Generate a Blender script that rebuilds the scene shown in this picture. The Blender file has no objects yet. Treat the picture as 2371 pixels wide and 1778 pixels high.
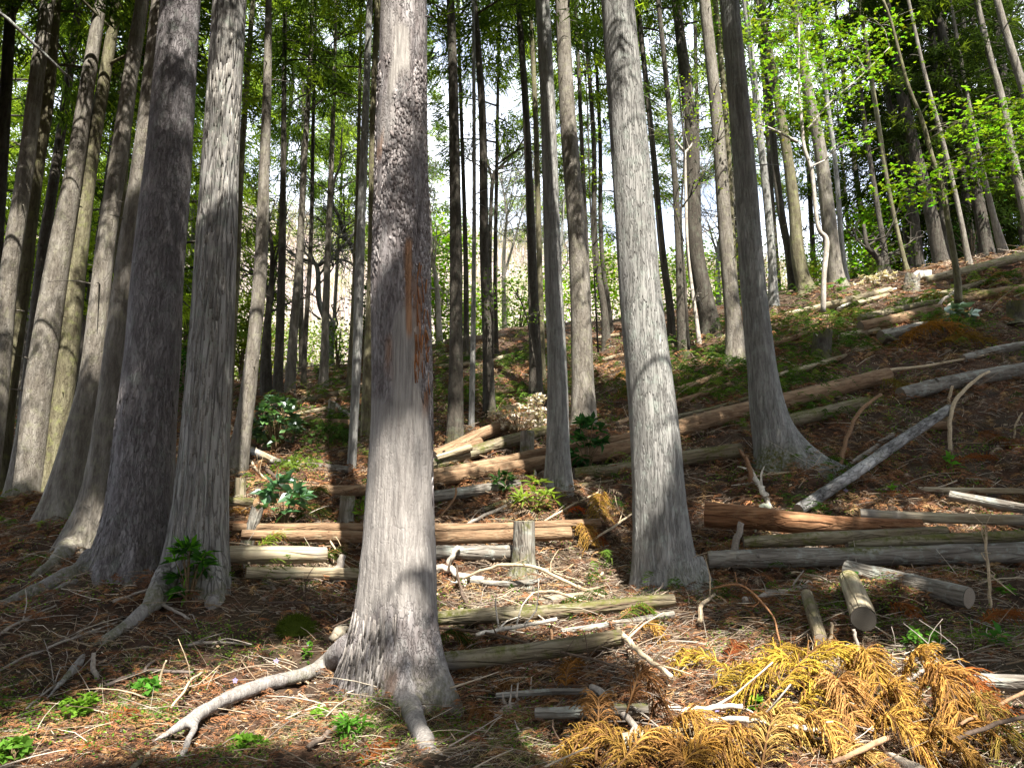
import bpy, math, random
import numpy as np
from mathutils import Vector

# ------------------------------------------------------------------ camera, sky, sun, exposure
sc = bpy.context.scene
COL = sc.collection
EYE = 1.5
PITCH = math.radians(10.0)
FPX, CX, CY = 1647.0, 1185.5, 889.0
cam_d = bpy.data.cameras.new('camera')
cam_d.sensor_width = 36.0
cam_d.lens = 36.0 * FPX / 2371.0
cam_d.clip_start = 0.05
cam_d.clip_end = 1500
cam = bpy.data.objects.new('camera', cam_d)
COL.objects.link(cam)
cam.location = (0, 0, EYE)
cam.rotation_euler = (math.radians(90) + PITCH, 0, 0)
sc.camera = cam

SUN_EL = math.radians(55)
SUN_AZ = math.radians(163)          # clockwise from the view direction (+Y): behind, a little to the right
SUN = np.array([math.sin(SUN_AZ) * math.cos(SUN_EL), math.cos(SUN_AZ) * math.cos(SUN_EL), math.sin(SUN_EL)])
sun_d = bpy.data.lights.new('sun', 'SUN')
sun_d.energy = 5.0
sun_d.angle = math.radians(0.5)
sun_d.color = (1.0, 0.95, 0.86)
sun = bpy.data.objects.new('sun', sun_d)
COL.objects.link(sun)
sun.rotation_euler = Vector(SUN).to_track_quat('Z', 'Y').to_euler()

world = bpy.data.worlds.new('World')
sc.world = world
world.use_nodes = True
nt = world.node_tree
nt.nodes.clear()
wo = nt.nodes.new('ShaderNodeOutputWorld')
bg = nt.nodes.new('ShaderNodeBackground')
sky = nt.nodes.new('ShaderNodeTexSky')
sky.sky_type = 'NISHITA'
sky.sun_disc = False
sky.sun_elevation = SUN_EL
sky.sun_rotation = SUN_AZ
sky.air_density = 1.0
sky.dust_density = 2.0
# thin veil of spring cloud over the whole sky
tc = nt.nodes.new('ShaderNodeTexCoord')
mp = nt.nodes.new('ShaderNodeMapping')
mp.inputs['Scale'].default_value = (2.2, 2.2, 4.0)
nz = nt.nodes.new('ShaderNodeTexNoise')
nz.inputs['Scale'].default_value = 1.6
nz.inputs['Detail'].default_value = 7
nz.inputs['Roughness'].default_value = 0.55
rp = nt.nodes.new('ShaderNodeValToRGB')
rp.color_ramp.elements[0].position = 0.38
rp.color_ramp.elements[0].color = (0.25, 0.25, 0.25, 1)
rp.color_ramp.elements[1].position = 0.62
rp.color_ramp.elements[1].color = (0.88, 0.88, 0.88, 1)
mx = nt.nodes.new('ShaderNodeMix')
mx.data_type = 'RGBA'
mx.inputs['B'].default_value = (9.5, 9.9, 10.8, 1)
nt.links.new(tc.outputs['Generated'], mp.inputs['Vector'])
nt.links.new(mp.outputs['Vector'], nz.inputs['Vector'])
nt.links.new(nz.outputs['Fac'], rp.inputs['Fac'])
nt.links.new(rp.outputs['Color'], mx.inputs['Factor'])
nt.links.new(sky.outputs['Color'], mx.inputs['A'])
nt.links.new(mx.outputs['Result'], bg.inputs['Color'])
bg.inputs['Strength'].default_value = 0.095
nt.links.new(bg.outputs['Background'], wo.inputs['Surface'])

sc.view_settings.view_transform = 'Standard'
sc.view_settings.look = 'None'
sc.view_settings.exposure = 1.9
sc.view_settings.gamma = 1.0
sc.view_settings.use_curve_mapping = False
sc.render.engine = 'CYCLES'
sc.cycles.use_denoising = True
sc.cycles.max_bounces = 6
sc.cycles.diffuse_bounces = 3
sc.cycles.transmission_bounces = 3
sc.cycles.sample_clamp_indirect = 8

# ------------------------------------------------------------------ maths helpers
rng = np.random.default_rng(11)
cp, sp = math.cos(PITCH), math.sin(PITCH)


def ray(px, py):
    u = (px - CX) / FPX
    v = (CY - py) / FPX
    return np.array([u, cp - v * sp, sp + v * cp])


def at(px, py, Y):
    """the point of the place that stands Y metres ahead and is seen at this picture point"""
    d = ray(px, py)
    t = Y / d[1]
    return np.array([d[0] * t, Y, EYE + d[2] * t])


def wid(px, py, w, Y):
    return w * (Y / ray(px, py)[1]) / FPX


def hash3(ix, iy, iz, s):
    h = (ix * 374761393 + iy * 668265263 + iz * 1274126177 + s * 974634777) & 0xFFFFFFFF
    h = ((h ^ (h >> 13)) * 1274126177) & 0xFFFFFFFF
    h = h ^ (h >> 16)
    return (h & 0xFFFF) / 65535.0


def vnoise(x, y, z, s=0):
    x, y, z = np.broadcast_arrays(np.asarray(x, float), np.asarray(y, float), np.asarray(z, float))
    fx, fy, fz = np.floor(x), np.floor(y), np.floor(z)
    ix, iy, iz = fx.astype(np.int64), fy.astype(np.int64), fz.astype(np.int64)
    tx, ty, tz = x - fx, y - fy, z - fz
    tx, ty, tz = [t * t * (3 - 2 * t) for t in (tx, ty, tz)]
    r = 0
    for a in (0, 1):
        for b in (0, 1):
            for c in (0, 1):
                w = (tx if a else 1 - tx) * (ty if b else 1 - ty) * (tz if c else 1 - tz)
                r = r + w * hash3(ix + a, iy + b, iz + c, s)
    return r * 2 - 1


def fbm(x, y, z, o=4, s=0):
    r, a, f = 0, 0.5, 1.0
    for i in range(o):
        r = r + a * vnoise(np.asarray(x) * f, np.asarray(y) * f, np.asarray(z) * f, s + i)
        a *= 0.5
        f *= 2.03
    return r


def unit(v):
    v = np.asarray(v, float)
    return v / np.maximum(np.linalg.norm(v, axis=-1, keepdims=True), 1e-9)


# ------------------------------------------------------------------ terrain
GP = [  # picture x, picture y, metres ahead
    (905, 1610, 5.4), (1545, 1365, 7.0), (300, 1315, 6.7), (455, 1345, 6.5), (200, 1270, 7.4), (1790, 1062, 9.6),
    (1290, 1140, 9.3), (1350, 985, 11.6), (1053, 1030, 11.0), (135, 1210, 9.0), (20, 1160, 10.5), (104, 1155, 10.6),
    (550, 1095, 10.4), (815, 1100, 10.2), (640, 935, 14.6), (748, 915, 15.6), (1133, 965, 12.6), (1405, 810, 17.0),
    (1645, 775, 16.2), (1704, 835, 13.8), (1791, 715, 17.4), (1938, 668, 18.2), (2219, 695, 15.5), (2371, 590, 18.5),
    (1079, 830, 17.0), (1185, 1778, 3.9), (0, 1778, 3.9), (2371, 1778, 3.8), (2371, 1385, 6.2), (2371, 1130, 8.6),
    (0, 1330, 6.6), (1880, 1450, 5.6), (1500, 1640, 4.6), (1450, 1480, 5.6), (1980, 900, 11.8), (-500, 1175, 10.5),
    (-500, 1700, 4.2), (2800, 1600, 4.0), (2850, 1000, 8.6), (2900, 560, 16.0), (1200, 757, 20.5), (640, 872, 21.5),
    (800, 858, 22.5)]
GW = []
for px, py, Y in GP:
    p = at(px, py, Y)
    GW.append(p)
for x, y, z in [(-20, 24, 4.6), (-10, 30, 5.3), (0, 30, 6.6), (10, 30, 8.2), (20, 30, 9.6), (-25, 12, 2.0), (25, 14, 6.6), (-30, 45, 5.4),
                (0, 45, 6.4), (30, 45, 9.2), (0, 0, 0.05), (-7, 0, -0.2), (8, 0, 0.4), (0, -8, -1.6), (-14, -8, -2.0), (14, -8, -0.4), (20, 2, 2.6), (-20, 2, 0.0)]:
    GW.append(np.array([x, y, z], float))
GW = np.array(GW)


def tps_k(r2):
    return 0.5 * r2 * np.log(r2 + 1e-9)


n_ = len(GW)
K = tps_k((GW[:, None, 0] - GW[None, :, 0]) ** 2 + (GW[:, None, 1] - GW[None, :, 1]) ** 2) + np.eye(n_) * 0.8
P_ = np.c_[np.ones(n_), GW[:, :2]]
A_ = np.block([[K, P_], [P_.T, np.zeros((3, 3))]])
SOL = np.linalg.solve(A_, np.r_[GW[:, 2], 0, 0, 0])


def H0(x, y):
    x, y = np.asarray(x, float), np.asarray(y, float)
    cxx, cyy = np.clip(x, -40, 40), np.clip(y, -14, 50)
    r = SOL[n_] + SOL[n_ + 1] * cxx + SOL[n_ + 2] * cyy
    for i in range(n_):
        r = r + SOL[i] * tps_k((cxx - GW[i, 0]) ** 2 + (cyy - GW[i, 1]) ** 2)
    return r


def H(x, y):
    x, y = np.asarray(x, float), np.asarray(y, float)
    return H0(x, y) + 0.09 * vnoise(x * 1.1, y * 1.1, 0, 3) + 0.075 * vnoise(x * 2.7, y * 2.7, 0, 4) + 0.035 * vnoise(x * 7, y * 7, 0, 5)


def hit(px, py, lift=0.0, smooth=True):
    d = ray(px, py)
    f = H0 if smooth else H
    ts = np.linspace(2.0, 40, 500) / d[1]
    z = EYE + d[2] * ts - f(d[0] * ts, d[1] * ts) - lift
    k = np.where(z < 0)[0]
    if len(k) == 0:
        i = int(np.argmin(z[:300]))
        t = ts[i]
    elif k[0] == 0:
        t = ts[0]
    else:
        i = k[0]
        t = ts[i - 1] + (ts[i] - ts[i - 1]) * z[i - 1] / (z[i - 1] - z[i])
    return np.array([d[0] * t, d[1] * t, EYE + d[2] * t])


# ------------------------------------------------------------------ mesh helpers
def mesh_from(name, V, T=None, Q=None, mat=None, col=None, smooth=False, attr='Col'):
    V = np.asarray(V, np.float32)
    me = bpy.data.meshes.new(name)
    nT = 0 if T is None else len(T)
    nQ = 0 if Q is None else len(Q)
    me.vertices.add(len(V))
    me.vertices.foreach_set('co', V.ravel())
    loops = []
    if nT:
        loops.append(np.asarray(T, np.int32).ravel())
    if nQ:
        loops.append(np.asarray(Q, np.int32).ravel())
    L = np.concatenate(loops)
    me.loops.add(len(L))
    me.loops.foreach_set('vertex_index', L)
    st = np.concatenate([np.arange(nT) * 3, nT * 3 + np.arange(nQ) * 4]).astype(np.int32)
    tot = np.concatenate([np.full(nT, 3), np.full(nQ, 4)]).astype(np.int32)
    me.polygons.add(nT + nQ)
    me.polygons.foreach_set('loop_start', st)
    me.polygons.foreach_set('loop_total', tot)
    if smooth:
        me.polygons.foreach_set('use_smooth', np.ones(nT + nQ, bool))
    if col is not None:
        c = np.asarray(col, np.float32)
        if c.ndim == 1:
            c = np.tile(c, (len(V), 1))
        if c.shape[1] == 3:
            c = np.c_[c, np.ones(len(c))]
        a = me.color_attributes.new(attr, 'FLOAT_COLOR', 'POINT')
        a.data.foreach_set('color', c.astype(np.float32).ravel())
    me.update(calc_edges=True)
    if mat is not None:
        me.materials.append(mat)
    return me


class MB:
    """collects pieces for one mesh"""

    def __init__(self):
        self.V, self.T, self.Q, self.C, self.n = [], [], [], [], 0

    def add(self, V, T=None, Q=None, C=None):
        V = np.asarray(V, float)
        self.V.append(V)
        if T is not None and len(T):
            self.T.append(np.asarray(T, np.int64) + self.n)
        if Q is not None and len(Q):
            self.Q.append(np.asarray(Q, np.int64) + self.n)
        if C is None:
            C = (1, 1, 1)
        C = np.asarray(C, float)
        if C.ndim == 1:
            C = np.tile(C, (len(V), 1))
        self.C.append(C[:, :3])
        self.n += len(V)
        return self

    def build(self, name, mat, parent=None, loc=None, smooth=False):
        V = np.concatenate(self.V)
        o3 = np.zeros(3) if loc is None else np.asarray(loc, float)
        me = mesh_from(name, V - o3, np.concatenate(self.T) if self.T else None, np.concatenate(self.Q) if self.Q else None, mat,
                       np.concatenate(self.C), smooth)
        o = bpy.data.objects.new(name, me)
        COL.objects.link(o)
        if parent is not None:
            o.parent = parent
        else:
            o.location = o3
        return o


def frames(P):
    P = np.asarray(P, float)
    T = np.gradient(P, axis=0)
    T = unit(T)
    a = np.array([0, 0, 1.0]) if abs(T[0][2]) < 0.9 else np.array([1.0, 0, 0])
    N = np.zeros_like(P)
    n = unit(a - T[0] * np.dot(a, T[0]))
    for i in range(len(P)):
        n = n - T[i] * np.dot(n, T[i])
        n = unit(n)
        N[i] = n
    return T, N, np.cross(T, N)


def tube(P, R, seg=6, capped=True, rough=0.0, seed=0, freq=8.0):
    P = np.asarray(P, float)
    R = np.broadcast_to(np.asarray(R, float), (len(P),))
    T, N, B = frames(P)
    th = np.arange(seg) / seg * 2 * math.pi
    D = N[:, None, :] * np.cos(th)[None, :, None] + B[:, None, :] * np.sin(th)[None, :, None]
    RR = np.tile(R[:, None], (1, seg))
    if rough:
        S = P[:, None, :] + D * R[:, None, None]
        RR = RR * (1 + rough * fbm(S[..., 0] * freq, S[..., 1] * freq, S[..., 2] * freq, 3, seed))
    V = (P[:, None, :] + D * RR[..., None]).reshape(-1, 3)
    i, j = np.meshgrid(np.arange(len(P) - 1), np.arange(seg), indexing='ij')
    a = i * seg + j
    b = i * seg + (j + 1) % seg
    Q = np.stack([a, b, b + seg, a + seg], -1).reshape(-1, 4)
    Tt = []
    if capped:
        V = np.vstack([V, P[0], P[-1]])
        c0, c1 = len(V) - 2, len(V) - 1
        o = (len(P) - 1) * seg
        for k in range(seg):
            Tt.append((c0, (k + 1) % seg, k))
            Tt.append((c1, o + k, o + (k + 1) % seg))
    return V, (np.array(Tt) if capped else None), Q


def smooth_path(P, n=16):
    """Catmull-Rom through the points"""
    P = np.asarray(P, float)
    if len(P) == 2:
        t = np.linspace(0, 1, n)[:, None]
        return P[0] * (1 - t) + P[1] * t
    E = np.vstack([2 * P[0] - P[1], P, 2 * P[-1] - P[-2]])
    out = []
    s = len(P) - 1
    for t in np.linspace(0, s, n):
        i = min(int(t), s - 1)
        u = t - i
        a, b, c, d = E[i], E[i + 1], E[i + 2], E[i + 3]
        out.append(0.5 * (2 * b + (c - a) * u + (2 * a - 5 * b + 4 * c - d) * u * u + (3 * b - 3 * c + d - a) * u ** 3))
    return np.array(out)


def tag(o, label=None, cat=None, group=None, kind=None):
    if label:
        o['label'] = label
    if cat:
        o['category'] = cat
    if group:
        o['group'] = group
    if kind:
        o['kind'] = kind
    return o


def empty(name, loc, label, cat, group=None):
    o = bpy.data.objects.new(name, None)
    o.empty_display_size = 0.2
    COL.objects.link(o)
    o.location = [float(v) for v in loc]
    return tag(o, label, cat, group)


def voxel_union(V, T, Q, size, iters):
    """one skin over overlapping closed pieces, with soft junctions"""
    ob = bpy.data.objects.new('union', mesh_from('union', V, T, Q))
    COL.objects.link(ob)
    m = ob.modifiers.new('r', 'REMESH')
    m.mode = 'VOXEL'
    m.voxel_size = size
    m = ob.modifiers.new('s', 'SMOOTH')
    m.factor = 0.5
    m.iterations = iters
    dg = bpy.context.evaluated_depsgraph_get()
    me = bpy.data.meshes.new_from_object(ob.evaluated_get(dg))
    n = len(me.vertices)
    co = np.empty(n * 3, np.float32)
    me.vertices.foreach_get('co', co)
    no = np.empty(n * 3, np.float32)
    me.vertices.foreach_get('normal', no)
    li = np.empty(len(me.loops), np.int32)
    me.loops.foreach_get('vertex_index', li)
    old = ob.data
    bpy.data.objects.remove(ob)
    bpy.data.meshes.remove(old)
    bpy.data.meshes.remove(me)
    return co.reshape(-1, 3).astype(float), no.reshape(-1, 3).astype(float), li.reshape(-1, 4)


# vectorised leaf blades: base P, direction D, face normal N, length L, half width W -> 4 triangles each
def blades(P, D, N, L, W, fold=0.15, droop=0.0):
    n = len(P)
    D = unit(D)
    S = unit(np.cross(D, N))
    N = unit(np.cross(S, D))
    L = np.broadcast_to(L, (n,))[:, None]
    W = np.broadcast_to(W, (n,))[:, None]
    mid = P + D * L * 0.48
    tip = P + D * L - N * L * droop
    a = mid + S * W + N * W * fold
    b = mid - S * W + N * W * fold
    V = np.stack([P, a, b, tip, mid - N * L * droop * 0.2], 1).reshape(-1, 3)
    k = np.arange(n)[:, None] * 5
    T = np.concatenate([k + [0, 1, 4], k + [0, 4, 2], k + [1, 3, 4], k + [4, 3, 2]], 0)
    return V, T, 5


# vectorised narrow strands (one triangle each)
def slivers(P, D, L, W):
    n = len(P)
    D = unit(D)
    S = unit(np.cross(D, unit(rng.normal(size=(n, 3)))))
    L = np.broadcast_to(L, (n,))[:, None]
    W = np.broadcast_to(W, (n,))[:, None]
    V = np.stack([P - S * W * 0.5, P + S * W * 0.5, P + D * L], 1).reshape(-1, 3)
    T = np.arange(n * 3).reshape(-1, 3)
    return V, T


# vectorised curved ribbons: quadratic path P0,P1,P2 and width, two or three segments
def ribbons(P0, P1, P2, W, seg=2, taper=0.3):
    n = len(P0)
    ts = np.linspace(0, 1, seg + 1)
    S = unit(np.cross(P2 - P0 + 1e-6, unit(rng.normal(size=(n, 3)))))
    W = np.broadcast_to(W, (n,))[:, None]
    V = []
    for t in ts:
        p = P0 * (1 - t) ** 2 + 2 * P1 * t * (1 - t) + P2 * t * t
        w = W * (1 - (1 - taper) * t) * 0.5
        V += [p - S * w, p + S * w]
    m = 2 * (seg + 1)
    V = np.stack(V, 1).reshape(-1, 3)
    k = np.arange(n)[:, None] * m
    Q = np.concatenate([k + [2 * i, 2 * i + 1, 2 * i + 3, 2 * i + 2] for i in range(seg)], 0)
    return V, Q, m


# vectorised three-sided twigs along a quadratic path
def twigs(P0, P1, P2, R, seg=2, taper=0.4):
    n = len(P0)
    A = unit(P2 - P0)
    S = unit(np.cross(A, unit(rng.normal(size=(n, 3)))))
    B = np.cross(A, S)
    R = np.broadcast_to(R, (n,))[:, None]
    V = []
    for i in range(seg + 1):
        t = i / seg
        p = P0 * (1 - t) ** 2 + 2 * P1 * t * (1 - t) + P2 * t * t
        r = R * (1 - (1 - taper) * t)
        for k in range(3):
            a = k * 2 * math.pi / 3
            V.append(p + (S * math.cos(a) + B * math.sin(a)) * r)
    m = 3 * (seg + 1)
    V = np.stack(V, 1).reshape(-1, 3)
    k = np.arange(n)[:, None] * m
    Q = np.concatenate([k + [3 * i + j, 3 * i + (j + 1) % 3, 3 * i + 3 + (j + 1) % 3, 3 * i + 3 + j] for i in range(seg) for j in range(3)], 0)
    return V, Q, m


# ------------------------------------------------------------------ materials
def new_mat(name):
    m = bpy.data.materials.new(name)
    m.use_nodes = True
    t = m.node_tree
    t.nodes.clear()
    out = t.nodes.new('ShaderNodeOutputMaterial')
    return m, t, out


def N(t, kind, **kw):
    n = t.nodes.new(kind)
    for k, v in kw.items():
        if k in n.inputs.keys():
            n.inputs[k].default_value = v
        else:
            setattr(n, k, v)
    return n


def mixc(t, fac, a, b, mode='MIX'):
    m = t.nodes.new('ShaderNodeMix')
    m.data_type = 'RGBA'
    m.blend_type = mode
    for s, v in (('Factor', fac), ('A', a), ('B', b)):
        if hasattr(v, 'links'):
            t.links.new(v, m.inputs[s])
        elif s == 'Factor':
            m.inputs[s].default_value = v
        else:
            m.inputs[s].default_value = (*v, 1)
    return m.outputs['Result']


def ramp(t, src, p0, p1, c0=(0, 0, 0), c1=(1, 1, 1)):
    r = t.nodes.new('ShaderNodeValToRGB')
    e = r.color_ramp.elements
    e[0].position, e[1].position = p0, p1
    e[0].color, e[1].color = (*c0, 1), (*c1, 1)
    t.links.new(src, r.inputs['Fac'])
    return r.outputs['Color']


def coords(t, scale):
    tcn = t.nodes.new('ShaderNodeTexCoord')
    m = t.nodes.new('ShaderNodeMapping')
    m.inputs['Scale'].default_value = scale
    t.links.new(tcn.outputs['Object'], m.inputs['Vector'])
    return m.outputs['Vector']


def noise(t, vec, scale, detail=5, rough=0.6):
    n = N(t, 'ShaderNodeTexNoise', Scale=scale, Detail=detail, Roughness=rough)
    t.links.new(vec, n.inputs['Vector'])
    return n.outputs['Fac']


def bark_mat(name, base, dark, light, lichen=(0.30, 0.34, 0.28), lich=0.5, grain=34.0, vs=0.14, bump=0.6, plate=14.0, crack=0.7, rough=0.9, axis='Z'):
    """stringy conifer bark: long vertical fibres, cracks, lichen; mask attribute: R bare wood, G torn red wood, B moss"""
    m, t, out = new_mat(name)
    sc3 = (1, 1, vs)
    v = coords(t, sc3)
    v1 = coords(t, (1, 1, 1))
    n1 = noise(t, v, grain, 6, 0.65)
    n2 = noise(t, v1, 2.3, 4, 0.6)
    n3 = noise(t, v, grain * 0.3, 4, 0.6)
    vo = N(t, 'ShaderNodeTexVoronoi', feature='DISTANCE_TO_EDGE', Scale=plate)
    # wobble the plate borders
    wob = t.nodes.new('ShaderNodeVectorMath')
    wob.operation = 'ADD'
    nn = N(t, 'ShaderNodeTexNoise', Scale=plate * 1.2, Detail=3)
    t.links.new(v, nn.inputs['Vector'])
    sca = t.nodes.new('ShaderNodeVectorMath')
    sca.operation = 'SCALE'
    sca.inputs['Scale'].default_value = 0.09
    t.links.new(nn.outputs['Color'], sca.inputs[0])
    t.links.new(v, wob.inputs[0])
    t.links.new(sca.outputs[0], wob.inputs[1])
    t.links.new(wob.outputs[0], vo.inputs['Vector'])
    at_ = N(t, 'ShaderNodeAttribute', attribute_name='Col')
    sp_ = t.nodes.new('ShaderNodeSeparateColor')
    t.links.new(at_.outputs['Color'], sp_.inputs['Color'])
    cr = mixc(t, sp_.outputs['Red'], ramp(t, vo.outputs['Distance'], 0.0, 0.12), (0.9, 0.9, 0.9))
    c = mixc(t, ramp(t, n1, 0.34, 0.68), dark, base)
    c = mixc(t, ramp(t, n3, 0.45, 0.72), c, light)
    crm = t.nodes.new('ShaderNodeMath')
    crm.operation = 'MULTIPLY_ADD'
    crm.inputs[1].default_value = -crack
    crm.inputs[2].default_value = crack
    t.links.new(cr, crm.inputs[0])
    c = mixc(t, crm.outputs[0], c, tuple(x * 0.75 for x in dark))  # crack colour stands for dirt and for the shade inside the cracks
    lm = ramp(t, noise(t, v1, 9.0, 5, 0.7), 0.52, 0.66)
    lm2 = t.nodes.new('ShaderNodeMath')
    lm2.operation = 'MULTIPLY'
    t.links.new(lm, lm2.inputs[0])
    lm2.inputs[1].default_value = lich
    c = mixc(t, lm2.outputs[0], c, lichen)
    c = mixc(t, ramp(t, n2, 0.3, 0.75), mixc(t, 1.0, c, (0.78, 0.76, 0.78), 'MULTIPLY'), c)
    woodn = noise(t, coords(t, (1, 1, 0.05)), 60, 4, 0.6)
    wood = mixc(t, ramp(t, woodn, 0.35, 0.65), (0.165, 0.15, 0.138), (0.32, 0.298, 0.275))
    c = mixc(t, sp_.outputs['Red'], c, wood)
    redc = mixc(t, ramp(t, woodn, 0.35, 0.65), (0.17, 0.08, 0.04), (0.37, 0.215, 0.125))
    c = mixc(t, sp_.outputs['Green'], c, redc)
    mossn = ramp(t, noise(t, v1, 26, 5, 0.7), 0.36, 0.6)
    mm = t.nodes.new('ShaderNodeMath')
    mm.operation = 'MULTIPLY'
    t.links.new(mossn, mm.inputs[0])
    t.links.new(sp_.outputs['Blue'], mm.inputs[1])
    c = mixc(t, mm.outputs[0], c, (0.085, 0.088, 0.018))
    hsum = t.nodes.new('ShaderNodeMath')
    hsum.operation = 'MULTIPLY_ADD'
    hsum.inputs[1].default_value = 0.8
    t.links.new(n1, hsum.inputs[0])
    t.links.new(cr, hsum.inputs[2])
    bp = N(t, 'ShaderNodeBump', Strength=bump, Distance=0.02)
    t.links.new(hsum.outputs[0], bp.inputs['Height'])
    b = N(t, 'ShaderNodeBsdfPrincipled', Roughness=rough)
    b.inputs['Specular IOR Level'].default_value = 0.2
    t.links.new(c, b.inputs['Base Color'])
    t.links.new(bp.outputs['Normal'], b.inputs['Normal'])
    t.links.new(b.outputs['BSDF'], out.inputs['Surface'])
    return m


def leaf_mat(name, trans=0.4, gloss=0.0, var=0.25):
    m, t, out = new_mat(name)
    a = N(t, 'ShaderNodeAttribute', attribute_name='Col')
    d = N(t, 'ShaderNodeBsdfDiffuse')
    tr = N(t, 'ShaderNodeBsdfTranslucent')
    t.links.new(a.outputs['Color'], d.inputs['Color'])
    tcol = mixc(t, 1.0, a.outputs['Color'], (1.5, 1.5, 0.75), 'MULTIPLY')
    t.links.new(tcol, tr.inputs['Color'])
    ms = N(t, 'ShaderNodeMixShader', Fac=trans)
    t.links.new(d.outputs[0], ms.inputs[1])
    t.links.new(tr.outputs[0], ms.inputs[2])
    last = ms.outputs[0]
    if gloss:
        g = N(t, 'ShaderNodeBsdfGlossy', Roughness=0.28)
        g.inputs['Color'].default_value = (0.9, 0.95, 1, 1)
        m2 = N(t, 'ShaderNodeMixShader', Fac=gloss)
        t.links.new(last, m2.inputs[1])
        t.links.new(g.outputs[0], m2.inputs[2])
        last = m2.outputs[0]
    t.links.new(last, out.inputs['Surface'])
    return m


def col_mat(name, rough=0.9, nscale=40.0, namt=0.35, bump=0.3, stretch=(1, 1, 1)):
    """per-piece colour attribute with grain"""
    m, t, out = new_mat(name)
    a = N(t, 'ShaderNodeAttribute', attribute_name='Col')
    v = coords(t, stretch)
    n = noise(t, v, nscale, 5, 0.65)
    c = mixc(t, namt, a.outputs['Color'], mixc(t, 1.0, a.outputs['Color'], ramp(t, n, 0.3, 0.7, (0.25, 0.25, 0.25), (1.5, 1.5, 1.5)), 'MULTIPLY'))
    b = N(t, 'ShaderNodeBsdfPrincipled', Roughness=rough)
    b.inputs['Specular IOR Level'].default_value = 0.2
    t.links.new(c, b.inputs['Base Color'])
    if bump:
        bp = N(t, 'ShaderNodeBump', Strength=bump, Distance=0.01)
        t.links.new(n, bp.inputs['Height'])
        t.links.new(bp.outputs['Normal'], b.inputs['Normal'])
    t.links.new(b.outputs['BSDF'], out.inputs['Surface'])
    return m


M = {}
M['bark_grey'] = bark_mat('bark_grey', (0.30, 0.298, 0.275), (0.15, 0.146, 0.133), (0.385, 0.38, 0.355), (0.33, 0.38, 0.33), 0.45, 42, 0.10, 0.75, 26, 0.35)
M['bark_root'] = bark_mat('bark_root', (0.25, 0.225, 0.205), (0.11, 0.095, 0.085), (0.36, 0.335, 0.31), (0.33, 0.35, 0.30), 0.3, 46, 1.0, 0.5, 22, 0.15)
M['bark_flaky'] = bark_mat('bark_flaky', (0.27, 0.245, 0.24), (0.115, 0.095, 0.09), (0.37, 0.35, 0.345), (0.36, 0.38, 0.36), 0.3, 44, 0.22, 0.75, 30, 0.55)
M['bark_violet'] = bark_mat('bark_violet', (0.225, 0.208, 0.208), (0.12, 0.107, 0.106), (0.30, 0.285, 0.285), (0.24, 0.28, 0.24), 0.4, 50, 0.22, 0.8, 30, 0.4)
M['bark_shaggy'] = bark_mat('bark_shaggy', (0.30, 0.29, 0.27), (0.14, 0.13, 0.117), (0.40, 0.39, 0.365), (0.27, 0.31, 0.25), 0.5, 34, 0.09, 1.0, 15, 0.65)
M['bark_pale'] = bark_mat('bark_pale', (0.20, 0.18, 0.15), (0.095, 0.082, 0.064), (0.29, 0.27, 0.23), (0.25, 0.25, 0.16), 0.4, 36, 0.2, 0.5, 24, 0.3)
M['bark_moss'] = bark_mat('bark_moss', (0.165, 0.15, 0.095), (0.075, 0.063, 0.037), (0.24, 0.225, 0.14), (0.19, 0.20, 0.08), 0.7, 36, 0.2, 0.5, 24, 0.3)
M['bark_dark'] = bark_mat('bark_dark', (0.085, 0.074, 0.058), (0.038, 0.032, 0.025), (0.12, 0.108, 0.088), (0.11, 0.125, 0.09), 0.5, 36, 0.2, 0.5, 24, 0.4)  # dark bark, darkened further for the shade on the backlit stems
M['bark_birch'] = bark_mat('bark_birch', (0.50, 0.46, 0.40), (0.27, 0.24, 0.20), (0.60, 0.56, 0.50), (0.5, 0.5, 0.4), 0.3, 30, 0.6, 0.3, 30, 0.2)
M['log_brown'] = bark_mat('log_brown', (0.28, 0.18, 0.105), (0.135, 0.08, 0.043), (0.38, 0.26, 0.155), (0.30, 0.26, 0.17), 0.35, 34, 0.12, 0.6, 16, 0.35)
M['log_orange'] = bark_mat('log_orange', (0.33, 0.165, 0.075), (0.15, 0.065, 0.03), (0.42, 0.235, 0.12), (0.30, 0.2, 0.12), 0.3, 30, 0.10, 0.9, 13, 0.5)
M['log_grey'] = bark_mat('log_grey', (0.25, 0.225, 0.19), (0.115, 0.10, 0.08), (0.35, 0.33, 0.28), (0.36, 0.40, 0.36), 0.6, 30, 0.12, 0.7, 15, 0.4)
M['log_pale'] = bark_mat('log_pale', (0.44, 0.37, 0.25), (0.22, 0.17, 0.10), (0.54, 0.47, 0.34), (0.40, 0.40, 0.26), 0.4, 34, 0.06, 0.6, 12, 0.45)
M['log_mossy'] = bark_mat('log_mossy', (0.24, 0.20, 0.13), (0.11, 0.085, 0.05), (0.30, 0.27, 0.19), (0.10, 0.105, 0.025), 0.9, 30, 0.12, 0.7, 14, 0.4)
M['pole'] = bark_mat('lichen_pole', (0.34, 0.335, 0.32), (0.05, 0.045, 0.04), (0.50, 0.49, 0.47), (0.20, 0.20, 0.15), 0.6, 16, 0.4, 0.8, 14, 0.3)
M['leaf'] = leaf_mat('conifer_foliage', 0.45)
M['leaf_broad'] = leaf_mat('broad_leaf', 0.45)
M['leaf_gloss'] = leaf_mat('glossy_leaf', 0.2, 0.16)
M['dry'] = leaf_mat('dry_foliage', 0.22)
M['litter'] = col_mat('litter', 0.95, 60, 0.3, 0.0)
M['wood'] = col_mat('dead_wood', 0.85, 50, 0.5, 0.4)


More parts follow.
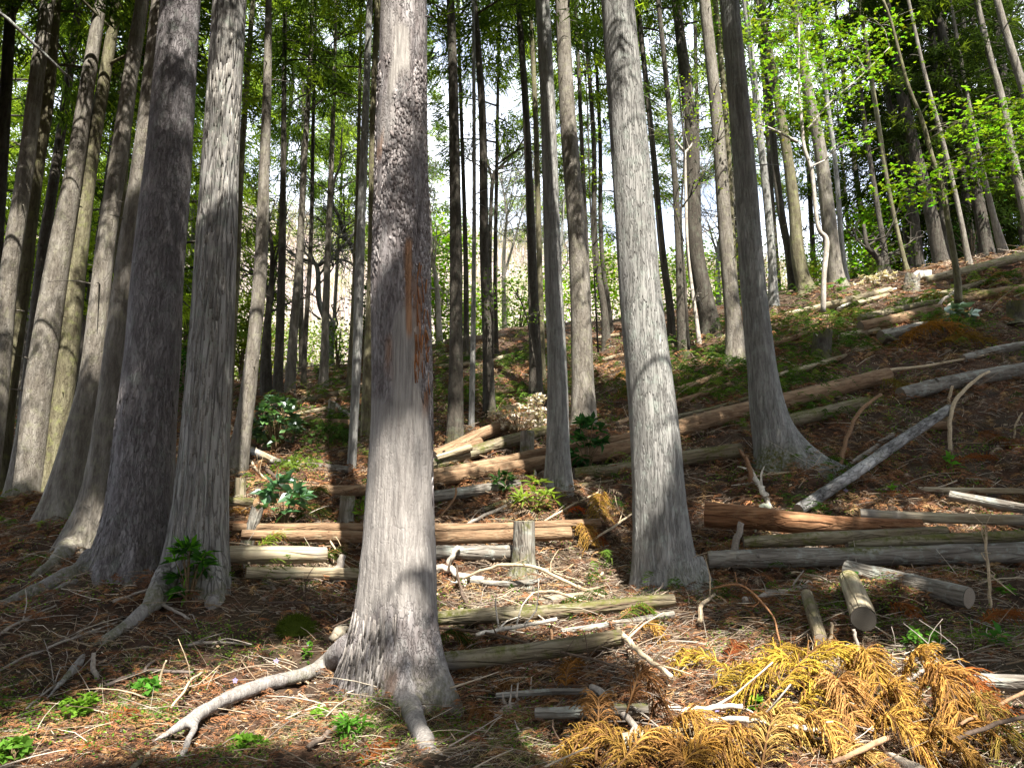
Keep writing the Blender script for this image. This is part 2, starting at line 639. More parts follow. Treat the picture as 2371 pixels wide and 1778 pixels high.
def cut_mat():
    m, t, out = new_mat('sawn_wood')
    v = coords(t, (1, 1, 1))
    w = N(t, 'ShaderNodeTexWave', wave_type='RINGS', rings_direction='Z', Scale=28.0, Distortion=2.5, Detail=3)
    t.links.new(v, w.inputs['Vector'])
    a = N(t, 'ShaderNodeAttribute', attribute_name='Col')
    c = mixc(t, 0.5, a.outputs['Color'], mixc(t, 1.0, a.outputs['Color'], ramp(t, w.outputs['Fac'], 0.2, 0.8, (0.55, 0.5, 0.45), (1.2, 1.2, 1.2)), 'MULTIPLY'))
    b = N(t, 'ShaderNodeBsdfPrincipled', Roughness=0.8)
    t.links.new(c, b.inputs['Base Color'])
    t.links.new(b.outputs['BSDF'], out.inputs['Surface'])
    return m


M['cut'] = cut_mat()


def ground_mat():
    m, t, out = new_mat('forest_floor')
    v = coords(t, (1, 1, 1))
    n1 = noise(t, v, 1.6, 6, 0.65)
    n2 = noise(t, v, 22, 8, 0.75)
    n3 = noise(t, v, 5, 6, 0.7)
    c = mixc(t, ramp(t, n2, 0.3, 0.7), (0.013, 0.0095, 0.0075), (0.082, 0.058, 0.042))
    c = mixc(t, ramp(t, n3, 0.42, 0.65), c, (0.085, 0.045, 0.027))
    c = mixc(t, ramp(t, n1, 0.5, 0.68), c, (0.07, 0.056, 0.036))
    vo = N(t, 'ShaderNodeTexVoronoi', Scale=70.0)
    t.links.new(v, vo.inputs['Vector'])
    c = mixc(t, 0.35, c, mixc(t, 1.0, c, ramp(t, vo.outputs['Distance'], 0.1, 0.6, (0.4, 0.4, 0.4), (1.6, 1.5, 1.4)), 'MULTIPLY'))
    bp = N(t, 'ShaderNodeBump', Strength=0.9, Distance=0.04)
    t.links.new(n2, bp.inputs['Height'])
    b = N(t, 'ShaderNodeBsdfPrincipled', Roughness=0.95)
    b.inputs['Specular IOR Level'].default_value = 0.15
    t.links.new(c, b.inputs['Base Color'])
    t.links.new(bp.outputs['Normal'], b.inputs['Normal'])
    t.links.new(b.outputs['BSDF'], out.inputs['Surface'])
    return m


M['ground'] = ground_mat()


def hill_mat():
    m, t, out = new_mat('far_hillside')
    v = coords(t, (1, 1, 1))
    n1 = noise(t, v, 0.06, 6, 0.65)
    n2 = noise(t, v, 0.5, 6, 0.75)
    c = mixc(t, ramp(t, n2, 0.3, 0.7), (0.25, 0.20, 0.185), (0.32, 0.265, 0.25))
    c = mixc(t, ramp(t, n1, 0.5, 0.7), c, (0.23, 0.24, 0.14))
    b = N(t, 'ShaderNodeBsdfDiffuse')
    t.links.new(c, b.inputs['Color'])
    t.links.new(b.outputs[0], out.inputs['Surface'])
    return m


M['hill'] = hill_mat()

# ------------------------------------------------------------------ the setting: ground and far hillside
def sgrid(lo, hi, n, c, k):
    """spacing that is fine round c and grows outward"""
    a, b = math.asinh((lo - c) * k), math.asinh((hi - c) * k)
    return c + np.sinh(np.linspace(a, b, n)) / k


gx = sgrid(-320, 320, 520, 0.3, 0.30)
gy = sgrid(-60, 320, 460, 5.0, 0.30)
GX, GY = np.meshgrid(gx, gy)
GZ = H(GX, GY)
far = np.clip((np.hypot(GX, GY - 10) - 55) / 120, 0, 1)
GZ = GZ * (1 - far) + far * -8.0
near = np.clip(1.4 - GY / 14, 0, 1)
GZ = GZ + near * (0.026 * vnoise(GX * 14, GY * 14, 0, 7) + 0.016 * vnoise(GX * 31, GY * 31, 0, 8))
ny_, nx_ = GX.shape
ii, jj = np.meshgrid(np.arange(ny_ - 1), np.arange(nx_ - 1), indexing='ij')
a_ = ii * nx_ + jj
Qg = np.stack([a_, a_ + 1, a_ + nx_ + 1, a_ + nx_], -1).reshape(-1, 4)
me = mesh_from('ground', np.stack([GX, GY, GZ], -1).reshape(-1, 3), None, Qg, M['ground'], None, True)
ground = bpy.data.objects.new('ground', me)
COL.objects.link(ground)
tag(ground, 'steep forest floor of brown needles and soil', 'ground', kind='structure')

# far hill across the valley, sunlit and bare in early spring
hx = np.linspace(-170, 190, 150)
hy = np.linspace(70, 300, 90)
HX, HY = np.meshgrid(hx, hy)
prof = np.interp(HX / 140.0, [-1.3, -0.55, -0.38, -0.25, -0.02, 0.2, 0.45, 0.8, 1.3], [0.42, 0.43, 0.45, 0.405, 0.385, 0.36, 0.335, 0.31, 0.29])
rise = np.clip((HY - 80) / 75.0, 0, 1)
rise = rise * rise * (3 - 2 * rise)
HZ = -8 + (8 + prof * 150) * rise + rise * (5 * fbm(HX * 0.03, HY * 0.03, 0, 4, 21) + 1.5 * vnoise(HX * 0.2, HY * 0.2, 0, 22))
HZ = HZ - np.clip(HY - 165, 0, 300) * 0.15
ny_, nx_ = HX.shape
ii, jj = np.meshgrid(np.arange(ny_ - 1), np.arange(nx_ - 1), indexing='ij')
a_ = ii * nx_ + jj
Qg = np.stack([a_, a_ + 1, a_ + nx_ + 1, a_ + nx_], -1).reshape(-1, 4)
me = mesh_from('hill', np.stack([HX, HY, HZ], -1).reshape(-1, 3), None, Qg, M['hill'], None, True)
hill = bpy.data.objects.new('hill', me)
COL.objects.link(hill)
tag(hill, 'sunlit pinkish bare hillside far behind the trunks', 'hill', kind='structure')

# ------------------------------------------------------------------ gaps carved through the crowns so direct sun lights chosen spots
# picture x, picture y, radius in picture units, metres ahead (None: the ground there)
GAPS = [
    (60, 1720, 90, None), (240, 1640, 80, None), (380, 1570, 55, None), (500, 1630, 70, None), (400, 1690, 60, None), (620, 1590, 70, None), (690, 1640, 40, None), (930, 1755, 35, None), (120, 1640, 60, None),
    (1912, 600, 45, 14.6), (1890, 500, 45, 14.6), (1908, 680, 40, 14.6), (1130, 1410, 60, None), (1250, 1450, 50, None), (1390, 1350, 50, None), (1500, 1430, 50, None),
    (300, 1690, 80, None), (450, 1625, 70, None), (560, 1560, 70, None), (660, 1525, 45, None), (820, 1715, 45, None), (180, 1740, 60, None), (600, 1690, 70, None),
    (1100, 1340, 85, None), (1210, 1370, 70, None), (1300, 1330, 60, None), (1080, 1270, 50, None), (1200, 1425, 60, None), (1330, 1270, 45, None), (1080, 1420, 45, None),
    (1340, 1480, 55, None), (1450, 1480, 70, None), (1540, 1530, 80, None), (1640, 1500, 60, None), (1430, 1400, 45, None), (1270, 1490, 40, None),
    (1560, 1600, 60, None), (1700, 1570, 80, None), (1850, 1530, 80, None), (1960, 1520, 85, None), (1760, 1660, 100, None), (1900, 1640, 90, None), (2060, 1650, 100, None), (2160, 1670, 80, None),
    (1950, 1745, 90, None), (1650, 1750, 100, None), (1450, 1750, 90, None), (2120, 1750, 70, None), (1300, 1740, 60, None), (1550, 1680, 60, None),
    (640, 1290, 60, None), (740, 1320, 60, None), (640, 1175, 60, None), (560, 1165, 40, None), (740, 1230, 60, None), (790, 1270, 50, None), (640, 1240, 50, None),
    (640, 985, 65, None), (700, 960, 50, None), (600, 1075, 45, None), (700, 1100, 60, None), (790, 1110, 50, None), (570, 1040, 40, None), (720, 920, 40, None), (810, 940, 30, None),
    (1020, 1060, 45, None), (1090, 1030, 50, None), (1160, 985, 55, None), (1210, 975, 50, None), (1040, 1080, 40, None), (1130, 1060, 35, None), (1240, 1050, 40, None),
    (1050, 1235, 60, None), (1180, 1235, 60, None), (1215, 1270, 50, None), (1290, 1240, 40, None), (1240, 1160, 45, None), (1400, 1190, 40, None),
    (1680, 1180, 60, None), (1860, 1210, 60, None), (2020, 1200, 55, None), (2120, 1195, 60, None), (2270, 1200, 70, None), (1850, 1245, 45, None), (2330, 1190, 50, None), (1985, 1370, 30, None),
    (1830, 720, 60, None), (1900, 690, 50, None), (1990, 680, 60, None), (2070, 670, 60, None), (2130, 645, 55, None), (2230, 620, 50, None), (2340, 600, 40, None), (1700, 790, 60, None), (1640, 800, 50, None),
    (1900, 740, 40, None), (1600, 830, 40, None), (2080, 720, 45, None), (2220, 735, 28, None), (2090, 770, 30, None),
    (1200, 757, 60, None), (1150, 800, 50, None), (1300, 800, 45, None), (1410, 800, 60, None), (1120, 860, 45, None), (1400, 860, 40, None), (1180, 840, 30, None), (1450, 880, 40, None),
    (2050, 1500, 35, None), (2290, 1640, 40, None),
    # trunks
    (905, 1090, 26, 5.2), (910, 1170, 32, 5.2), (912, 1260, 30, 5.2), (912, 1350, 32, 5.2), (905, 70, 38, 5.2),
    (1495, 330, 60, 6.85), (1500, 400, 70, 6.85), (1505, 480, 60, 6.85), (1480, 270, 40, 6.85), (1510, 560, 45, 6.85), (1520, 830, 50, 6.85), (1530, 950, 50, 6.85),
    (1310, 60, 50, 11.4), (1310, 150, 50, 11.4), (1316, 230, 50, 11.4), (1345, 790, 45, 11.4), (1345, 840, 45, 11.4),
    (150, 540, 42, 10.4), (140, 640, 42, 10.4), (60, 1050, 30, 10.4),
    (150, 900, 50, 10.5), (135, 1000, 55, 10.5), (120, 1090, 40, 10.5), (210, 420, 28, 10.5), (255, 90, 34, 10.5),
    (235, 680, 42, 8.9), (225, 760, 42, 8.9), (30, 560, 42, 9.6), (20, 680, 34, 9.6), (320, 300, 36, 7.3), (200, 1230, 30, 7.3),
    (600, 700, 50, 10.3), (592, 780, 55, 10.3), (580, 880, 55, 10.3), (568, 950, 50, 10.3), (612, 400, 40, 10.3), (620, 120, 40, 10.3),
    (1660, 300, 50, 13.6), (1668, 380, 40, 13.6), (1700, 760, 40, 13.6), (1058, 1000, 40, 10.9), (1300, 1110, 40, 9.2), (1290, 1040, 30, 9.2),
     (1960, 650, 60, 18.0), (1870, 260, 60, 18.0), (1890, 400, 50, 18.0), (1860, 640, 50, 18.0),
    (1850, 250, 90, 14.5), (1950, 200, 90, 14.5), (1760, 150, 80, 14.5), (2130, 420, 70, 13.5), (2280, 300, 90, 13.5), (2200, 260, 60, 13.5), (2330, 250, 70, 13.5),
]
GP3, GR = [], []
for px, py, r, Y in GAPS:
    p = hit(px, py) if Y is None else at(px, py, Y)
    GP3.append(p)
    GR.append(max(0.10, wid(px, py, r, p[1]) * 0.78))
GP3, GR = np.array(GP3), np.array(GR)


def keep_out_of_gaps(C, extra=0.12):
    ok = np.ones(len(C), bool)
    for p, r in zip(GP3, GR):
        w = C - p
        al = w @ SUN
        d2 = (w * w).sum(1) - al * al
        ok &= ~((al > 1.0) & (d2 < (r + extra) ** 2))
    return ok


# ------------------------------------------------------------------ trees
def herm(xs, ys, q):
    """smooth monotone-ish interpolation"""
    xs, ys = np.asarray(xs, float), np.asarray(ys, float)
    if len(xs) < 3:
        return np.interp(q, xs, ys)
    m = np.gradient(ys, xs)
    i = np.clip(np.searchsorted(xs, q) - 1, 0, len(xs) - 2)
    h = xs[i + 1] - xs[i]
    t = np.clip((q - xs[i]) / h, 0, 1)
    return (2 * t ** 3 - 3 * t ** 2 + 1) * ys[i] + (t ** 3 - 2 * t ** 2 + t) * h * m[i] + (-2 * t ** 3 + 3 * t ** 2) * ys[i + 1] + (t ** 3 - t ** 2) * h * m[i + 1]


class Trunk:
    pass


def make_trunk(zs, xs, ys, rs, zg, height, seg, dz, lobes, flare, fl_h, rough, seed):
    """zs,xs,ys,rs: axis of the stem from its foot up; zg: ground height at the foot"""
    ztop = zg + height
    zv = zs[-1]
    sx = np.clip((xs[-1] - xs[-2]) / max(zs[-1] - zs[-2], 0.3), -0.16, 0.16)
    sy = (ys[-1] - ys[-2]) / max(zs[-1] - zs[-2], 0.3)
    k = 5
    ze = np.linspace(zv, ztop, k + 1)[1:]
    Zs = np.r_[zs, ze]
    dzz = ze - zv
    Xs = np.r_[xs, xs[-1] + sx * dzz * (1 - 0.35 * dzz / (ztop - zv))]
    Ys = np.r_[ys, ys[-1] + sy * dzz]
    Rs = np.r_[rs, rs[-1] * (1 - dzz / (ztop - zv)) ** 0.8 + 0.012]
    tk = Trunk()
    tk.zg, tk.ztop = zg, ztop

    def axis(z):
        return np.stack([herm(Zs, Xs, z), herm(Zs, Ys, z), z], -1)

    def rad(z, th):
        z, th = np.broadcast_arrays(z, th)
        r = np.interp(z, Zs, Rs)
        h = np.maximum(z - zg, -0.35)
        f = flare * np.exp(-(h + 0.1) / (fl_h * 0.6))
        for (a, s, w, hh) in lobes:
            d = (th - math.radians(a) + math.pi) % (2 * math.pi) - math.pi
            f = f + s * np.exp(-(d / math.radians(w)) ** 2) * np.exp(-(h + 0.1) / hh)
        if rough:
            c, s_ = np.cos(th), np.sin(th)
            f = f + rough * fbm(c * 3.2, s_ * 3.2, z * 0.9, 3, seed) + rough * 0.55 * fbm(c * 11, s_ * 11, z * 2.2, 3, seed + 5) \
                + rough * 0.45 * np.exp(-h / 0.7) * fbm(c * 8, s_ * 8, z * 1.2, 3, seed + 9)
        return r * (1 + f)

    tk.axis, tk.rad = axis, rad

    def surf(z, th, off=0.0):
        a = axis(np.asarray(z, float))
        r = rad(z, th) + off
        return a + np.stack([np.cos(th) * r, np.sin(th) * r, np.zeros_like(r)], -1)

    tk.surf = surf
    zz = np.r_[np.arange(zg - 0.45, zg + 1.0, dz * 0.8), np.arange(zg + 1.0, zv, dz), np.linspace(zv, ztop, 14)]
    th = np.arange(seg) / seg * 2 * math.pi
    Zg, Tg = np.meshgrid(zz, th, indexing='ij')
    V = surf(Zg.ravel(), Tg.ravel())
    i, j = np.meshgrid(np.arange(len(zz) - 1), np.arange(seg), indexing='ij')
    a = i * seg + j
    b = i * seg + (j + 1) % seg
    Q = np.stack([a, b, b + seg, a + seg], -1).reshape(-1, 4)
    tk.V, tk.Q, tk.Z, tk.T, tk.rows, tk.seg = V, Q, Zg.ravel(), Tg.ravel(), zz, seg
    return tk


def crown_points(tk, z0, R, nl, per, seed):
    """limbs with clumps of sprays"""
    r = np.random.default_rng(seed)
    C, D, limbs = [], [], []
    hgt = tk.ztop - z0
    for i in range(nl):
        u = (i + r.random()) / nl
        z = z0 + hgt * u ** 1.15
        az = i * 2.399 + r.normal() * 0.5
        ln = R * (1 - 0.93 * u) ** 0.75 * (0.65 + 0.5 * r.random())
        d = np.array([math.cos(az), math.sin(az), 0])
        p0 = tk.axis(np.array([z]))[0]
        rise = 0.25 + 0.5 * u
        p1 = p0 + d * ln * 0.55 + np.array([0, 0, rise * 0.35 * ln])
        p2 = p0 + d * ln + np.array([0, 0, (rise * 0.35 - 0.30) * ln])
        limbs.append((p0, p1, p2, 0.010 + 0.012 * ln))
        k = max(3, int(per * (0.35 + ln / R)))
        t = np.sqrt(r.random(k)) * 0.85 + 0.15
        side = np.array([-d[1], d[0], 0])
        P = (1 - t)[:, None] ** 2 * p0 + 2 * (t * (1 - t))[:, None] * p1 + (t * t)[:, None] * p2
        lat = r.normal(size=k) * 0.24 * ln * (0.3 + t)
        P = P + side * lat[:, None] + np.c_[r.normal(size=(k, 2)) * 0.06, -np.abs(r.normal(size=k)) * 0.16 - 0.05 * np.abs(lat)]
        C.append(P)
        D.append(d * (0.5 + 0.5 * t)[:, None] + side * (lat / max(ln, 0.1) * 1.6)[:, None] + np.c_[np.zeros((k, 2)), -0.15 - 0.5 * r.random(k)])
    return np.concatenate(C), np.concatenate(D), limbs


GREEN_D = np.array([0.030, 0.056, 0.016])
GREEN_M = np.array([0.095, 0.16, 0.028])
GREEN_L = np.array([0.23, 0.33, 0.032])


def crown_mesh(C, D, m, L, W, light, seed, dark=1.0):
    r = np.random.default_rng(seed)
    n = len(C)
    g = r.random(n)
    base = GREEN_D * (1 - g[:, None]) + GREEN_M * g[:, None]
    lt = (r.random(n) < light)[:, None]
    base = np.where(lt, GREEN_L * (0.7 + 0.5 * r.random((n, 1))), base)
    base = base * dark  # puts the shade of a dim crown into its leaf colour
    P = np.repeat(C, m, 0)
    Dr = np.repeat(unit(D), m, 0) + r.normal(size=(n * m, 3)) * 0.62 + np.array([0, 0, -0.22])
    P = P + r.normal(size=P.shape) * L * 0.38
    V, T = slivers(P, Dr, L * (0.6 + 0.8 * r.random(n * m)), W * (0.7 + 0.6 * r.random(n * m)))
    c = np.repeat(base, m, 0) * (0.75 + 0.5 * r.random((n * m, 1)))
    return V, T, np.repeat(c, 3, 0)


NTRI = 0


def tree(label, group, foot, zs, xs, ys, rs, mat, height=19, seg=14, dz=0.35, lobes=(), flare=0.25, fl_h=0.35, rough=0.05, crown=None, seed=1,
         mask=None, name='cedar_tree', cat='tree', roots=()):
    root = empty(name, foot, label, cat, group)
    zg = foot[2]
    tk = make_trunk(np.asarray(zs, float), np.asarray(xs, float), np.asarray(ys, float), np.asarray(rs, float), zg, height, seg, dz, lobes, flare, fl_h, rough, seed)
    mb = MB()
    sets = []
    if roots:
        k = int(np.searchsorted(tk.rows, zg + 1.15))
        sg = tk.seg
        ku = int(np.searchsorted(tk.rows, zg + 1.42))
        low = tk.V[:(ku + 1) * sg]
        caps = np.vstack([low[:sg].mean(0), low[-sg:].mean(0)])
        nl_ = len(low)
        Tc = [(nl_, (i + 1) % sg, i) for i in range(sg)] + [(nl_ + 1, ku * sg + i, ku * sg + (i + 1) % sg) for i in range(sg)]
        ub = MB().add(np.vstack([low, caps]), Tc, tk.Q[:ku * sg])
        for i, (P, R) in enumerate(roots):
            n = 44
            path = smooth_path(P, n)
            rr = np.interp(np.linspace(0, 1, n), np.linspace(0, 1, len(R)), R)
            rr = rr * (1 + 0.12 * vnoise(np.linspace(0, 7, n), seed + i, 0, 5))
            path = path + np.c_[rr * 0.35 * vnoise(np.linspace(0, 6, n), seed + i, 0, 1), rr * 0.35 * vnoise(np.linspace(0, 6, n), seed + i, 0, 2), 0 * rr]
            V, T, Q = tube(path, rr, 14, True, 0.2, seed + i, 9.0)
            ub.add(V, T, Q)
        V, Nn, Q = voxel_union(np.concatenate(ub.V), np.concatenate(ub.T), np.concatenate(ub.Q), 0.0125 if tk.seg > 60 else 0.018, 9)
        ax = tk.axis(V[:, 2])
        th = np.arctan2(V[:, 1] - ax[:, 1], V[:, 0] - ax[:, 0])
        r_a = np.hypot(V[:, 0] - ax[:, 0], V[:, 1] - ax[:, 1])
        hh = V[:, 2] - zg
        stem = np.exp(-np.maximum(r_a - 0.32, 0) / 0.1)
        ridge = 0.008 * fbm(np.cos(th) * 9, np.sin(th) * 9, V[:, 2] * 2.0, 3, seed) * stem + 0.007 * fbm(V[:, 0] * 22, V[:, 1] * 22, V[:, 2] * 9, 3, seed + 3)
        ridge = ridge * np.clip((zg + 1.15 - V[:, 2]) / 0.25, 0, 1)
        sets.append((V + Nn * ridge[:, None], Q, V[:, 2], th % 6.28319))
        keepq = tk.Q[(k - 1) * sg:]
        sets.append((tk.V, keepq, tk.Z, tk.T))
    else:
        sets.append((tk.V, tk.Q, tk.Z, tk.T))
    for V, Q, Zv, Tv in sets:
        q = Trunk()
        q.V, q.Z, q.T, q.zg = V, Zv, Tv, zg
        C0 = np.zeros((len(V), 3))
        h = Zv - zg
        if roots:
            axx = tk.axis(Zv)
            C0[:, 0] = np.clip((np.hypot(V[:, 0] - axx[:, 0], V[:, 1] - axx[:, 1]) - 0.42) / 0.12, 0, 0.75)
        C0[:, 2] = np.clip(0.55 - h / 0.5, 0, 0.6) * (fbm(V[:, 0] * 4, V[:, 1] * 4, V[:, 2] * 3, 3, seed) > 0.02)
        if mask is not None:
            C0 = np.clip(C0 + mask(q), 0, 1)
        mb.add(V, None, Q, C0)
    tk.root = root
    limbs = []
    if crown:
        z0 = zg + crown['base']
        C, D, limbs = crown_points(tk, z0, crown['R'], crown.get('nl', 26), crown.get('per', 14), seed + 100)
        ok = keep_out_of_gaps(C, crown.get('extra', 0.15))
        if crown.get('outside'):        # boughs of the added shade trees are cut where they enter the view
            dz = C[:, 2] - EYE
            f = C[:, 1] * cp + dz * sp
            fs = np.maximum(f, 0.1)
            bx, by = CX + FPX * C[:, 0] / fs, CY - FPX * (-C[:, 1] * sp + dz * cp) / fs
            ok &= ~((f > 0) & (bx > -150) & (bx < 2520) & (by > -190))
        C, D = C[ok], D[ok]
        lk = keep_out_of_gaps(np.array([(a + 2 * b + c) / 4 for a, b, c, _ in limbs]), 0.35)
        for (p0, p1, p2, r0), good in zip(limbs, lk):
            if not good:
                continue
            V, _, Q = tube(smooth_path([p0, p1, p2], 5), np.linspace(r0, r0 * 0.3, 5), 4, False)
            mb.add(V, None, Q, (0, 0, 0))
    # short dead branch stubs on the lower stem
    r = np.random.default_rng(seed + 7)
    for i in range(crown.get('stubs', 7) if crown else 0):
        z = zg + 1.5 + r.random() * (height * 0.5 - 1.5)
        a = r.random() * 6.283
        p = tk.surf(np.array([z]), np.array([a]), -0.01)[0]
        d = np.array([math.cos(a), math.sin(a), 0.25 * r.normal()])
        ln = 0.06 + 0.5 * r.random() ** 3
        V, T, Q = tube(smooth_path([p, p + d * ln * 0.5, p + d * ln + np.array([0, 0, -0.15 * ln])], 4), np.linspace(0.011, 0.004, 4), 4)
        mb.add(V, T, Q, (0, 0, 0))
    mb.build('trunk', M[mat], root, foot, True)
    if crown and len(C):
        V, T, c = crown_mesh(C, D, crown.get('m', 22), crown.get('L', 0.24), crown.get('W', 0.035), crown.get('light', 0.12), seed + 300, crown.get('dark', 1.0))
        global NTRI
        NTRI += len(T)
        MB().add(V, T, None, c).build('crown', M['leaf'], root, foot)
    return tk


def ptree(label, group, pts, mat, Y=None, **kw):
    """stem given as picture points from the foot up: (x, y, width)"""
    px, py, w = pts[0]
    if Y is None:
        foot = hit(px, py)
        Y = foot[1]
    else:
        foot = at(px, py, Y)
        foot[2] = float(H0(foot[0], Y))
    lean = kw.pop('lean', 0.0)
    zs, xs, ys, rs = [], [], [], []
    for (qx, qy, qw) in pts:
        p = at(qx, qy, Y)
        zs.append(p[2])
        xs.append(p[0])
        ys.append(Y + lean * (p[2] - foot[2]))
        rs.append(0.5 * wid(qx, qy, qw, Y))
    o = np.argsort(zs)
    zs, xs, ys, rs = [np.array(v)[o] for v in (zs, xs, ys, rs)]
    if zs[0] > foot[2] + 0.05:
        zs, xs, ys, rs = np.r_[foot[2], zs], np.r_[foot[0], xs], np.r_[Y, ys], np.r_[rs[0] * 1.05, rs]
    return tree(label, group, foot, zs, xs, ys, rs, mat, **kw)


def gpath(pts, r):
    """points on the ground given in the picture, raised by r (one value or one each)"""
    r = np.broadcast_to(r, (len(pts),))
    return [hit(px, py, rr) for (px, py), rr in zip(pts, r)]


G_BIG = 'large conifers in the foreground'
G_MID = 'tall conifers along the slope'
G_FAR = 'slender conifers beyond the rise'

# --- the big stem in the middle, with bare wood and torn red bark
def mask_t1(tk):
    h = tk.Z
    a = np.degrees(tk.T) % 360          # 270 faces the camera, 180 left, 0 right
    n = fbm(tk.V[:, 0] * 5, tk.V[:, 1] * 5, tk.V[:, 2] * 1.5, 4, 5) * 1.0
    zpy = lambda py: at(930, py, 5.2)[2]
    C = np.zeros((len(h), 3))

    def band(py0, py1, a0, a1, s=1.0, edge=9.0):
        z1, z0 = zpy(py0), zpy(py1)
        f = np.clip((h - z0) / 0.12 + n * 2.2 + 0.5, 0, 1) * np.clip((z1 - h) / 0.12 + n * 2.2 + 0.5, 0, 1)
        f *= np.clip((a - a0) / edge + n * 2.5 + 0.5, 0, 1) * np.clip((a1 - a) / edge + n * 2.5 + 0.5, 0, 1)
        return f * s
    C[:, 0] = np.maximum.reduce([band(720, 1010, 258, 318), band(930, 1400, 180, 345, 0.85, 25), band(1350, 1620, 190, 340, 0.15, 30), band(40, 185, 255, 300), band(0, 120, 215, 275, 0.6, 20), band(250, 330, 225, 250, 0.4, 20)])
    C[:, 1] = np.maximum.reduce([band(575, 780, 288, 298, 1, 4), band(640, 860, 303, 326, 0.5, 8), band(770, 880, 238, 262, 0.6, 8), band(215, 240, 296, 304, 0.8, 4), band(330, 352, 213, 232, 0.5, 5), band(880, 950, 318, 335, 0.8, 6), band(1560, 1700, 268, 276, 0.4, 5)])
    return C


Y1 = 5.4
t1 = ptree('big grey conifer in the middle with a peeled patch and torn red bark', G_BIG,
           [(915, 1600, 163), (925, 1300, 160), (926, 1200, 154), (931, 965, 141), (929, 640, 133), (930, 386, 123), (935, 0, 106)], 'bark_flaky', Y=Y1,
           height=21, seg=96, dz=0.022, flare=0.30, fl_h=0.55, rough=0.06, seed=3, mask=mask_t1,
           lobes=[(286, 1.05, 15, 0.46), (322, 1.45, 19, 0.50), (204, 0.65, 20, 0.45), (245, 0.35, 13, 0.35), (180, 0.6, 22, 0.38), (20, 0.4, 25, 0.35), (90, 0.3, 30, 0.3), (135, 0.4, 25, 0.3)],
           crown=dict(base=8.5, R=3.0, nl=36, per=20, stubs=3),
           roots=[([at(850, 1470, 5.4), at(805, 1500, 5.38)] + [hit(757, 1535, 0.045), hit(700, 1562, 0.045), hit(600, 1588, 0.045), hit(500, 1630, 0.04), hit(420, 1680, 0.03), hit(352, 1718, 0.0)],
                   [0.10, 0.09, 0.07, 0.054, 0.048, 0.042, 0.030, 0.010]),
                  ([hit(460, 1655, 0.03), hit(447, 1690, 0.02), hit(424, 1740, 0.012), hit(405, 1775, 0.0)], [0.03, 0.024, 0.018, 0.010]),
                  ([at(925, 1530, 5.25), at(940, 1610, 5.08)] + [hit(962, 1680, 0.045), hit(988, 1722, 0.04), hit(1012, 1752, 0.025), hit(1045, 1775, 0.0)], [0.09, 0.085, 0.068, 0.055, 0.036, 0.010])])
t2 = ptree('pale grey conifer right of the middle with a sunlit upper stem', G_BIG,
           [(1536, 1370, 132), (1528, 1200, 122), (1512, 965, 110), (1479, 640, 94), (1461, 386, 88), (1430, 0, 74)], 'bark_grey', Y=7.0,
           height=21, seg=80, dz=0.03, flare=0.14, fl_h=0.35, rough=0.04, seed=13,
           lobes=[(350, 0.55, 30, 0.35), (305, 0.35, 28, 0.25), (200, 0.30, 28, 0.3), (245, 0.22, 25, 0.25), (40, 0.4, 30, 0.4), (130, 0.3, 30, 0.3)],
           crown=dict(base=9, R=3.0, nl=36, per=20, stubs=2),
           roots=[([at(1600, 1300, 7.0)] + [hit(1630, 1350, 0.03), hit(1655, 1372, -0.03)], [0.12, 0.08, 0.03])])
t6 = ptree('dark violet grey conifer at the left, widest of the left pair', G_BIG,
           [(315, 1310, 150), (327, 1180, 138), (335, 1043, 129), (355, 800, 118), (365, 640, 111), (389, 386, 99), (418, 0, 84)], 'bark_violet', Y=6.75,
           height=21, seg=80, dz=0.03, flare=0.14, fl_h=0.5, rough=0.05, seed=23,
           lobes=[(200, 0.5, 24, 0.32), (255, 0.40, 16, 0.5), (292, 0.35, 14, 0.4), (225, 0.3, 16, 0.3), (340, 0.2, 22, 0.3), (90, 0.3, 30, 0.3)],
           crown=dict(base=9, R=3.0, nl=36, per=20, stubs=2),
           roots=[([at(225, 1290, 6.7)] + [hit(190, 1320, 0.04), hit(120, 1350, 0.03), hit(40, 1385, 0.02), hit(-40, 1415, -0.02)], [0.12, 0.10, 0.075, 0.05, 0.02]),
                  ([hit(180, 1345, 0.03), hit(120, 1372, 0.025), hit(20, 1430, 0.0)], [0.04, 0.03, 0.012])])
t7 = ptree('shaggy grey conifer standing right of the dark violet one', G_BIG,
           [(460, 1340, 132), (466, 1180, 118), (473, 1043, 107), (487, 830, 98), (497, 640, 91), (509, 386, 81), (532, 0, 73)], 'bark_shaggy', Y=6.5,
           height=21, seg=80, dz=0.03, flare=0.12, fl_h=0.4, rough=0.055, seed=33,
           lobes=[(215, 0.55, 22, 0.40), (330, 0.40, 26, 0.32), (265, 0.2, 22, 0.3), (295, 0.35, 18, 0.3), (180, 0.3, 22, 0.35), (90, 0.3, 30, 0.3)],
           crown=dict(base=9, R=3.0, nl=36, per=20, stubs=3),
           roots=[([at(400, 1330, 6.35)] + [hit(370, 1385, 0.05), hit(336, 1412, 0.035), hit(285, 1455, 0.03), hit(216, 1500, 0.025), hit(150, 1570, 0.02), hit(105, 1620, 0.0)],
                   [0.12, 0.085, 0.055, 0.04, 0.035, 0.022, 0.008]),
                  ([at(480, 1320, 6.3)] + [hit(495, 1385, 0.05), hit(500, 1410, 0.0), hit(502, 1425, -0.06)], [0.11, 0.085, 0.06, 0.03])])
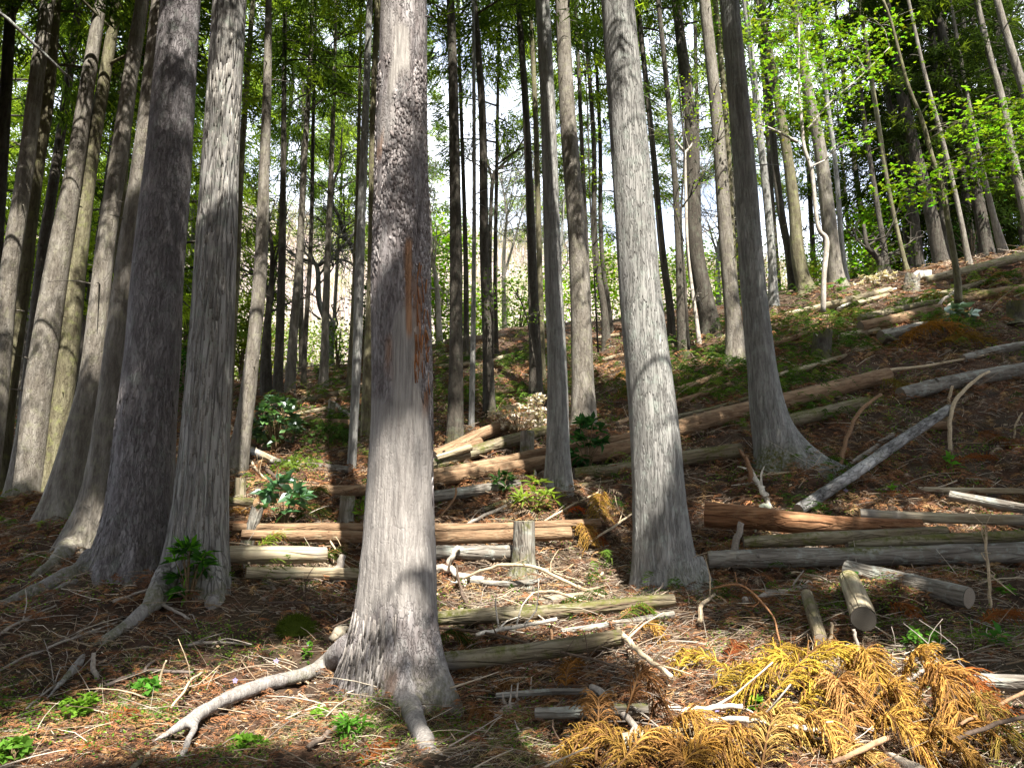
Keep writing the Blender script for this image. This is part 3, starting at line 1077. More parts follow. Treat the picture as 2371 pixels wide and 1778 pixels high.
t8 = ptree('leaning grey conifer half hidden behind the dark violet one', G_BIG,
           [(205, 1265, 84), (232, 1160, 74), (258, 965, 66), (306, 580, 60), (335, 386, 56), (380, 0, 52)], 'bark_pale', Y=7.5,
           height=20, seg=48, dz=0.05, flare=0.15, fl_h=0.5, rough=0.04, seed=43,
           lobes=[(195, 0.9, 24, 0.5), (250, 0.4, 24, 0.3), (90, 0.3, 30, 0.3)], crown=dict(base=10.5, R=2.2, per=16, stubs=4),
           roots=[([at(180, 1240, 7.5)] + [hit(140, 1290, 0.04), hit(95, 1325, 0.02), hit(60, 1345, -0.03)], [0.11, 0.085, 0.05, 0.02])])


def mask_t3(tk):
    C = np.zeros((len(tk.Z), 3))
    a = np.degrees(tk.T) % 360
    C[:, 2] = 1.3 * np.clip(1 - (tk.Z - tk.zg + 0.15) / 0.42, 0, 1) * np.exp(-((a - 250) / 38) ** 2)
    C[:, 2] = np.minimum(C[:, 2] * 2, 1)
    return C


t3 = ptree('grey conifer with a mossy foot flaring right, across the long log', G_BIG,
           [(1795, 1060, 92), (1777, 966, 76), (1763, 850, 64), (1742, 640, 56), (1724, 386, 50), (1688, 0, 42)], 'bark_grey', Y=9.5,
           height=20, seg=56, dz=0.05, flare=0.15, fl_h=0.3, rough=0.045, seed=53, mask=mask_t3,
           lobes=[(348, 1.9, 17, 0.30), (335, 0.6, 40, 0.5), (230, 0.45, 30, 0.28), (300, 0.4, 24, 0.3), (100, 0.4, 30, 0.3)], crown=dict(base=11, R=2.2, per=18, stubs=3))
t4 = ptree('slim blue grey conifer left of the pale one near centre', G_MID,
           [(1292, 1140, 66), (1292, 1043, 54), (1290, 850, 45), (1281, 640, 40), (1268, 231, 34), (1256, 0, 32)], 'bark_grey', Y=9.3,
           height=19, seg=44, dz=0.06, flare=0.2, fl_h=0.3, rough=0.05, seed=63, lobes=[(310, 0.4, 30, 0.3), (220, 0.3, 30, 0.3), (30, 0.4, 30, 0.3)], crown=dict(base=10, R=2.0, per=18, stubs=5))
t5 = ptree('grey brown conifer between the slim blue grey one and the pale one', G_MID,
           [(1352, 985, 60), (1349, 870, 51), (1342, 640, 46), (1312, 231, 36), (1301, 0, 32)], 'bark_pale', Y=11.5,
           height=19, seg=40, dz=0.07, flare=0.2, fl_h=0.3, rough=0.05, seed=73, lobes=[(310, 0.3, 30, 0.3), (220, 0.3, 30, 0.3)], crown=dict(base=9.5, R=2.0, per=18, stubs=5))

# --- the leaning sunlit group on the left
left = [
    ('dark conifer cut by the left edge of the picture', [(-60, 1230, 44), (-20, 700, 34), (8, 300, 26), (26, 0, 22)], 'bark_dark', 10.8),
    ('sunlit conifer nearest the left edge, its foot out of view', [(-48, 1240, 52), (-12, 965, 46), (21, 640, 38), (60, 386, 33), (89, 154, 30), (112, 0, 27)], 'bark_pale', 9.7),
    ('mossy conifer just right of the sunlit one at the left edge', [(-8, 1180, 44), (10, 965, 40), (54, 640, 34), (85, 386, 30), (104, 270, 28), (128, 0, 24)], 'bark_moss', 10.6),
    ('thin dark brown conifer in the gap of the left group', [(40, 1120, 30), (70, 850, 27), (100, 580, 24), (135, 350, 20), (185, 0, 16)], 'bark_dark', 12.8),
    ('sunlit pinkish conifer with a broad shadow band, left group', [(56, 1150, 74), (80, 965, 62), (113, 740, 55), (139, 580, 49), (174, 386, 37), (203, 193, 31), (235, 0, 24)], 'bark_pale', 10.5),
    ('sunlit mossy conifer in the middle of the left group', [(103, 1150, 62), (125, 1043, 50), (154, 850, 45), (183, 580, 38), (214, 347, 30), (240, 193, 26), (273, 0, 22)], 'bark_moss', 10.7),
    ('pale conifer with a flared mossy foot, left group', [(140, 1205, 88), (172, 1043, 62), (208, 890, 48), (230, 700, 44), (243, 580, 40), (278, 347, 36), (300, 193, 32), (330, 0, 28)], 'bark_pale', 9.0),
    ('thin yellowish conifer seen through the left group', [(208, 1090, 27), (232, 890, 22), (262, 676, 16), (290, 386, 14), (322, 0, 11)], 'bark_moss', 14.5),
]
for k, (lab, pts, mat, Y) in enumerate(left):
    ptree(lab, 'leaning conifers at the left', pts, mat, Y=Y, height=19, seg=30, dz=0.12, flare=0.2, fl_h=0.35, rough=0.05, seed=200 + k * 11,
          lobes=[(200 + 13 * k % 60, 0.35, 30, 0.35), (310, 0.3, 30, 0.35)], crown=dict(base=9.0 - (k % 3) * 1.0, R=2.2, per=16, stubs=10, light=0.2))

# --- the slope and the rise behind, left to right
mid = [
    ('slender sunlit conifer leaning behind the shaggy grey one', [(522, 1000, 24), (545, 640, 19), (558, 386, 14), (574, 154, 12), (586, 0, 10)], 'bark_moss', 14.0, 10),
    ('sunlit leaning conifer with a dark hollow at its foot', [(548, 1090, 48), (567, 965, 38), (586, 811, 31), (602, 640, 30), (612, 386, 24), (620, 154, 18), (622, 0, 14)], 'bark_pale', 10.4, 9),
    ('dark conifer right of the sunlit leaning one', [(642, 930, 24), (648, 780, 20), (652, 640, 18), (656, 386, 13), (660, 0, 9)], 'bark_dark', 15.2, 8),
    ('brown conifer left of the wooden fence', [(671, 905, 24), (682, 740, 20), (690, 640, 17), (706, 350, 13), (716, 190, 11), (724, 0, 9)], 'bark_pale', 16.0, 7),
    ('thin dark conifer standing at the wooden fence', [(702, 905, 12), (708, 760, 11), (716, 640, 10), (726, 250, 8), (732, 0, 6)], 'bark_dark', 17.0, 8),
    ('conifer with a yellow sunlit foot right of the fence gap', [(748, 915, 24), (752, 800, 18), (757, 640, 15), (767, 386, 12), (774, 193, 9), (778, 0, 7)], 'bark_pale', 15.8, 8),
    ('smooth grey green conifer left of the big middle stem', [(813, 1100, 20), (826, 850, 20), (832, 640, 22), (846, 270, 17), (856, 0, 13)], 'bark_grey', 10.3, 9),
    ('pale slender conifer behind the smooth grey green one', [(806, 938, 17), (816, 760, 12), (824, 560, 10), (832, 250, 8), (836, 0, 6)], 'bark_moss', 15.0, 8),
    ('yellowish conifer half hidden by the left side of the big stem', [(847, 1037, 28), (853, 800, 20), (858, 640, 16), (864, 250, 14), (875, 0, 14)], 'bark_moss', 11.5, 8),
    ('sturdy brown conifer right of the big middle stem', [(1054, 1032, 40), (1056, 800, 31), (1056, 640, 29), (1052, 347, 25), (1047, 115, 21), (1043, 0, 18)], 'bark_dark', 11.1, 8.5),
    ('slim conifer close behind the sturdy brown one', [(1079, 832, 15), (1079, 640, 12), (1072, 386, 9), (1064, 150, 8), (1060, 0, 7)], 'bark_dark', 17.0, 8),
    ('thin pale stem between the sturdy brown and the dark conifer', [(1091, 1010, 14), (1095, 800, 12), (1097, 640, 10), (1097, 154, 8), (1096, 0, 7)], 'bark_grey', 11.8, 9),
    ('dark conifer fourth to the right of the big middle stem', [(1133, 965, 30), (1129, 800, 24), (1123, 640, 22), (1115, 231, 17), (1098, 0, 14)], 'bark_dark', 12.7, 8),
    ('thin dark conifer leaning beside a pale forked tree', [(1148, 822, 13), (1147, 640, 10), (1150, 386, 8), (1153, 200, 7), (1156, 0, 6)], 'bark_dark', 17.4, 5),
    ('dark conifer left of the slim blue grey one', [(1242, 945, 34), (1238, 780, 27), (1233, 640, 22), (1216, 231, 16), (1200, 0, 13)], 'bark_dark', 13.2, 8),
    ('thin mossy conifer crowding the dark one by the centre', [(1256, 900, 18), (1250, 640, 13), (1240, 270, 12), (1227, 0, 10)], 'bark_moss', 14.4, 7.5),
    ('slender dark conifer behind the grey brown centre one', [(1364, 850, 13), (1361, 640, 10), (1353, 463, 10), (1333, 0, 8)], 'bark_dark', 16.5, 7),
    ('dark conifer on a lit bank left of the pale big stem', [(1405, 812, 22), (1397, 700, 16), (1386, 640, 14), (1374, 309, 11), (1350, 0, 8)], 'bark_dark', 17.0, 8),
    ('slender conifer touching the dark one on the lit bank', [(1417, 792, 14), (1408, 700, 12), (1399, 640, 11), (1389, 309, 9), (1372, 0, 7)], 'bark_dark', 18.0, 7),
    ('leaning conifer just right of the pale big stem', [(1555, 778, 20), (1550, 700, 18), (1541, 640, 17), (1512, 347, 13), (1476, 0, 11)], 'bark_dark', 16.0, 8),
    ('slim conifer second to the right of the pale big stem', [(1580, 800, 24), (1574, 640, 17), (1566, 463, 14), (1547, 231, 12), (1524, 0, 11)], 'bark_dark', 15.0, 9),
    ('brown conifer with a dark side limb, right of the pale big stem', [(1646, 775, 44), (1634, 700, 41), (1621, 640, 38), (1597, 270, 29), (1565, 0, 20)], 'bark_dark', 16.0, 8),
    ('conifer with a sunlit upper stem left of the mossy foot', [(1704, 835, 48), (1700, 760, 38), (1688, 640, 34), (1660, 270, 28), (1631, 0, 25)], 'bark_pale', 13.8, 10),
    ('yellow brown slim conifer close left of the mossy footed one', [(1712, 800, 14), (1702, 640, 11), (1678, 231, 12), (1656, 0, 12)], 'bark_moss', 16.0, 9),
    ('slim grey conifer right of the mossy footed one', [(1791, 716, 26), (1789, 640, 19), (1755, 270, 16), (1725, 0, 13)], 'bark_grey', 17.4, 8),
    ('dark slim conifer behind the leaning green barked one', [(1836, 676, 20), (1828, 600, 18), (1810, 500, 17), (1782, 231, 15), (1764, 0, 13)], 'bark_dark', 19.0, 8),
    ('leaning conifer with a sunlit greenish foot on the bank', [(1868, 674, 40), (1857, 640, 33), (1838, 470, 26), (1815, 309, 21), (1787, 154, 16), (1765, 0, 13)], 'bark_moss', 18.6, 8),
    ('tall sunlit brown conifer behind the crooked pale sapling', [(1940, 670, 44), (1934, 640, 37), (1918, 500, 32), (1899, 347, 27), (1868, 193, 22), (1840, 0, 19)], 'bark_pale', 18.2, 10),
    ('slender pale conifer right of the tall sunlit brown one', [(1962, 668, 16), (1955, 620, 12), (1935, 386, 10), (1911, 193, 9), (1895, 0, 8)], 'bark_grey', 19.0, 9),
    ('dark conifer against the blue gap at the right', [(2057, 652, 16), (2053, 617, 13), (2032, 480, 11), (2011, 347, 10), (1985, 150, 8), (1968, 0, 7)], 'bark_dark', 21.0, 5),
    ('thin conifer with a lit foot beside the broken stump', [(2103, 640, 13), (2098, 620, 10), (2070, 500, 9), (2025, 231, 10), (1990, 0, 9)], 'bark_moss', 19.5, 8),
    ('dark conifer leaning left above the blue gap', [(2135, 640, 20), (2112, 500, 15), (2080, 347, 13), (2057, 231, 12), (2018, 40, 11)], 'bark_dark', 22.0, 7),
    ('wide dark conifer in the shade left of the pale pole sapling', [(2182, 625, 34), (2150, 470, 27), (2119, 347, 24), (2085, 190, 20), (2050, 0, 17)], 'bark_dark', 21.0, 6),
    ('thin stem leaning behind the pale pole sapling', [(2246, 625, 14), (2223, 500, 10), (2188, 347, 9), (2142, 174, 8), (2103, 0, 7)], 'bark_pale', 18.0, 9),
    ('dark conifer deep in the shade at the right', [(2292, 615, 30), (2262, 450, 24), (2227, 250, 21), (2188, 116, 19), (2165, 0, 17)], 'bark_dark', 21.0, 5),
    ('brown scaly conifer standing behind the mossy log', [(2326, 597, 22), (2300, 500, 13), (2277, 405, 11), (2245, 250, 9), (2200, 0, 7)], 'bark_pale', 20.0, 8),
    ('sunlit streaked conifer high at the upper right', [(2400, 590, 26), (2350, 386, 18), (2315, 212, 15), (2288, 116, 13), (2261, 0, 12)], 'bark_pale', 19.5, 10),
    ('pale conifer leaning in the upper right corner', [(2480, 560, 30), (2420, 386, 22), (2366, 193, 18), (2335, 95, 16), (2308, 0, 14)], 'bark_pale', 18.5, 10),
]
for k, (lab, pts, mat, Y, cb) in enumerate(mid):
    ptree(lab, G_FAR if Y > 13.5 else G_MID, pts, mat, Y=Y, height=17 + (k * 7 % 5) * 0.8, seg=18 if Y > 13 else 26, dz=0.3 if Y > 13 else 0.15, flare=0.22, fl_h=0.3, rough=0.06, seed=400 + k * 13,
          lobes=[(200 + 17 * k % 70, 0.3, 30, 0.3), (320, 0.25, 30, 0.3)], crown=dict(base=cb, R=1.9 if Y > 13 else 2.0, nl=24, per=12, m=24, stubs=14, light=0.34 if pts[0][0] < 1900 else 0.06, dark=1.0 if pts[0][0] < 1900 else 0.45, L=0.26, W=0.032))  # right-hand crowns carry their shade as darker leaf colour

# --- trees of the wood further back on both sides, whose low crowns close the view
back = []
r_ = np.random.default_rng(77)
for (u, Y) in [(-0.78, 15), (-0.70, 18), (-0.62, 16.5), (-0.56, 21), (-0.67, 24), (-0.50, 18.5), (-0.74, 29), (-0.60, 30), (-0.53, 27), (-0.45, 24), (-0.82, 21), (-0.64, 36), (-0.47, 34), (-0.9, 26), (-0.72, 21.5)]:
    back.append((u, Y, 2.4 + r_.random() * 1.2, 0.12 + 0.05 * r_.random(), 'left'))
for (u, Y) in [(0.60, 29), (0.64, 25), (0.68, 22.5), (0.72, 27), (0.76, 23), (0.62, 35), (0.70, 33), (0.80, 29), (0.84, 24), (0.585, 26), (0.66, 30), (0.74, 35), (0.88, 28), (0.53, 31), (0.60, 22), (0.67, 28), (0.735, 31), (0.78, 26), (0.57, 36), (0.64, 21.5), (0.69, 24), (0.50, 38)]:
    back.append((u, Y, 1.8 + r_.random() * 1.4, 0.11 + 0.05 * r_.random(), 'right'))
for (u, Y) in [(-0.36, 27), (-0.30, 24), (-0.22, 29), (-0.26, 34), (0.10, 33), (0.03, 31), (0.19, 30), (0.27, 27), (0.33, 31), (0.39, 26), (0.44, 31), (-0.12, 33)]:
    back.append((u, Y, 6.5 + r_.random() * 2.5, 0.09 + 0.04 * r_.random(), 'centre'))
LB = {'left': ('dark green conifer with low boughs behind the leaning left group', 'conifers closing the view at the left'),
      'right': ('dark conifer with low boughs in the shade behind the right bank', 'conifers closing the view at the right'),
      'centre': ('distant conifer with a high crown seen between the centre stems', 'distant conifers between the centre stems')}
MARKS = [(-80, 'left edge'), (40, 'sunlit edge conifer'), (160, 'pinkish banded conifer'), (262, 'pale flared conifer'), (377, 'dark violet conifer'), (503, 'shaggy grey conifer'), (608, 'leaning sunlit conifer'),
         (700, 'wooden fence conifer'), (838, 'smooth green conifer'), (930, 'big middle stem'), (1054, 'sturdy brown conifer'), (1122, 'dark centre conifer'), (1275, 'slim blue conifer'), (1330, 'brown centre conifer'),
         (1470, 'pale big stem'), (1610, 'side limbed conifer'), (1733, 'mossy footed conifer'), (1842, 'green footed conifer'), (1918, 'tall sunlit conifer'), (2032, 'blue gap conifer'),
         (2196, 'pale pole sapling'), (2300, 'brown scaly conifer'), (2500, 'right edge')]
KIND = {'left': 'leafy conifer', 'right': 'shaded conifer', 'centre': 'distant conifer'}
gapof = []
for (u, Y, cb, rr, sd) in back:
    fz = Y * cp + (float(H0(u * Y, Y)) + 4 - EYE) * sp
    px = CX + FPX * u * Y / fz
    i = max([k for k, m_ in enumerate(MARKS) if m_[0] < px], default=0)
    gapof.append((min(i, len(MARKS) - 2), Y, sd))


def back_label(k):
    i, Y, sd = gapof[k]
    mates = sorted(g[1] for g in gapof if g[0] == i and g[2] == sd)
    pre = ''
    if len(mates) == 2:
        pre = 'nearer ' if Y == mates[0] else 'farther '
    elif len(mates) > 2:
        pre = 'nearest ' if Y == mates[0] else ('farthest ' if Y == mates[-1] else '')
    return pre + KIND[sd] + ' between the ' + MARKS[i][1] + ' and the ' + MARKS[i + 1][1]


for k, (u, Y, cb, rr, sd) in enumerate(back):
    x = u * Y
    z = float(H0(x, Y))
    zs = np.array([z - 0.1, z + 3, z + 8, z + 12])
    lx = r_.normal() * 0.12
    tree(back_label(k), LB[sd][1], np.array([x, Y, z]), zs, x + lx * np.array([0, 1, 2.2, 3]), np.full(4, Y), rr * np.array([1.1, 0.95, 0.75, 0.6]), 'bark_dark', height=18 + r_.random() * 4, seg=12, dz=0.5,
         flare=0.25, seed=900 + k * 7, crown=dict(base=cb, R=2.9 if sd != 'centre' else 2.0, nl=46 if sd == 'left' else 38, per=13, m=20, stubs=8, light={'right': 0.02, 'left': 0.60, 'centre': 0.40}[sd], L=0.32, W=0.045, dark=0.30 if sd == 'right' else 1.0))  # shade painted into the right crowns' leaf colour, sunlit bits into the left's

# --- unseen conifers added beside and behind the photographer to throw the shade
cand = []
r_ = np.random.default_rng(5)
for gxx in np.arange(-13, 16, 2.9):
    for gyy in np.arange(-14, 9.5, 2.9):
        best = None
        for _ in range(60):
            x, y = gxx + r_.normal() * 0.85, gyy + r_.normal() * 0.85
            if y > -1.5 and abs(x) < 0.80 * y + 2.3:
                continue
            if x * x + y * y < 3.2:
                continue
            z = float(H0(x, y))
            # keep the stem out of the sun gaps
            sh = SUN[:2] / np.linalg.norm(SUN[:2])
            w = np.array([x, y]) - GP3[:, :2]
            al = w @ sh
            d = np.abs(w[:, 0] * sh[1] - w[:, 1] * sh[0])
            zz = GP3[:, 2] + al * math.tan(SUN_EL)
            bad = (np.clip(1 - (d - 0.15) / (GR + 0.05), 0, 1) * ((al > 0.5) & (zz < z + 17))).sum()
            if best is None or bad < best[0]:
                best = (bad, x, y, z)
        if best is not None and best[0] < 1.6 and best[1] < 0.80 * max(best[2], 0) + 9 and best[1] > -0.8 * max(best[2], 0) - 8:
            cand.append(best)
for k, (bad, x, y, z) in enumerate(cand):
    zs = np.array([z - 0.1, z + 3, z + 8, z + 12])
    tree('unseen conifer added beside or behind the photographer to shade the slope', 'shade conifers added outside the view', np.array([x, y, z]), zs, np.full(4, x), np.full(4, y), np.array([0.17, 0.155, 0.12, 0.09]), 'bark_grey', height=19,
         seg=12, dz=0.6, seed=1500 + k * 5, crown=dict(base=7.0, R=3.6, nl=50, per=21, m=16, stubs=0, L=0.36, W=0.085, extra=0.33, outside=True))
print('crown triangles', NTRI, 'trees outside', len(cand), [round(c[0], 1) for c in cand])

# ------------------------------------------------------------------ logs and stumps
def along(p0, p1):
    z = unit(np.asarray(p1) - np.asarray(p0))
    x = unit(np.cross(np.array([0, 0, 1.0]) if abs(z[2]) < 0.95 else np.array([1.0, 0, 0]), z))
    return np.stack([x, np.cross(z, x), z], 1)


def disc(c, n, r, seg, col, seed):
    """sawn face, slightly domed and uneven"""
    rr = np.random.default_rng(seed)
    R = along(c, np.asarray(c) + n)
    th = np.arange(seg) / seg * 6.2832
    rad = r * (0.99 + 0.03 * rr.normal(size=seg))
    ring = c + (np.cos(th) * rad)[:, None] * R[:, 0] + (np.sin(th) * rad)[:, None] * R[:, 1]
    mid = c + (np.cos(th) * rad * 0.5)[:, None] * R[:, 0] + (np.sin(th) * rad * 0.5)[:, None] * R[:, 1] + n * 0.003
    V = np.vstack([ring, mid, c + n * 0.004])
    T = [(2 * seg, seg + k, seg + (k + 1) % seg) for k in range(seg)]
    Q = [(k, (k + 1) % seg, seg + (k + 1) % seg, seg + k) for k in range(seg)]
    return V, T, Q, np.asarray(col) * (0.9 + 0.2 * rr.random((2 * seg + 1, 1)))


TAN = (0.50, 0.33, 0.17)
OLD = (0.22, 0.18, 0.14)
LOGSEED = [0]


def log(label, pts, mat, ends=(TAN, TAN), lift=0.0, group='felled logs lying across the slope', moss=0.0, sink=1.0, name='log', bend=True, P3=None, seg=20, rough=0.10, wood=0.0):
    LOGSEED[0] += 1
    s = LOGSEED[0]
    if P3 is None:
        P, R = [], []
        lf = np.broadcast_to(lift, (len(pts),))
        for (px, py, w), l in zip(pts, lf):
            p = hit(px, py, 0.05)
            for _ in range(3):
                r = 0.5 * wid(px, py, w, p[1])
                p = hit(px, py, r * sink + l + 0.025)
            P.append(p)
            R.append(r)
    else:
        P, R = [np.asarray(p) for p, _ in P3], [r for _, r in P3]
    n = max(14, int(np.linalg.norm(P[-1] - P[0]) / 0.07))
    n = min(n, 90)
    path = smooth_path(P, n)
    rr = np.interp(np.linspace(0, 1, n), np.linspace(0, 1, len(R)), R)
    rr = rr * (1 + 0.03 * vnoise(np.linspace(0, n * 0.14, n), s, 0, 2))
    c = (path[0] + path[-1]) / 2
    Rm = along(path[0], path[-1])
    root = empty(name, c, label, 'log', group)
    from mathutils import Matrix
    root.matrix_world = Matrix.Translation([float(v) for v in c]) @ Matrix(Rm.tolist()).to_4x4()
    V, _, Q = tube(path, rr, seg, False, rough, s, 7.0)
    up = np.repeat(np.zeros((n, 1)), seg, 1).ravel()
    axisp = np.repeat(path, seg, 0)
    upn = (V - axisp)[:, 2] / np.repeat(rr, seg)
    C = np.zeros((len(V), 3))
    pn = fbm(V[:, 0] * 2.2, V[:, 1] * 2.2, V[:, 2] * 2.2, 4, s)
    if moss:
        C[:, 2] = np.clip((upn * 0.9 + pn * 2.5 + moss - 0.9) * 2.0, 0, 1)
    if wood:
        C[:, 0] = np.clip(pn * 4 + wood, 0, 1)
    lo = lambda A: (np.asarray(A) - c) @ Rm
    mb = MB().add(lo(V), None, Q, C)
    kr = np.random.default_rng(s + 900)
    for _ in range(int(n / 9)):
        i = kr.integers(2, n - 2)
        a = kr.random() * 6.283
        q0 = V[i * seg + int(a / 6.2832 * seg)]
        dr = unit(q0 - path[i])
        Vk, Tk, Qk = tube(np.array([q0 - dr * rr[i] * 0.2, q0 + dr * rr[i] * 0.05, q0 + dr * rr[i] * (0.12 + 0.25 * kr.random() ** 2)]), np.array([0.32, 0.2, 0.12]) * rr[i], 6)
        mb.add(lo(Vk), Tk, Qk, (0, 0, 0))
    # closed ends under the sawn faces
    e0, e1 = unit(path[0] - path[1]), unit(path[-1] - path[-2])
    o = mb.build('bark', M[mat], None, None, True)
    o.parent = root
    for e, p, r, dn in ((ends[0], path[0], rr[0], e0), (ends[1], path[-1], rr[-1], e1)):
        if e is None:
            continue
        Vd, Td, Qd, Cd = disc(p + dn * 0.002, dn, r * 0.985, 18, e, s * 3 + (1 if e is ends[1] else 0))
        ob = MB().add(lo(Vd) - lo(p), Td, Qd, Cd).build('cut_end', M['cut'])
        ob.parent = root
        ob.location = [float(v) for v in lo(p)]
    return root, path, rr


def L(*a, **k):
    return log(*a, **k)


L('short upper log with a bright sawn end, by the silvery dead bush', [(1005, 1055, 24), (1085, 1018, 26), (1170, 984, 30)], 'log_brown', (OLD, TAN), 0.05)
L('short log stub with an orange sawn end lying against the mossy lit log', [(1030, 1052, 20), (1113, 1023, 23)], 'log_brown', (OLD, (0.60, 0.38, 0.16)), 0.12)
L('stubby pale log below the two sawn ends', [(1010, 1060, 14), (1090, 1036, 16)], 'log_pale', (OLD, TAN), 0.2)
L('long log with a moss yellow lit back rising to the slim grey stem', [(985, 1084, 28), (1130, 1036, 30), (1268, 996, 26)], 'log_mossy', (OLD, OLD), 0.02, moss=0.55)
L('long thin log, grey at its left end and orange where it rises right', [(985, 1098, 18), (1130, 1073, 20), (1262, 1046, 22), (1460, 1012, 20)], 'log_brown', (OLD, OLD), 0.10)
L('longest brown log crossing behind the pale stem to the upper right', [(660, 1132, 24), (850, 1135, 28), (1110, 1094, 32), (1262, 1071, 34), (1460, 1034, 38), (1580, 990, 40), (1735, 948, 40), (1900, 908, 38), (2055, 868, 34)], 'log_brown', (TAN, OLD), 0.0, sink=0.95)
L('dark shaded log under the longest brown log', [(985, 1152, 26), (1204, 1122, 26)], 'log_grey', (OLD, OLD))
L('shaded mossy log behind the foot of the pale big stem', [(1330, 1098, 30), (1460, 1084, 32), (1590, 1060, 34), (1715, 1042, 34)], 'log_mossy', (OLD, OLD), 0.0, moss=0.3)
L('dark mossy log right of the flaring mossy foot', [(1790, 983, 30), (1890, 960, 30), (2005, 932, 28)], 'log_mossy', (OLD, OLD), 0.02, moss=0.3)
L('brown shaded log running out at the right edge above the leaning pole', [(2085, 914, 34), (2230, 880, 34), (2440, 845, 34)], 'log_grey', (OLD, OLD), 0.02)
L('log with its sawn end to the left below the fern bank', [(1992, 757, 26), (2085, 738, 28), (2175, 716, 26)], 'log_brown', (OLD, OLD), 0.10)
L('thin pale log tucked under the log below the fern bank', [(1945, 779, 14), (2035, 764, 16)], 'log_pale', (OLD, OLD), 0.02)
L('short dark grey log under the orange dead boughs', [(2040, 780, 30), (2145, 758, 30)], 'log_grey', (OLD, OLD), 0.02)
L('dark mossy log behind the fern bank', [(1990, 738, 18), (2090, 716, 20), (2175, 700, 18)], 'log_mossy', (OLD, OLD), 0.12, moss=0.5)
L('moss yellow sunlit log topping the bank at the upper right', [(2140, 650, 18), (2260, 622, 22), (2440, 575, 24)], 'log_mossy', (TAN, OLD), 0.08, moss=0.75)
L('pale sunlit log along the crest left of the broken stump', [(1815, 730, 12), (1930, 704, 16), (2062, 672, 16)], 'log_pale', (OLD, TAN), 0.04)
L('short pale log lying below the crest log', [(1985, 702, 12), (2060, 684, 13)], 'log_pale', (OLD, TAN), 0.02)
L('thin dark log sloping up left of the mossy footed conifer', [(1560, 905, 14), (1640, 878, 14), (1715, 845, 13)], 'log_brown', (OLD, OLD))
L('slim moss edged log just above the longest brown log', [(1560, 966, 10), (1650, 946, 10), (1740, 920, 9)], 'log_mossy', (OLD, OLD), 0.05, moss=0.5)
L('grey weathered pole leaning up the slope, blotched with lichen', [(1849, 1180, 27), (1960, 1108, 27), (2080, 1024, 26), (2198, 946, 22)], 'pole', (OLD, OLD), (0.02, 0.12, 0.22, 0.28), name='pole', rough=0.14)
L('orange brown log with a thick left butt tapering to the right', [(1632, 1190, 60), (1740, 1198, 54), (1841, 1210, 50), (1960, 1215, 36), (2132, 1214, 26)], 'log_orange', ((0.3, 0.17, 0.08), TAN), 0.14, rough=0.1)
L('pale barkless log running out of the right edge', [(1991, 1190, 24), (2150, 1198, 25), (2450, 1206, 25)], 'log_pale', (TAN, OLD), 0.20, wood=0.1)
L('grey log sloping down to the right edge above the pale one', [(2200, 1146, 22), (2290, 1163, 24), (2450, 1192, 24)], 'log_grey', (OLD, OLD), 0.14)
L('flat pale log highest of the right edge pile', [(2126, 1133, 12), (2371, 1137, 13)], 'log_pale', (OLD, OLD), 0.03)
L('split mossy log lying on the lichen spotted one', [(1722, 1255, 26), (1900, 1247, 32), (2190, 1228, 22)], 'log_mossy', (OLD, OLD), 0.16, moss=0.6)
L('second mossy log behind the lichen spotted one', [(1960, 1258, 22), (2200, 1248, 26), (2450, 1238, 28)], 'log_mossy', (OLD, OLD), 0.12, moss=0.6)
L('thick grey log spotted with blue lichen and moss, lower right', [(1640, 1296, 40), (1800, 1291, 42), (2100, 1286, 44), (2450, 1276, 46)], 'log_grey', (OLD, OLD), 0.02, moss=0.25)
L('shaded grey log sloping down under the lichen spotted one', [(1960, 1320, 46), (2100, 1350, 48), (2244, 1384, 50)], 'log_grey', (OLD, OLD), 0.0)
L('pale lit log at the left ending in a sawn face beside the stump', [(560, 1238, 24), (800, 1242, 28), (1010, 1246, 30), (1322, 1234, 30)], 'log_brown', ((0.40, 0.2, 0.1), TAN), 0.10)
L('brown log just behind the sawn faced one', [(540, 1222, 20), (800, 1222, 22), (1100, 1222, 22), (1390, 1210, 20)], 'log_brown', (OLD, TAN), 0.10)
L('dark log in the shade under the sawn faced one', [(985, 1278, 32), (1190, 1280, 34)], 'log_grey', (OLD, OLD))
L('cracked barkless log between the shaggy conifer and the big stem', [(520, 1283, 40), (620, 1285, 42), (755, 1284, 36)], 'log_pale', (OLD, OLD), 0.08, wood=0.1, rough=0.1)
L('pale greenish log lying below the cracked barkless one', [(570, 1326, 28), (700, 1326, 28), (830, 1328, 26)], 'log_pale', (TAN, OLD), 0.02, moss=0.15)
L('short yellow green log butt beside the shaggy conifer', [(505, 1160, 20), (592, 1164, 22)], 'log_mossy', (OLD, TAN), 0.06, moss=0.6)
L('orange red log end lying behind the leaning snag', [(520, 1215, 20), (600, 1220, 24)], 'log_orange', (OLD, TAN), 0.05)
L('grey log below the glossy shrub', [(630, 1068, 15), (720, 1078, 17), (810, 1088, 16)], 'log_grey', (OLD, OLD), 0.02)
L('dark brown log above the shaded hollow, left of the big stem', [(650, 966, 18), (740, 977, 20), (830, 982, 20)], 'log_brown', (OLD, OLD), 0.02)
L('slim sunlit log leaning on the small stump', [(682, 962, 9), (765, 943, 9)], 'log_pale', (OLD, OLD), 0.06)
L('short dark log beside the small stump', [(778, 938, 10), (812, 965, 13)], 'log_grey', (OLD, OLD), 0.06)
L('mossy log below the yellow footed conifer', [(680, 935, 14), (760, 915, 15), (860, 895, 15)], 'log_mossy', (OLD, OLD), 0.03, moss=0.5)
L('broken pale log at the foot of the leaning sunlit conifer', [(572, 1038, 18), (640, 1068, 15)], 'log_pale', (TAN, OLD), 0.03, wood=0.3)
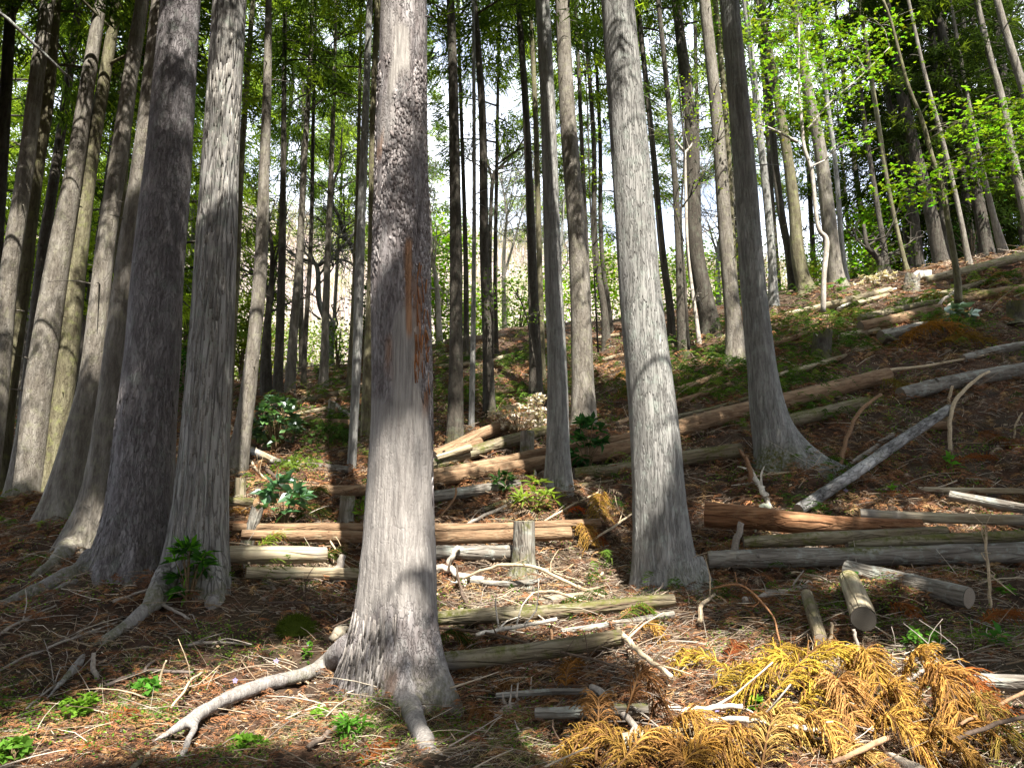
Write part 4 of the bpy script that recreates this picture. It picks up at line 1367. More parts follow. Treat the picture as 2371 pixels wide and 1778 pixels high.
L('mossy log crossing behind the big stem to the pale one', [(985, 1433, 32), (1130, 1424, 36), (1285, 1416, 34), (1420, 1402, 32), (1560, 1388, 28)], 'log_mossy', (OLD, OLD), 0.08, moss=0.35, rough=0.1)
L('rotting mossy log with a sun bleached right part, lower centre', [(1000, 1533, 40), (1130, 1520, 42), (1265, 1505, 40), (1440, 1474, 36)], 'log_mossy', (OLD, OLD), 0.08, moss=0.3, wood=-0.35, rough=0.14)
L('grey green log under the drooping dry fronds', [(1240, 1652, 26), (1370, 1646, 28), (1500, 1640, 26)], 'log_grey', (OLD, OLD), 0.02, moss=0.1)
L('bleached log section among the dry fronds', [(1440, 1712, 28), (1510, 1702, 30), (1600, 1690, 28)], 'log_pale', (OLD, OLD), 0.04, wood=0.5)
L('weathered grey log at the lower right edge', [(2255, 1576, 36), (2330, 1580, 40), (2430, 1586, 40)], 'log_grey', (OLD, OLD), 0.02, wood=0.2, rough=0.13)
L('mossy short limb lying down the slope left of the cut block', [(1868, 1376, 26), (1882, 1420, 30), (1900, 1482, 32)], 'log_mossy', (OLD, OLD), 0.0, moss=0.5)
L('cut block of log lying down the slope with a sawn end darkened for shade', [(1966, 1340, 44), (1984, 1385, 50), (2000, 1432, 56)], 'log_pale', (OLD, (0.045, 0.04, 0.032)), 0.03, name='log_block', moss=0.1)  # lower sawn face coloured dark to stand for its shade
L('slim log on the far lit bank behind the dark conifer', [(1330, 793, 8), (1450, 772, 8)], 'log_pale', (TAN, TAN), 0.03)
L('slim log in the hollow right of the sturdy brown conifer', [(1010, 850, 10), (1120, 838, 10), (1180, 822, 9)], 'log_pale', (TAN, OLD), 0.03)
L('dark log lying across the shaded hollow', [(1130, 908, 10), (1245, 906, 10)], 'log_brown', (OLD, OLD), 0.04)
L('slim brown log in front of the left group', [(-20, 1165, 18), (60, 1152, 18), (125, 1145, 14)], 'log_brown', (OLD, OLD), 0.03)

L('mossy pole lying above the fern bank at the right', [(2075, 705, 12), (2200, 676, 14), (2330, 640, 13)], 'log_mossy', (OLD, OLD), 0.03, moss=0.4)
L('brown log half buried under the right fern bank', [(2200, 700, 20), (2300, 680, 24), (2440, 660, 24)], 'log_brown', (OLD, OLD), -0.02, moss=0.2)
L('shaded log lying between the orange heap and the right edge', [(2230, 830, 18), (2320, 808, 20), (2440, 790, 20)], 'log_grey', (OLD, OLD), 0.0)
L('thin barkless pole crossing below the dark ragged stump', [(1760, 880, 10), (1870, 850, 12), (2000, 812, 10)], 'log_pale', (OLD, OLD), 0.02)
L('dark log left of the dark ragged stump', [(1740, 810, 16), (1830, 786, 17), (1890, 765, 15)], 'log_brown', (OLD, OLD), 0.0, moss=0.2)
L('short log lying across the slope above the leaning pole', [(2110, 990, 18), (2200, 985, 20)], 'log_brown', (OLD, OLD), 0.0)
L('mossy pole behind the slim blue grey conifer', [(1120, 1180, 12), (1240, 1140, 13), (1420, 1115, 12)], 'log_mossy', (OLD, OLD), 0.0, moss=0.4)
L('grey pole lying above the rotting log', [(1300, 1462, 14), (1400, 1448, 15), (1560, 1420, 13)], 'log_grey', (OLD, OLD), 0.04)
L('second grey pole under the drooping dry fronds', [(1150, 1610, 13), (1290, 1600, 15), (1420, 1604, 13)], 'log_grey', (OLD, OLD), 0.02)
L('thin brown log crossing the bank behind the pale big stem', [(1430, 980, 12), (1560, 935, 13), (1690, 890, 12)], 'log_brown', (OLD, OLD), 0.02)
L('sunlit pole on the far bank behind the grey brown centre conifer', [(1390, 835, 10), (1480, 812, 10), (1560, 800, 9)], 'log_pale', (TAN, OLD), 0.02)
L('grey pole lying below the grey stump with the sawn top', [(1090, 1345, 13), (1180, 1352, 15), (1290, 1340, 13)], 'log_grey', (OLD, OLD), 0.0)
L('pale short log under the arched branches', [(1225, 1400, 18), (1300, 1385, 20), (1370, 1378, 18)], 'log_pale', (OLD, TAN), 0.0, wood=0.2)


def stump(label, top, base, w, mat, cutcol=OLD, lean=0.0, moss=0.2, broken=0.0):
    foot = hit(*base)
    Y = foot[1]
    pt = at(top[0], top[1], Y)
    r = 0.5 * wid(base[0], base[1], w, Y)
    h = pt[2] - foot[2]
    root = empty('stump', foot, label, 'stump', 'stumps left on the slope')
    zs = np.array([foot[2], foot[2] + h * 0.5, foot[2] + h - 1e-3])
    sx = pt[0] - foot[0]
    LOGSEED[0] += 1
    s = LOGSEED[0]
    th = np.arange(24) / 24 * 6.2832
    t = np.linspace(-0.35, 1, 18)
    jag = broken * h * (0.5 * vnoise(np.cos(th) * 2.5, np.sin(th) * 2.5, s, 3) - 0.2) if broken else 0 * th
    V = []
    for u in t:
        rr = r * (1 + 0.45 * np.exp(-(u + 0.05) * 5.0) * (0.7 + 0.6 * vnoise(np.cos(th) * 1.8, np.sin(th) * 1.8, s)) + 0.07 * fbm(np.cos(th) * 4, np.sin(th) * 4, u * 1.5, 3, s))
        z = foot[2] + h * u + (jag * max(u, 0) ** 2)
        V.append(np.stack([foot[0] + sx * u + np.cos(th) * rr, foot[1] + lean * u + np.sin(th) * rr, z], -1))
    rl = rr
    V = np.concatenate(V)
    i, j = np.meshgrid(np.arange(17), np.arange(24), indexing='ij')
    a = i * 24 + j
    b = i * 24 + (j + 1) % 24
    Q = np.stack([a, b, b + 24, a + 24], -1).reshape(-1, 4)
    C = np.zeros((len(V), 3))
    C[:, 2] = np.clip(fbm(V[:, 0] * 6, V[:, 1] * 6, V[:, 2] * 6, 3, s) * 3 + moss, 0, 0.8)
    MB().add(V, None, Q, C).build('bark', M[mat], root, foot, True)
    top3 = V[-24:]
    c = top3.mean(0) - np.array([0, 0, 0.0 if not broken else broken * h * 0.35])
    mid = c + (top3 - c) * 0.5
    Vd = np.vstack([top3 * 1.0, mid, c])
    Td = [(48, 24 + k, 24 + (k + 1) % 24) for k in range(24)]
    Qd = [(k, (k + 1) % 24, 24 + (k + 1) % 24, 24 + k) for k in range(24)]
    o = MB().add(Vd - c, Td, Qd, np.asarray(cutcol)).build('cut_top', M['cut'], root)
    o.location = [float(v) for v in (c - foot)]
    return root


stump('grey sawn stump standing in front of the sawn faced log, centre', (1213, 1206), (1212, 1318), 50, 'log_grey', (0.26, 0.25, 0.17), moss=-0.2)
stump('small grey stump behind the long thin log', (1221, 998), (1220, 1060), 32, 'log_grey')
stump('small mossy stump at the foot of the leaning sunlit conifer', (557, 1106), (557, 1158), 25, 'log_mossy', moss=0.4)
stump('shaded stump touching the left side of the big stem', (805, 1148), (800, 1215), 34, 'log_grey')
stump('broken sunlit stump on the crest beside the white block', (2112, 634), (2110, 674), 34, 'log_grey', TAN, broken=0.6)
stump('dark ragged stump under moss, right of the grey conifer', (1905, 765), (1900, 828), 42, 'bark_dark', moss=0.9, broken=0.5)
stump('dark stump at the right edge below the fern bank', (2356, 700), (2356, 745), 44, 'bark_dark', moss=0.8)
stump('little stump where the short dark log leans, far left bank', (769, 928), (767, 966), 17, 'log_grey', broken=0.3)
stump('little dark stump in the lit hollow right of the dark conifer', (1184, 806), (1184, 830), 16, 'log_brown')
stump('leaning weathered snag behind the cracked barkless log', (597, 1170), (572, 1260), 26, 'log_grey', moss=-0.2, broken=0.3)


# white sawn block on the crest
p = hit(2134, 655, 0.0)
root = empty('wood_block', p, 'pale sawn wood block shining on the crest beside the broken stump', 'wood block')
bw, bh = wid(2134, 650, 32, p[1]), wid(2134, 650, 26, p[1])
Vb = np.array([[x * bw / 2 + 0.02 * z, y * 0.14, z * bh] for z in (0, 1) for y in (-1, 1) for x in (-1, 1)], float)
Vb += rng.normal(size=Vb.shape) * 0.008
MB().add(Vb, None, [(0, 1, 5, 4), (2, 6, 7, 3), (0, 4, 6, 2), (1, 3, 7, 5), (4, 5, 7, 6), (0, 2, 3, 1)], (0.72, 0.66, 0.56)).build('block', M['cut'], root)

# ------------------------------------------------------------------ sticks and dead branches, each one a thing
PALE, GREYB, DARK, BRN, BLEACH = (0.42, 0.33, 0.22), (0.27, 0.235, 0.20), (0.085, 0.06, 0.045), (0.21, 0.125, 0.07), (0.60, 0.54, 0.46)
SSEED = [0]


def stick(label, pts, w, col, mode='lay', lift=0.0, twigs_n=0, name='dead_branch', cat='branch', tw=0.35, rise=None, group=None, rough=0.18):
    """lay: on the ground; arc: both ends on the ground; up: foot on the ground and standing"""
    SSEED[0] += 1
    r = np.random.default_rng(SSEED[0] * 17)
    w = np.broadcast_to(w, (len(pts),)) if not isinstance(w, (list, tuple)) else np.interp(np.linspace(0, 1, len(pts)), np.linspace(0, 1, len(w)), w)
    P = []
    if mode == 'lay':
        for (px, py), ww in zip(pts, w):
            p = hit(px, py, 0.02, False)
            p = hit(px, py, 0.5 * wid(px, py, ww, p[1]) + 0.008 + lift, False)
            P.append(p)
    elif mode == 'arc':
        a, b = hit(*pts[0], 0.02 + lift), hit(*pts[-1], 0.02 + lift)
        n = len(pts)
        for i, (px, py) in enumerate(pts):
            P.append(at(px, py, a[1] + (b[1] - a[1]) * i / (n - 1)))
    else:
        a = hit(*pts[0], -0.03)
        P = [at(px, py, a[1] + (rise or 0.0) * i / max(len(pts) - 1, 1)) for i, (px, py) in enumerate(pts)]
    R = [0.5 * wid(px, py, ww, p[1]) for (px, py), ww, p in zip(pts, w, P)]
    n = max(10, 5 * len(pts))
    path = smooth_path(P, n)
    rr = np.interp(np.linspace(0, 1, n), np.linspace(0, 1, len(R)), R)
    path = path + np.c_[0.5 * rr * vnoise(np.arange(n) * 0.6, SSEED[0], 0, 1), 0 * rr, 0.5 * rr * vnoise(np.arange(n) * 0.6, SSEED[0], 0, 2)]
    V, T, Q = tube(path, rr, 8 if rough < 0.3 else 14, True, rough, SSEED[0], 14.0 if rough < 0.3 else 22.0)
    cn = (0.8 + 0.5 * (0.5 + 0.5 * vnoise(V[:, 0] * 9, V[:, 1] * 9, V[:, 2] * 9, 5)))[:, None]
    mb = MB().add(V, T, Q, np.asarray(col) * cn)
    for k in range(twigs_n):
        i = r.integers(n // 5, n - 1)
        ln = (0.12 + 0.3 * r.random()) * tw / 0.35
        d = unit(unit(path[min(i + 1, n - 1)] - path[i - 1]) * 0.8 + r.normal(size=3) * 0.6 + np.array([0, 0, 0.25]))
        q = path[i]
        tp = smooth_path([q, q + d * ln * 0.5 + r.normal(size=3) * 0.03, q + d * ln + r.normal(size=3) * 0.05], 5)
        V, T, Q = tube(tp, np.linspace(rr[i] * 0.55, rr[i] * 0.15 + 0.001, 5), 5)
        mb.add(V, T, Q, np.asarray(col) * (0.8 + 0.4 * r.random()))
    o = mb.build(name, M['wood'], None, path[0], True)
    tag(o, label, cat, group or 'dead branches on the ground')
    return o, path


stick('curved brown branch standing bowed left of the leaning pole', [(1945, 1095), (1953, 1040), (1972, 985), (2000, 942), (2040, 914)], [11, 9, 7], BRN, 'up', rise=0.5)
stick('pale bowed branch standing at the top of the leaning pole', [(2200, 1048), (2198, 985), (2212, 930), (2245, 890), (2290, 860)], [10, 9, 6], PALE, 'up', rise=0.6)
stick('thin straight branch rising to the right edge over the brown log', [(2252, 925), (2310, 885), (2390, 842)], [5, 4], BRN, 'up', rise=0.5)
stick('short forked stick beside the leaning pole top', [(2195, 945), (2198, 915), (2207, 893)], [8, 6], PALE, 'up')
stick('long pale branch lying along the slope above the longest log', [(1930, 888), (2040, 862), (2150, 846), (2296, 819)], [9, 8, 4], PALE, 'lay', 0.10, 3)
stick('broken side limb lying beside the leaning pole', [(1960, 1085), (2020, 1040), (2069, 1008)], [9, 13, 11], GREYB, 'lay', 0.03)
stick('thin crooked twig at the right edge in deep shade', [(2348, 1020), (2352, 985), (2366, 955)], 4, PALE, 'up')
stick('upright weathered stake at the left end of the lichen spotted log', [(1690, 1322), (1700, 1270), (1720, 1211)], [15, 18, 15], GREYB, 'up', name='stake', cat='stake')
stick('upright dry stem with a twiggy tip at the right', [(2292, 1412), (2291, 1345), (2284, 1275), (2282, 1225)], [8, 6, 5], PALE, 'up', twigs_n=6, tw=0.2)
stick('long brown branch reaching in from the right edge, lower right', [(2225, 1676), (2290, 1642), (2400, 1590)], [7, 8, 9], BRN, 'arc', 0.12)
stick('thick dark branch reaching in below the long brown one', [(2196, 1718), (2260, 1692), (2345, 1664), (2420, 1650)], [12, 11, 9], DARK, 'arc', 0.1)
stick('pinkish stick lying across the dry fronds at the bottom', [(1925, 1766), (1990, 1738), (2058, 1708)], [11, 14, 13], (0.36, 0.22, 0.13), 'lay', 0.10)
stick('splintered pale wood piece at the bottom edge', [(2058, 1745), (2110, 1772), (2170, 1810)], [10, 22, 24], (0.62, 0.5, 0.38), 'lay', 0.10, name='wood_splinter', cat='wood piece')
stick('pale thick stick left of the dry frond pile', [(1545, 1643), (1640, 1640), (1720, 1632)], [12, 14, 12], BLEACH, 'lay', 0.08, 2)
stick('second pale stick running under the dry frond pile', [(1637, 1664), (1770, 1672), (1905, 1692)], [15, 14, 12], BLEACH, 'lay', 0.10, 2)
stick('bent brown twig arching beside the mossy short limb', [(1640, 1363), (1718, 1356), (1785, 1420), (1806, 1486)], [4, 5, 4], (0.34, 0.17, 0.08), 'arc', 0.05, 5, tw=0.15)
stick('grey branch with a broken tip right of the pale stem foot', [(1722, 1392), (1800, 1374), (1882, 1356)], [16, 14, 10], GREYB, 'lay', 0.03, 3)
stick('short pale stick pointing at the cut block', [(1830, 1326), (1865, 1332), (1900, 1343)], [9, 7], PALE, 'lay', 0.04)
stick('forked pale stick below the mossy short limb', [(1918, 1490), (1925, 1465), (1926, 1440)], [8, 7], PALE, 'up')
stick('short standing stick below the cut block', [(1990, 1510), (1982, 1480), (1976, 1455)], [9, 8], GREYB, 'up')
stick('big arched pale branch over the litter in front of the stump', [(1075, 1337), (1120, 1320), (1168, 1308), (1243, 1316), (1320, 1350), (1400, 1384)], [6, 8, 8, 7], PALE, 'arc', 0.03, 3)
stick('second arched branch lying below the big arched one', [(1175, 1390), (1230, 1374), (1280, 1370), (1335, 1386), (1420, 1412)], [6, 7, 5], PALE, 'arc', 0.02, 3)
stick('thin crooked branch hooking over the mossy log', [(1215, 1305), (1270, 1322), (1340, 1345), (1372, 1366)], [4, 5, 4], PALE, 'arc', 0.02, 2)
stick('pale stick slanting up from the litter to the pale stem', [(1352, 1362), (1378, 1342), (1398, 1326)], [7, 6], PALE, 'up', rise=0.1)
stick('dark curved branch rising beside the right side of the big stem', [(1281, 1541), (1204, 1506), (1119, 1454), (1080, 1400), (1064, 1350), (1057, 1308)], [11, 9, 7, 5], DARK, 'arc', 0.06, 5)
stick('long thin dark branch sweeping right from the big stem', [(1000, 1450), (1127, 1466), (1281, 1504), (1436, 1545), (1526, 1611)], [7, 6, 5, 4], (0.12, 0.085, 0.06), 'arc', 0.10, 8)
stick('thick broken stick pointing down right in the lower centre', [(1372, 1588), (1425, 1640), (1484, 1703)], [15, 18, 15], GREYB, 'lay', 0.07, 2)
stick('sunlit straight stick left of the dry frond pile top', [(1432, 1457), (1465, 1492), (1503, 1526), (1553, 1563)], [14, 13, 11], (0.50, 0.40, 0.27), 'lay', 0.10, 3)
stick('flaky white rotten branch piece right of the big stem foot', [(1146, 1660), (1185, 1634), (1222, 1612)], [14, 24, 20, 10], (0.34, 0.29, 0.24), 'lay', 0.0, 6, name='rotten_wood', cat='wood piece', rough=0.75, tw=0.12)
stick('bleached forked driftwood like branch, right of the big stem', [(1000, 1318), (1035, 1316), (1068, 1334), (1120, 1342)], [14, 16, 12], BLEACH, 'lay', 0.04, 3)
stick('bleached prong standing from the forked branch', [(1036, 1320), (1046, 1290), (1064, 1264)], [13, 11], BLEACH, 'up')
stick('pale stick with a broken fork on the rotting log', [(1100, 1468), (1180, 1452), (1290, 1434)], [9, 10, 8], BLEACH, 'lay', 0.16, 5)
stick('stub standing by the sunlit part of the rotting log', [(1282, 1505), (1278, 1475), (1276, 1445)], [8, 7], BRN, 'up')
stick('white bent twig in the green sprays', [(1348, 1460), (1352, 1437), (1366, 1420)], [8, 5], BLEACH, 'up')
stick('stick lying beside the brown log behind the stump', [(1262, 1206), (1320, 1172), (1385, 1140)], [5, 5, 4], PALE, 'lay', 0.06)
stick('grey stick slanting up towards the slim blue grey conifer', [(1080, 1215), (1140, 1185), (1220, 1150)], [8, 9, 6], GREYB, 'lay', 0.04, 2)
stick('brown branch bundle stick by the right side of the big stem', [(1010, 1205), (1050, 1160), (1056, 1130)], [5, 5], BRN, 'up', rise=0.2)
stick('thin pale stick standing by the foot of the slim blue grey conifer', [(1246, 1120), (1241, 1100), (1238, 1088)], [6, 6, 3], BLEACH, 'up')
stick('curved grey branch standing between the shaggy conifer and the big stem', [(690, 1418), (650, 1390), (624, 1345), (617, 1310), (626, 1265), (629, 1245)], [10, 9, 8], GREYB, 'arc', 0.02, 3)
stick('thinner bent branch left of the curved grey one', [(612, 1387), (585, 1370), (570, 1345), (565, 1300), (563, 1280)], [8, 6, 4], GREYB, 'arc', 0.02, 2)
stick('weathered slab leaning against the left side of the big stem', [(770, 1357), (782, 1320), (797, 1284)], [22, 20, 14], GREYB, 'up', rise=0.2, name='snag', cat='stake')
stick('crooked thin branch looping over the sawn faced log', [(800, 1222), (772, 1232), (766, 1255), (790, 1290)], [4, 5, 4], PALE, 'arc', 0.10, 3)
stick('pale branches crossing on the cracked barkless log', [(720, 1258), (775, 1290), (815, 1320)], [6, 7, 5], PALE, 'lay', 0.12, 4)
stick('dark twiggy branch in front of the pale greenish log', [(660, 1310), (740, 1380), (800, 1440), (860, 1480)], [6, 6, 5], DARK, 'arc', 0.05, 7)
stick('dark thin branch crossing left of the big stem foot', [(620, 1395), (720, 1398), (800, 1430)], [5, 5, 4], DARK, 'arc', 0.05, 4)
stick('dark forked branch lying on the left slope', [(246, 1584), (316, 1558), (380, 1553), (446, 1556)], [10, 9, 7], (0.13, 0.105, 0.09), 'lay', 0.02)
stick('prong of the dark forked branch on the left slope', [(333, 1555), (345, 1537), (370, 1522)], [8, 7, 5], (0.13, 0.105, 0.09), 'lay', 0.04)
stick('short curled stub on the left slope', [(228, 1580), (218, 1545), (216, 1512)], [11, 12, 9], GREYB, 'up')
stick('grey branch along the middle of the left slope', [(435, 1493), (490, 1486), (580, 1493)], [7, 7, 4], GREYB, 'lay', 0.02, 3)
stick('thin upright twig on the left slope', [(367, 1600), (374, 1560), (385, 1528)], [6, 5, 4], PALE, 'up')
stick('pale crooked twig above the lit surface root', [(396, 1637), (425, 1600), (440, 1575), (470, 1556)], [5, 6, 5], PALE, 'arc', 0.02, 2)
stick('long weathered branch crossing the far left ground', [(-20, 1478), (40, 1442), (130, 1400)], [8, 7, 4], GREYB, 'lay', 0.02, 3)
stick('second weathered branch below on the far left ground', [(-20, 1560), (60, 1520), (160, 1480), (270, 1440)], [6, 6, 4], GREYB, 'lay', 0.02, 5)
stick('thin pale branch running down the left slope', [(60, 1640), (150, 1570), (240, 1530)], [5, 5, 4], GREYB, 'lay', 0.02, 5)
stick('fallen branch by the dark root of the violet grey conifer', [(350, 1382), (390, 1405), (440, 1432)], [9, 8, 5], GREYB, 'lay', 0.04, 2)
stick('slim branch lying across the needles left of the shaggy conifer', [(262, 1392), (310, 1376), (360, 1358)], [8, 7, 4], GREYB, 'lay', 0.03)
stick('dark stick at the bottom left of the big stem', [(715, 1730), (760, 1695), (800, 1664)], [13, 12, 9], (0.15, 0.115, 0.09), 'lay', 0.02)
stick('grey stick sticking from the bottom edge left of centre', [(300, 1790), (345, 1745), (395, 1710)], [14, 12, 8], (0.17, 0.15, 0.10), 'lay', 0.02)
stick('pale wood chunk left of the big stem foot', [(766, 1480), (785, 1464), (803, 1455)], [14, 24, 12], (0.30, 0.26, 0.2), 'lay', 0.0, name='wood_chunk', cat='wood piece', rough=0.7)
stick('pale branch at the left foot of the leaning sunlit conifer', [(515, 1022), (545, 1000), (530, 980), (535, 962)], [4, 4, 3], PALE, 'arc', 0.05)
stick('fallen branch lying under the dark hollow footed conifer', [(580, 1068), (605, 1100), (640, 1128)], [6, 5, 4], PALE, 'lay', 0.04, 2)
stick('dark limb lying below the glossy shrub', [(610, 1085), (640, 1105), (665, 1135)], [10, 9, 6], DARK, 'lay', 0.05, 2)
stick('long grey twig lying across the right slope litter', [(1700, 1110), (1810, 1095), (1935, 1084)], [4, 4, 3], PALE, 'lay', 0.05, 4)
stick('splintered brown stub leaning at the mossy foot', [(1740, 1130), (1738, 1085), (1712, 1040)], [15, 12, 5], (0.24, 0.14, 0.08), 'up', twigs_n=4, tw=0.15)
stick('bleached knotty branch below the splintered brown stub', [(1785, 1175), (1765, 1140), (1735, 1085)], [8, 14, 11], BLEACH, 'lay', 0.04, 4)
stick('thin dark branches arching on the lower right ground', [(1935, 1500), (2050, 1520), (2160, 1532)], [5, 5, 3], GREYB, 'arc', 0.05, 5)
stick('pale thin branch in front of the shaded sloping log', [(2060, 1495), (2160, 1500), (2200, 1478)], [6, 8, 6], GREYB, 'lay', 0.03, 3)
stick('forked dry branch right of the golden frond pile', [(2100, 1575), (2150, 1545), (2180, 1525)], [8, 9, 6], GREYB, 'lay', 0.06, 5)
stick('long twig in the shade left of the grey lower right log', [(2150, 1520), (2230, 1570), (2290, 1620)], [4, 4, 3], GREYB, 'arc', 0.08, 4)
stick('short bleached stick standing left of the pale stem foot', [(1360, 1260), (1420, 1220), (1462, 1190)], [6, 6, 4], PALE, 'arc', 0.05, 3)
stick('thin twig arching in front of the pale stem foot', [(1475, 1385), (1500, 1340), (1530, 1320)], [4, 4, 3], BRN, 'up')
stick('long thin twig crossing the pale stem foot to the right', [(1485, 1385), (1560, 1330), (1600, 1300)], [4, 4, 2], BRN, 'up')
stick('pale twig cluster right of the pale stem foot', [(1620, 1440), (1625, 1400), (1655, 1375)], [12, 10, 7], PALE, 'lay', 0.06, 4)
stick('slim stick lying among the crest litter', [(1940, 715), (1990, 690), (2075, 668)], [6, 6, 4], BLEACH, 'lay', 0.08)
stick('thin crossing stick leaning at the pale pole sapling', [(2140, 752), (2180, 700), (2215, 672)], [8, 7, 6], GREYB, 'up', rise=0.3)
stick('second crossing stick leaning at the pale pole sapling', [(2165, 745), (2195, 710), (2222, 690)], [6, 6, 5], GREYB, 'up', rise=0.3)

# pale curled strip hanging over the orange brown log
o, _ = stick('pale curled bark strip hanging over the orange brown log', [(1738, 1232), (1736, 1205), (1742, 1182), (1755, 1170), (1772, 1176)], [5, 6, 9, 16], (0.55, 0.58, 0.45), 'up', rise=-0.02, name='bark_strip', cat='bark strip', group='bark strips')
o.location.y -= 0.16

# ------------------------------------------------------------------ dead and green conifer fronds lying about
def frond_geo(mb, path, R0, nt, tl, col, seed, droop=0.6, spread=0.8, sub=2, fuzz=12, thick=0.0032):
    r = np.random.default_rng(seed)
    col = np.asarray(col, float)
    tl = tl * 0.86
    n = len(path)
    V, T, Q = tube(path, np.linspace(R0, R0 * 0.35, n), 5)
    mb.add(V, T, Q, np.array([0.20, 0.11, 0.05]))
    tan = unit(np.gradient(path, axis=0))
    t = np.linspace(0.12, 1.0, nt) + r.normal(size=nt) * 0.02
    i = np.clip((t * (n - 1)).astype(int), 0, n - 1)
    P0 = path[i]
    tg = tan[i]
    side = unit(np.cross(tg, np.array([0, 0, 1.0])))
    sg = np.where(np.arange(nt) % 2 == 0, 1.0, -1.0)[:, None]
    P0 = np.repeat(P0, sub, 0)
    k = nt * sub
    tg, side, sg = np.repeat(tg, sub, 0), np.repeat(side, sub, 0), np.repeat(sg, sub, 0)
    D = unit(tg * (0.55 + 0.4 * r.random((k, 1))) + side * sg * spread * (0.5 + 0.7 * r.random((k, 1))) + np.c_[np.zeros((k, 2)), 0.15 + 0.3 * r.normal(size=k)])
    ln = tl * (0.55 + 0.7 * r.random((k, 1)))
    P1 = P0 + D * ln * 0.55 + np.array([0, 0, 0.10]) * ln
    P2 = P0 + D * ln * 0.92 + np.c_[np.zeros((k, 2)), -droop * ln[:, 0] * (0.4 + 0.6 * r.random(k))]
    g = floor_z(P2)
    P2[:, 2] = np.maximum(P2[:, 2], g)
    V, Q, m = twigs(P0, P1, P2, thick * (0.8 + 0.5 * r.random(k)), 3, 0.5)
    cc = col * (0.60 + 0.65 * r.random((k, 1)))
    br = r.random(k) < 0.24
    cc = np.where(br[:, None], np.array([0.24, 0.125, 0.05]) * (0.6 + 0.7 * r.random((k, 1))), cc)
    mb.add(V, None, Q, np.repeat(cc, m, 0))
    # short needles along every strand
    if fuzz:
        tt = r.random((k, fuzz, 1))
        Pn = (P0[:, None] * (1 - tt) ** 2 + 2 * P1[:, None] * tt * (1 - tt) + P2[:, None] * tt * tt)
        dn = (P2 - P1)[:, None] * np.ones((1, fuzz, 1))
        dn = unit(dn) + r.normal(size=dn.shape) * 0.42
        V, T = slivers(Pn.reshape(-1, 3), dn.reshape(-1, 3), 0.020 * tl / 0.18 * (0.7 + 0.6 * r.random(k * fuzz)), 0.0056 * tl / 0.18)
        c2 = np.repeat(np.repeat(cc, fuzz, 0) * (0.75 + 0.5 * r.random((k * fuzz, 1))), 3, 0)
        mb.add(V, T, None, c2)


def floor_z(P):
    return H(P[:, 0], P[:, 1]) + 0.01


GOLD, ORNG, RUST, BROWN, FRESH, DGRN = (0.52, 0.365, 0.06), (0.46, 0.27, 0.065), (0.30, 0.10, 0.03), (0.20, 0.095, 0.04), (0.13, 0.20, 0.025), (0.05, 0.085, 0.015)
FS = [0]


def frond(label, a, b, h, tl, col, nt=44, group='dry fallen conifer boughs', lift=0.05, sub=3, fuzz=14, droop=0.6, name='conifer_bough', spread=0.8, thick=0.0032):
    """bough from picture point a to b, bowed h metres up"""
    FS[0] += 1
    p0, p1 = hit(*a, lift), hit(*b, lift * 0.6)
    mid = (p0 + p1) / 2 + np.array([0, 0, h])
    mid[0] += 0.03 * math.sin(FS[0] * 2.1)
    path = smooth_path([p0, mid, p1], 14)
    mb = MB()
    frond_geo(mb, path, 0.007, nt, tl, col, FS[0] * 31, droop, spread, sub, fuzz, thick)
    o = mb.build(name, M['dry'], None, p0)
    tag(o, label, 'bough', group)
    return o


F = frond
F('golden dry bough arching highest on the pile', (1760, 1640), (2010, 1530), 0.20, 0.21, GOLD, 60, lift=0.14)
F('golden dry bough falling to the right of the highest one', (1850, 1590), (2040, 1580), 0.20, 0.22, GOLD, 60, lift=0.14)
F('olive gold bough shaded behind the highest one', (1720, 1590), (1880, 1520), 0.14, 0.18, (0.36, 0.24, 0.04), 50, lift=0.08)
F('golden bough hanging left over the pale sticks', (1900, 1600), (1700, 1620), 0.20, 0.22, GOLD, 60, lift=0.12)
F('golden bough at the left end of the pile', (1700, 1560), (1560, 1540), 0.10, 0.15, GOLD, 46, lift=0.06)
F('small golden bough by the sunlit straight stick', (1560, 1580), (1610, 1515), 0.10, 0.14, GOLD, 36, lift=0.05)
F('orange bough hanging in long tassels, right middle of the pile', (1960, 1560), (2060, 1660), 0.22, 0.22, ORNG, 60, lift=0.12)
F('pinkish orange bough drooping right of centre of the pile', (1930, 1620), (1990, 1690), 0.18, 0.22, (0.50, 0.28, 0.10), 56, lift=0.12)
F('rust tipped bough at the right of the pile', (2080, 1590), (2200, 1640), 0.24, 0.22, ORNG, 60, lift=0.12)
F('long orange bough hanging to the right edge of the pile', (2120, 1610), (2240, 1700), 0.22, 0.24, (0.46, 0.25, 0.07), 60, lift=0.12)
F('dark rust bough shaded right of the pile', (2180, 1580), (2320, 1640), 0.12, 0.18, RUST, 50, lift=0.06)
F('olive bough dropping behind the right of the pile', (2220, 1640), (2330, 1720), 0.12, 0.18, (0.28, 0.20, 0.05), 46, lift=0.06)
F('golden bough lying on the bottom edge, middle of the pile', (1820, 1700), (1960, 1760), 0.14, 0.20, (0.54, 0.33, 0.09), 56, lift=0.08)
F('golden bough lying on the bottom edge, right of the pile', (2020, 1700), (2160, 1760), 0.14, 0.20, (0.50, 0.30, 0.07), 56, lift=0.08)
F('straw coloured bough at the bottom under the pink stick', (1900, 1770), (2080, 1800), 0.08, 0.18, (0.50, 0.33, 0.11), 50, lift=0.05)
F('golden bough drooping over the bleached log section', (1720, 1720), (1640, 1790), 0.14, 0.20, (0.54, 0.33, 0.09), 56, lift=0.10)
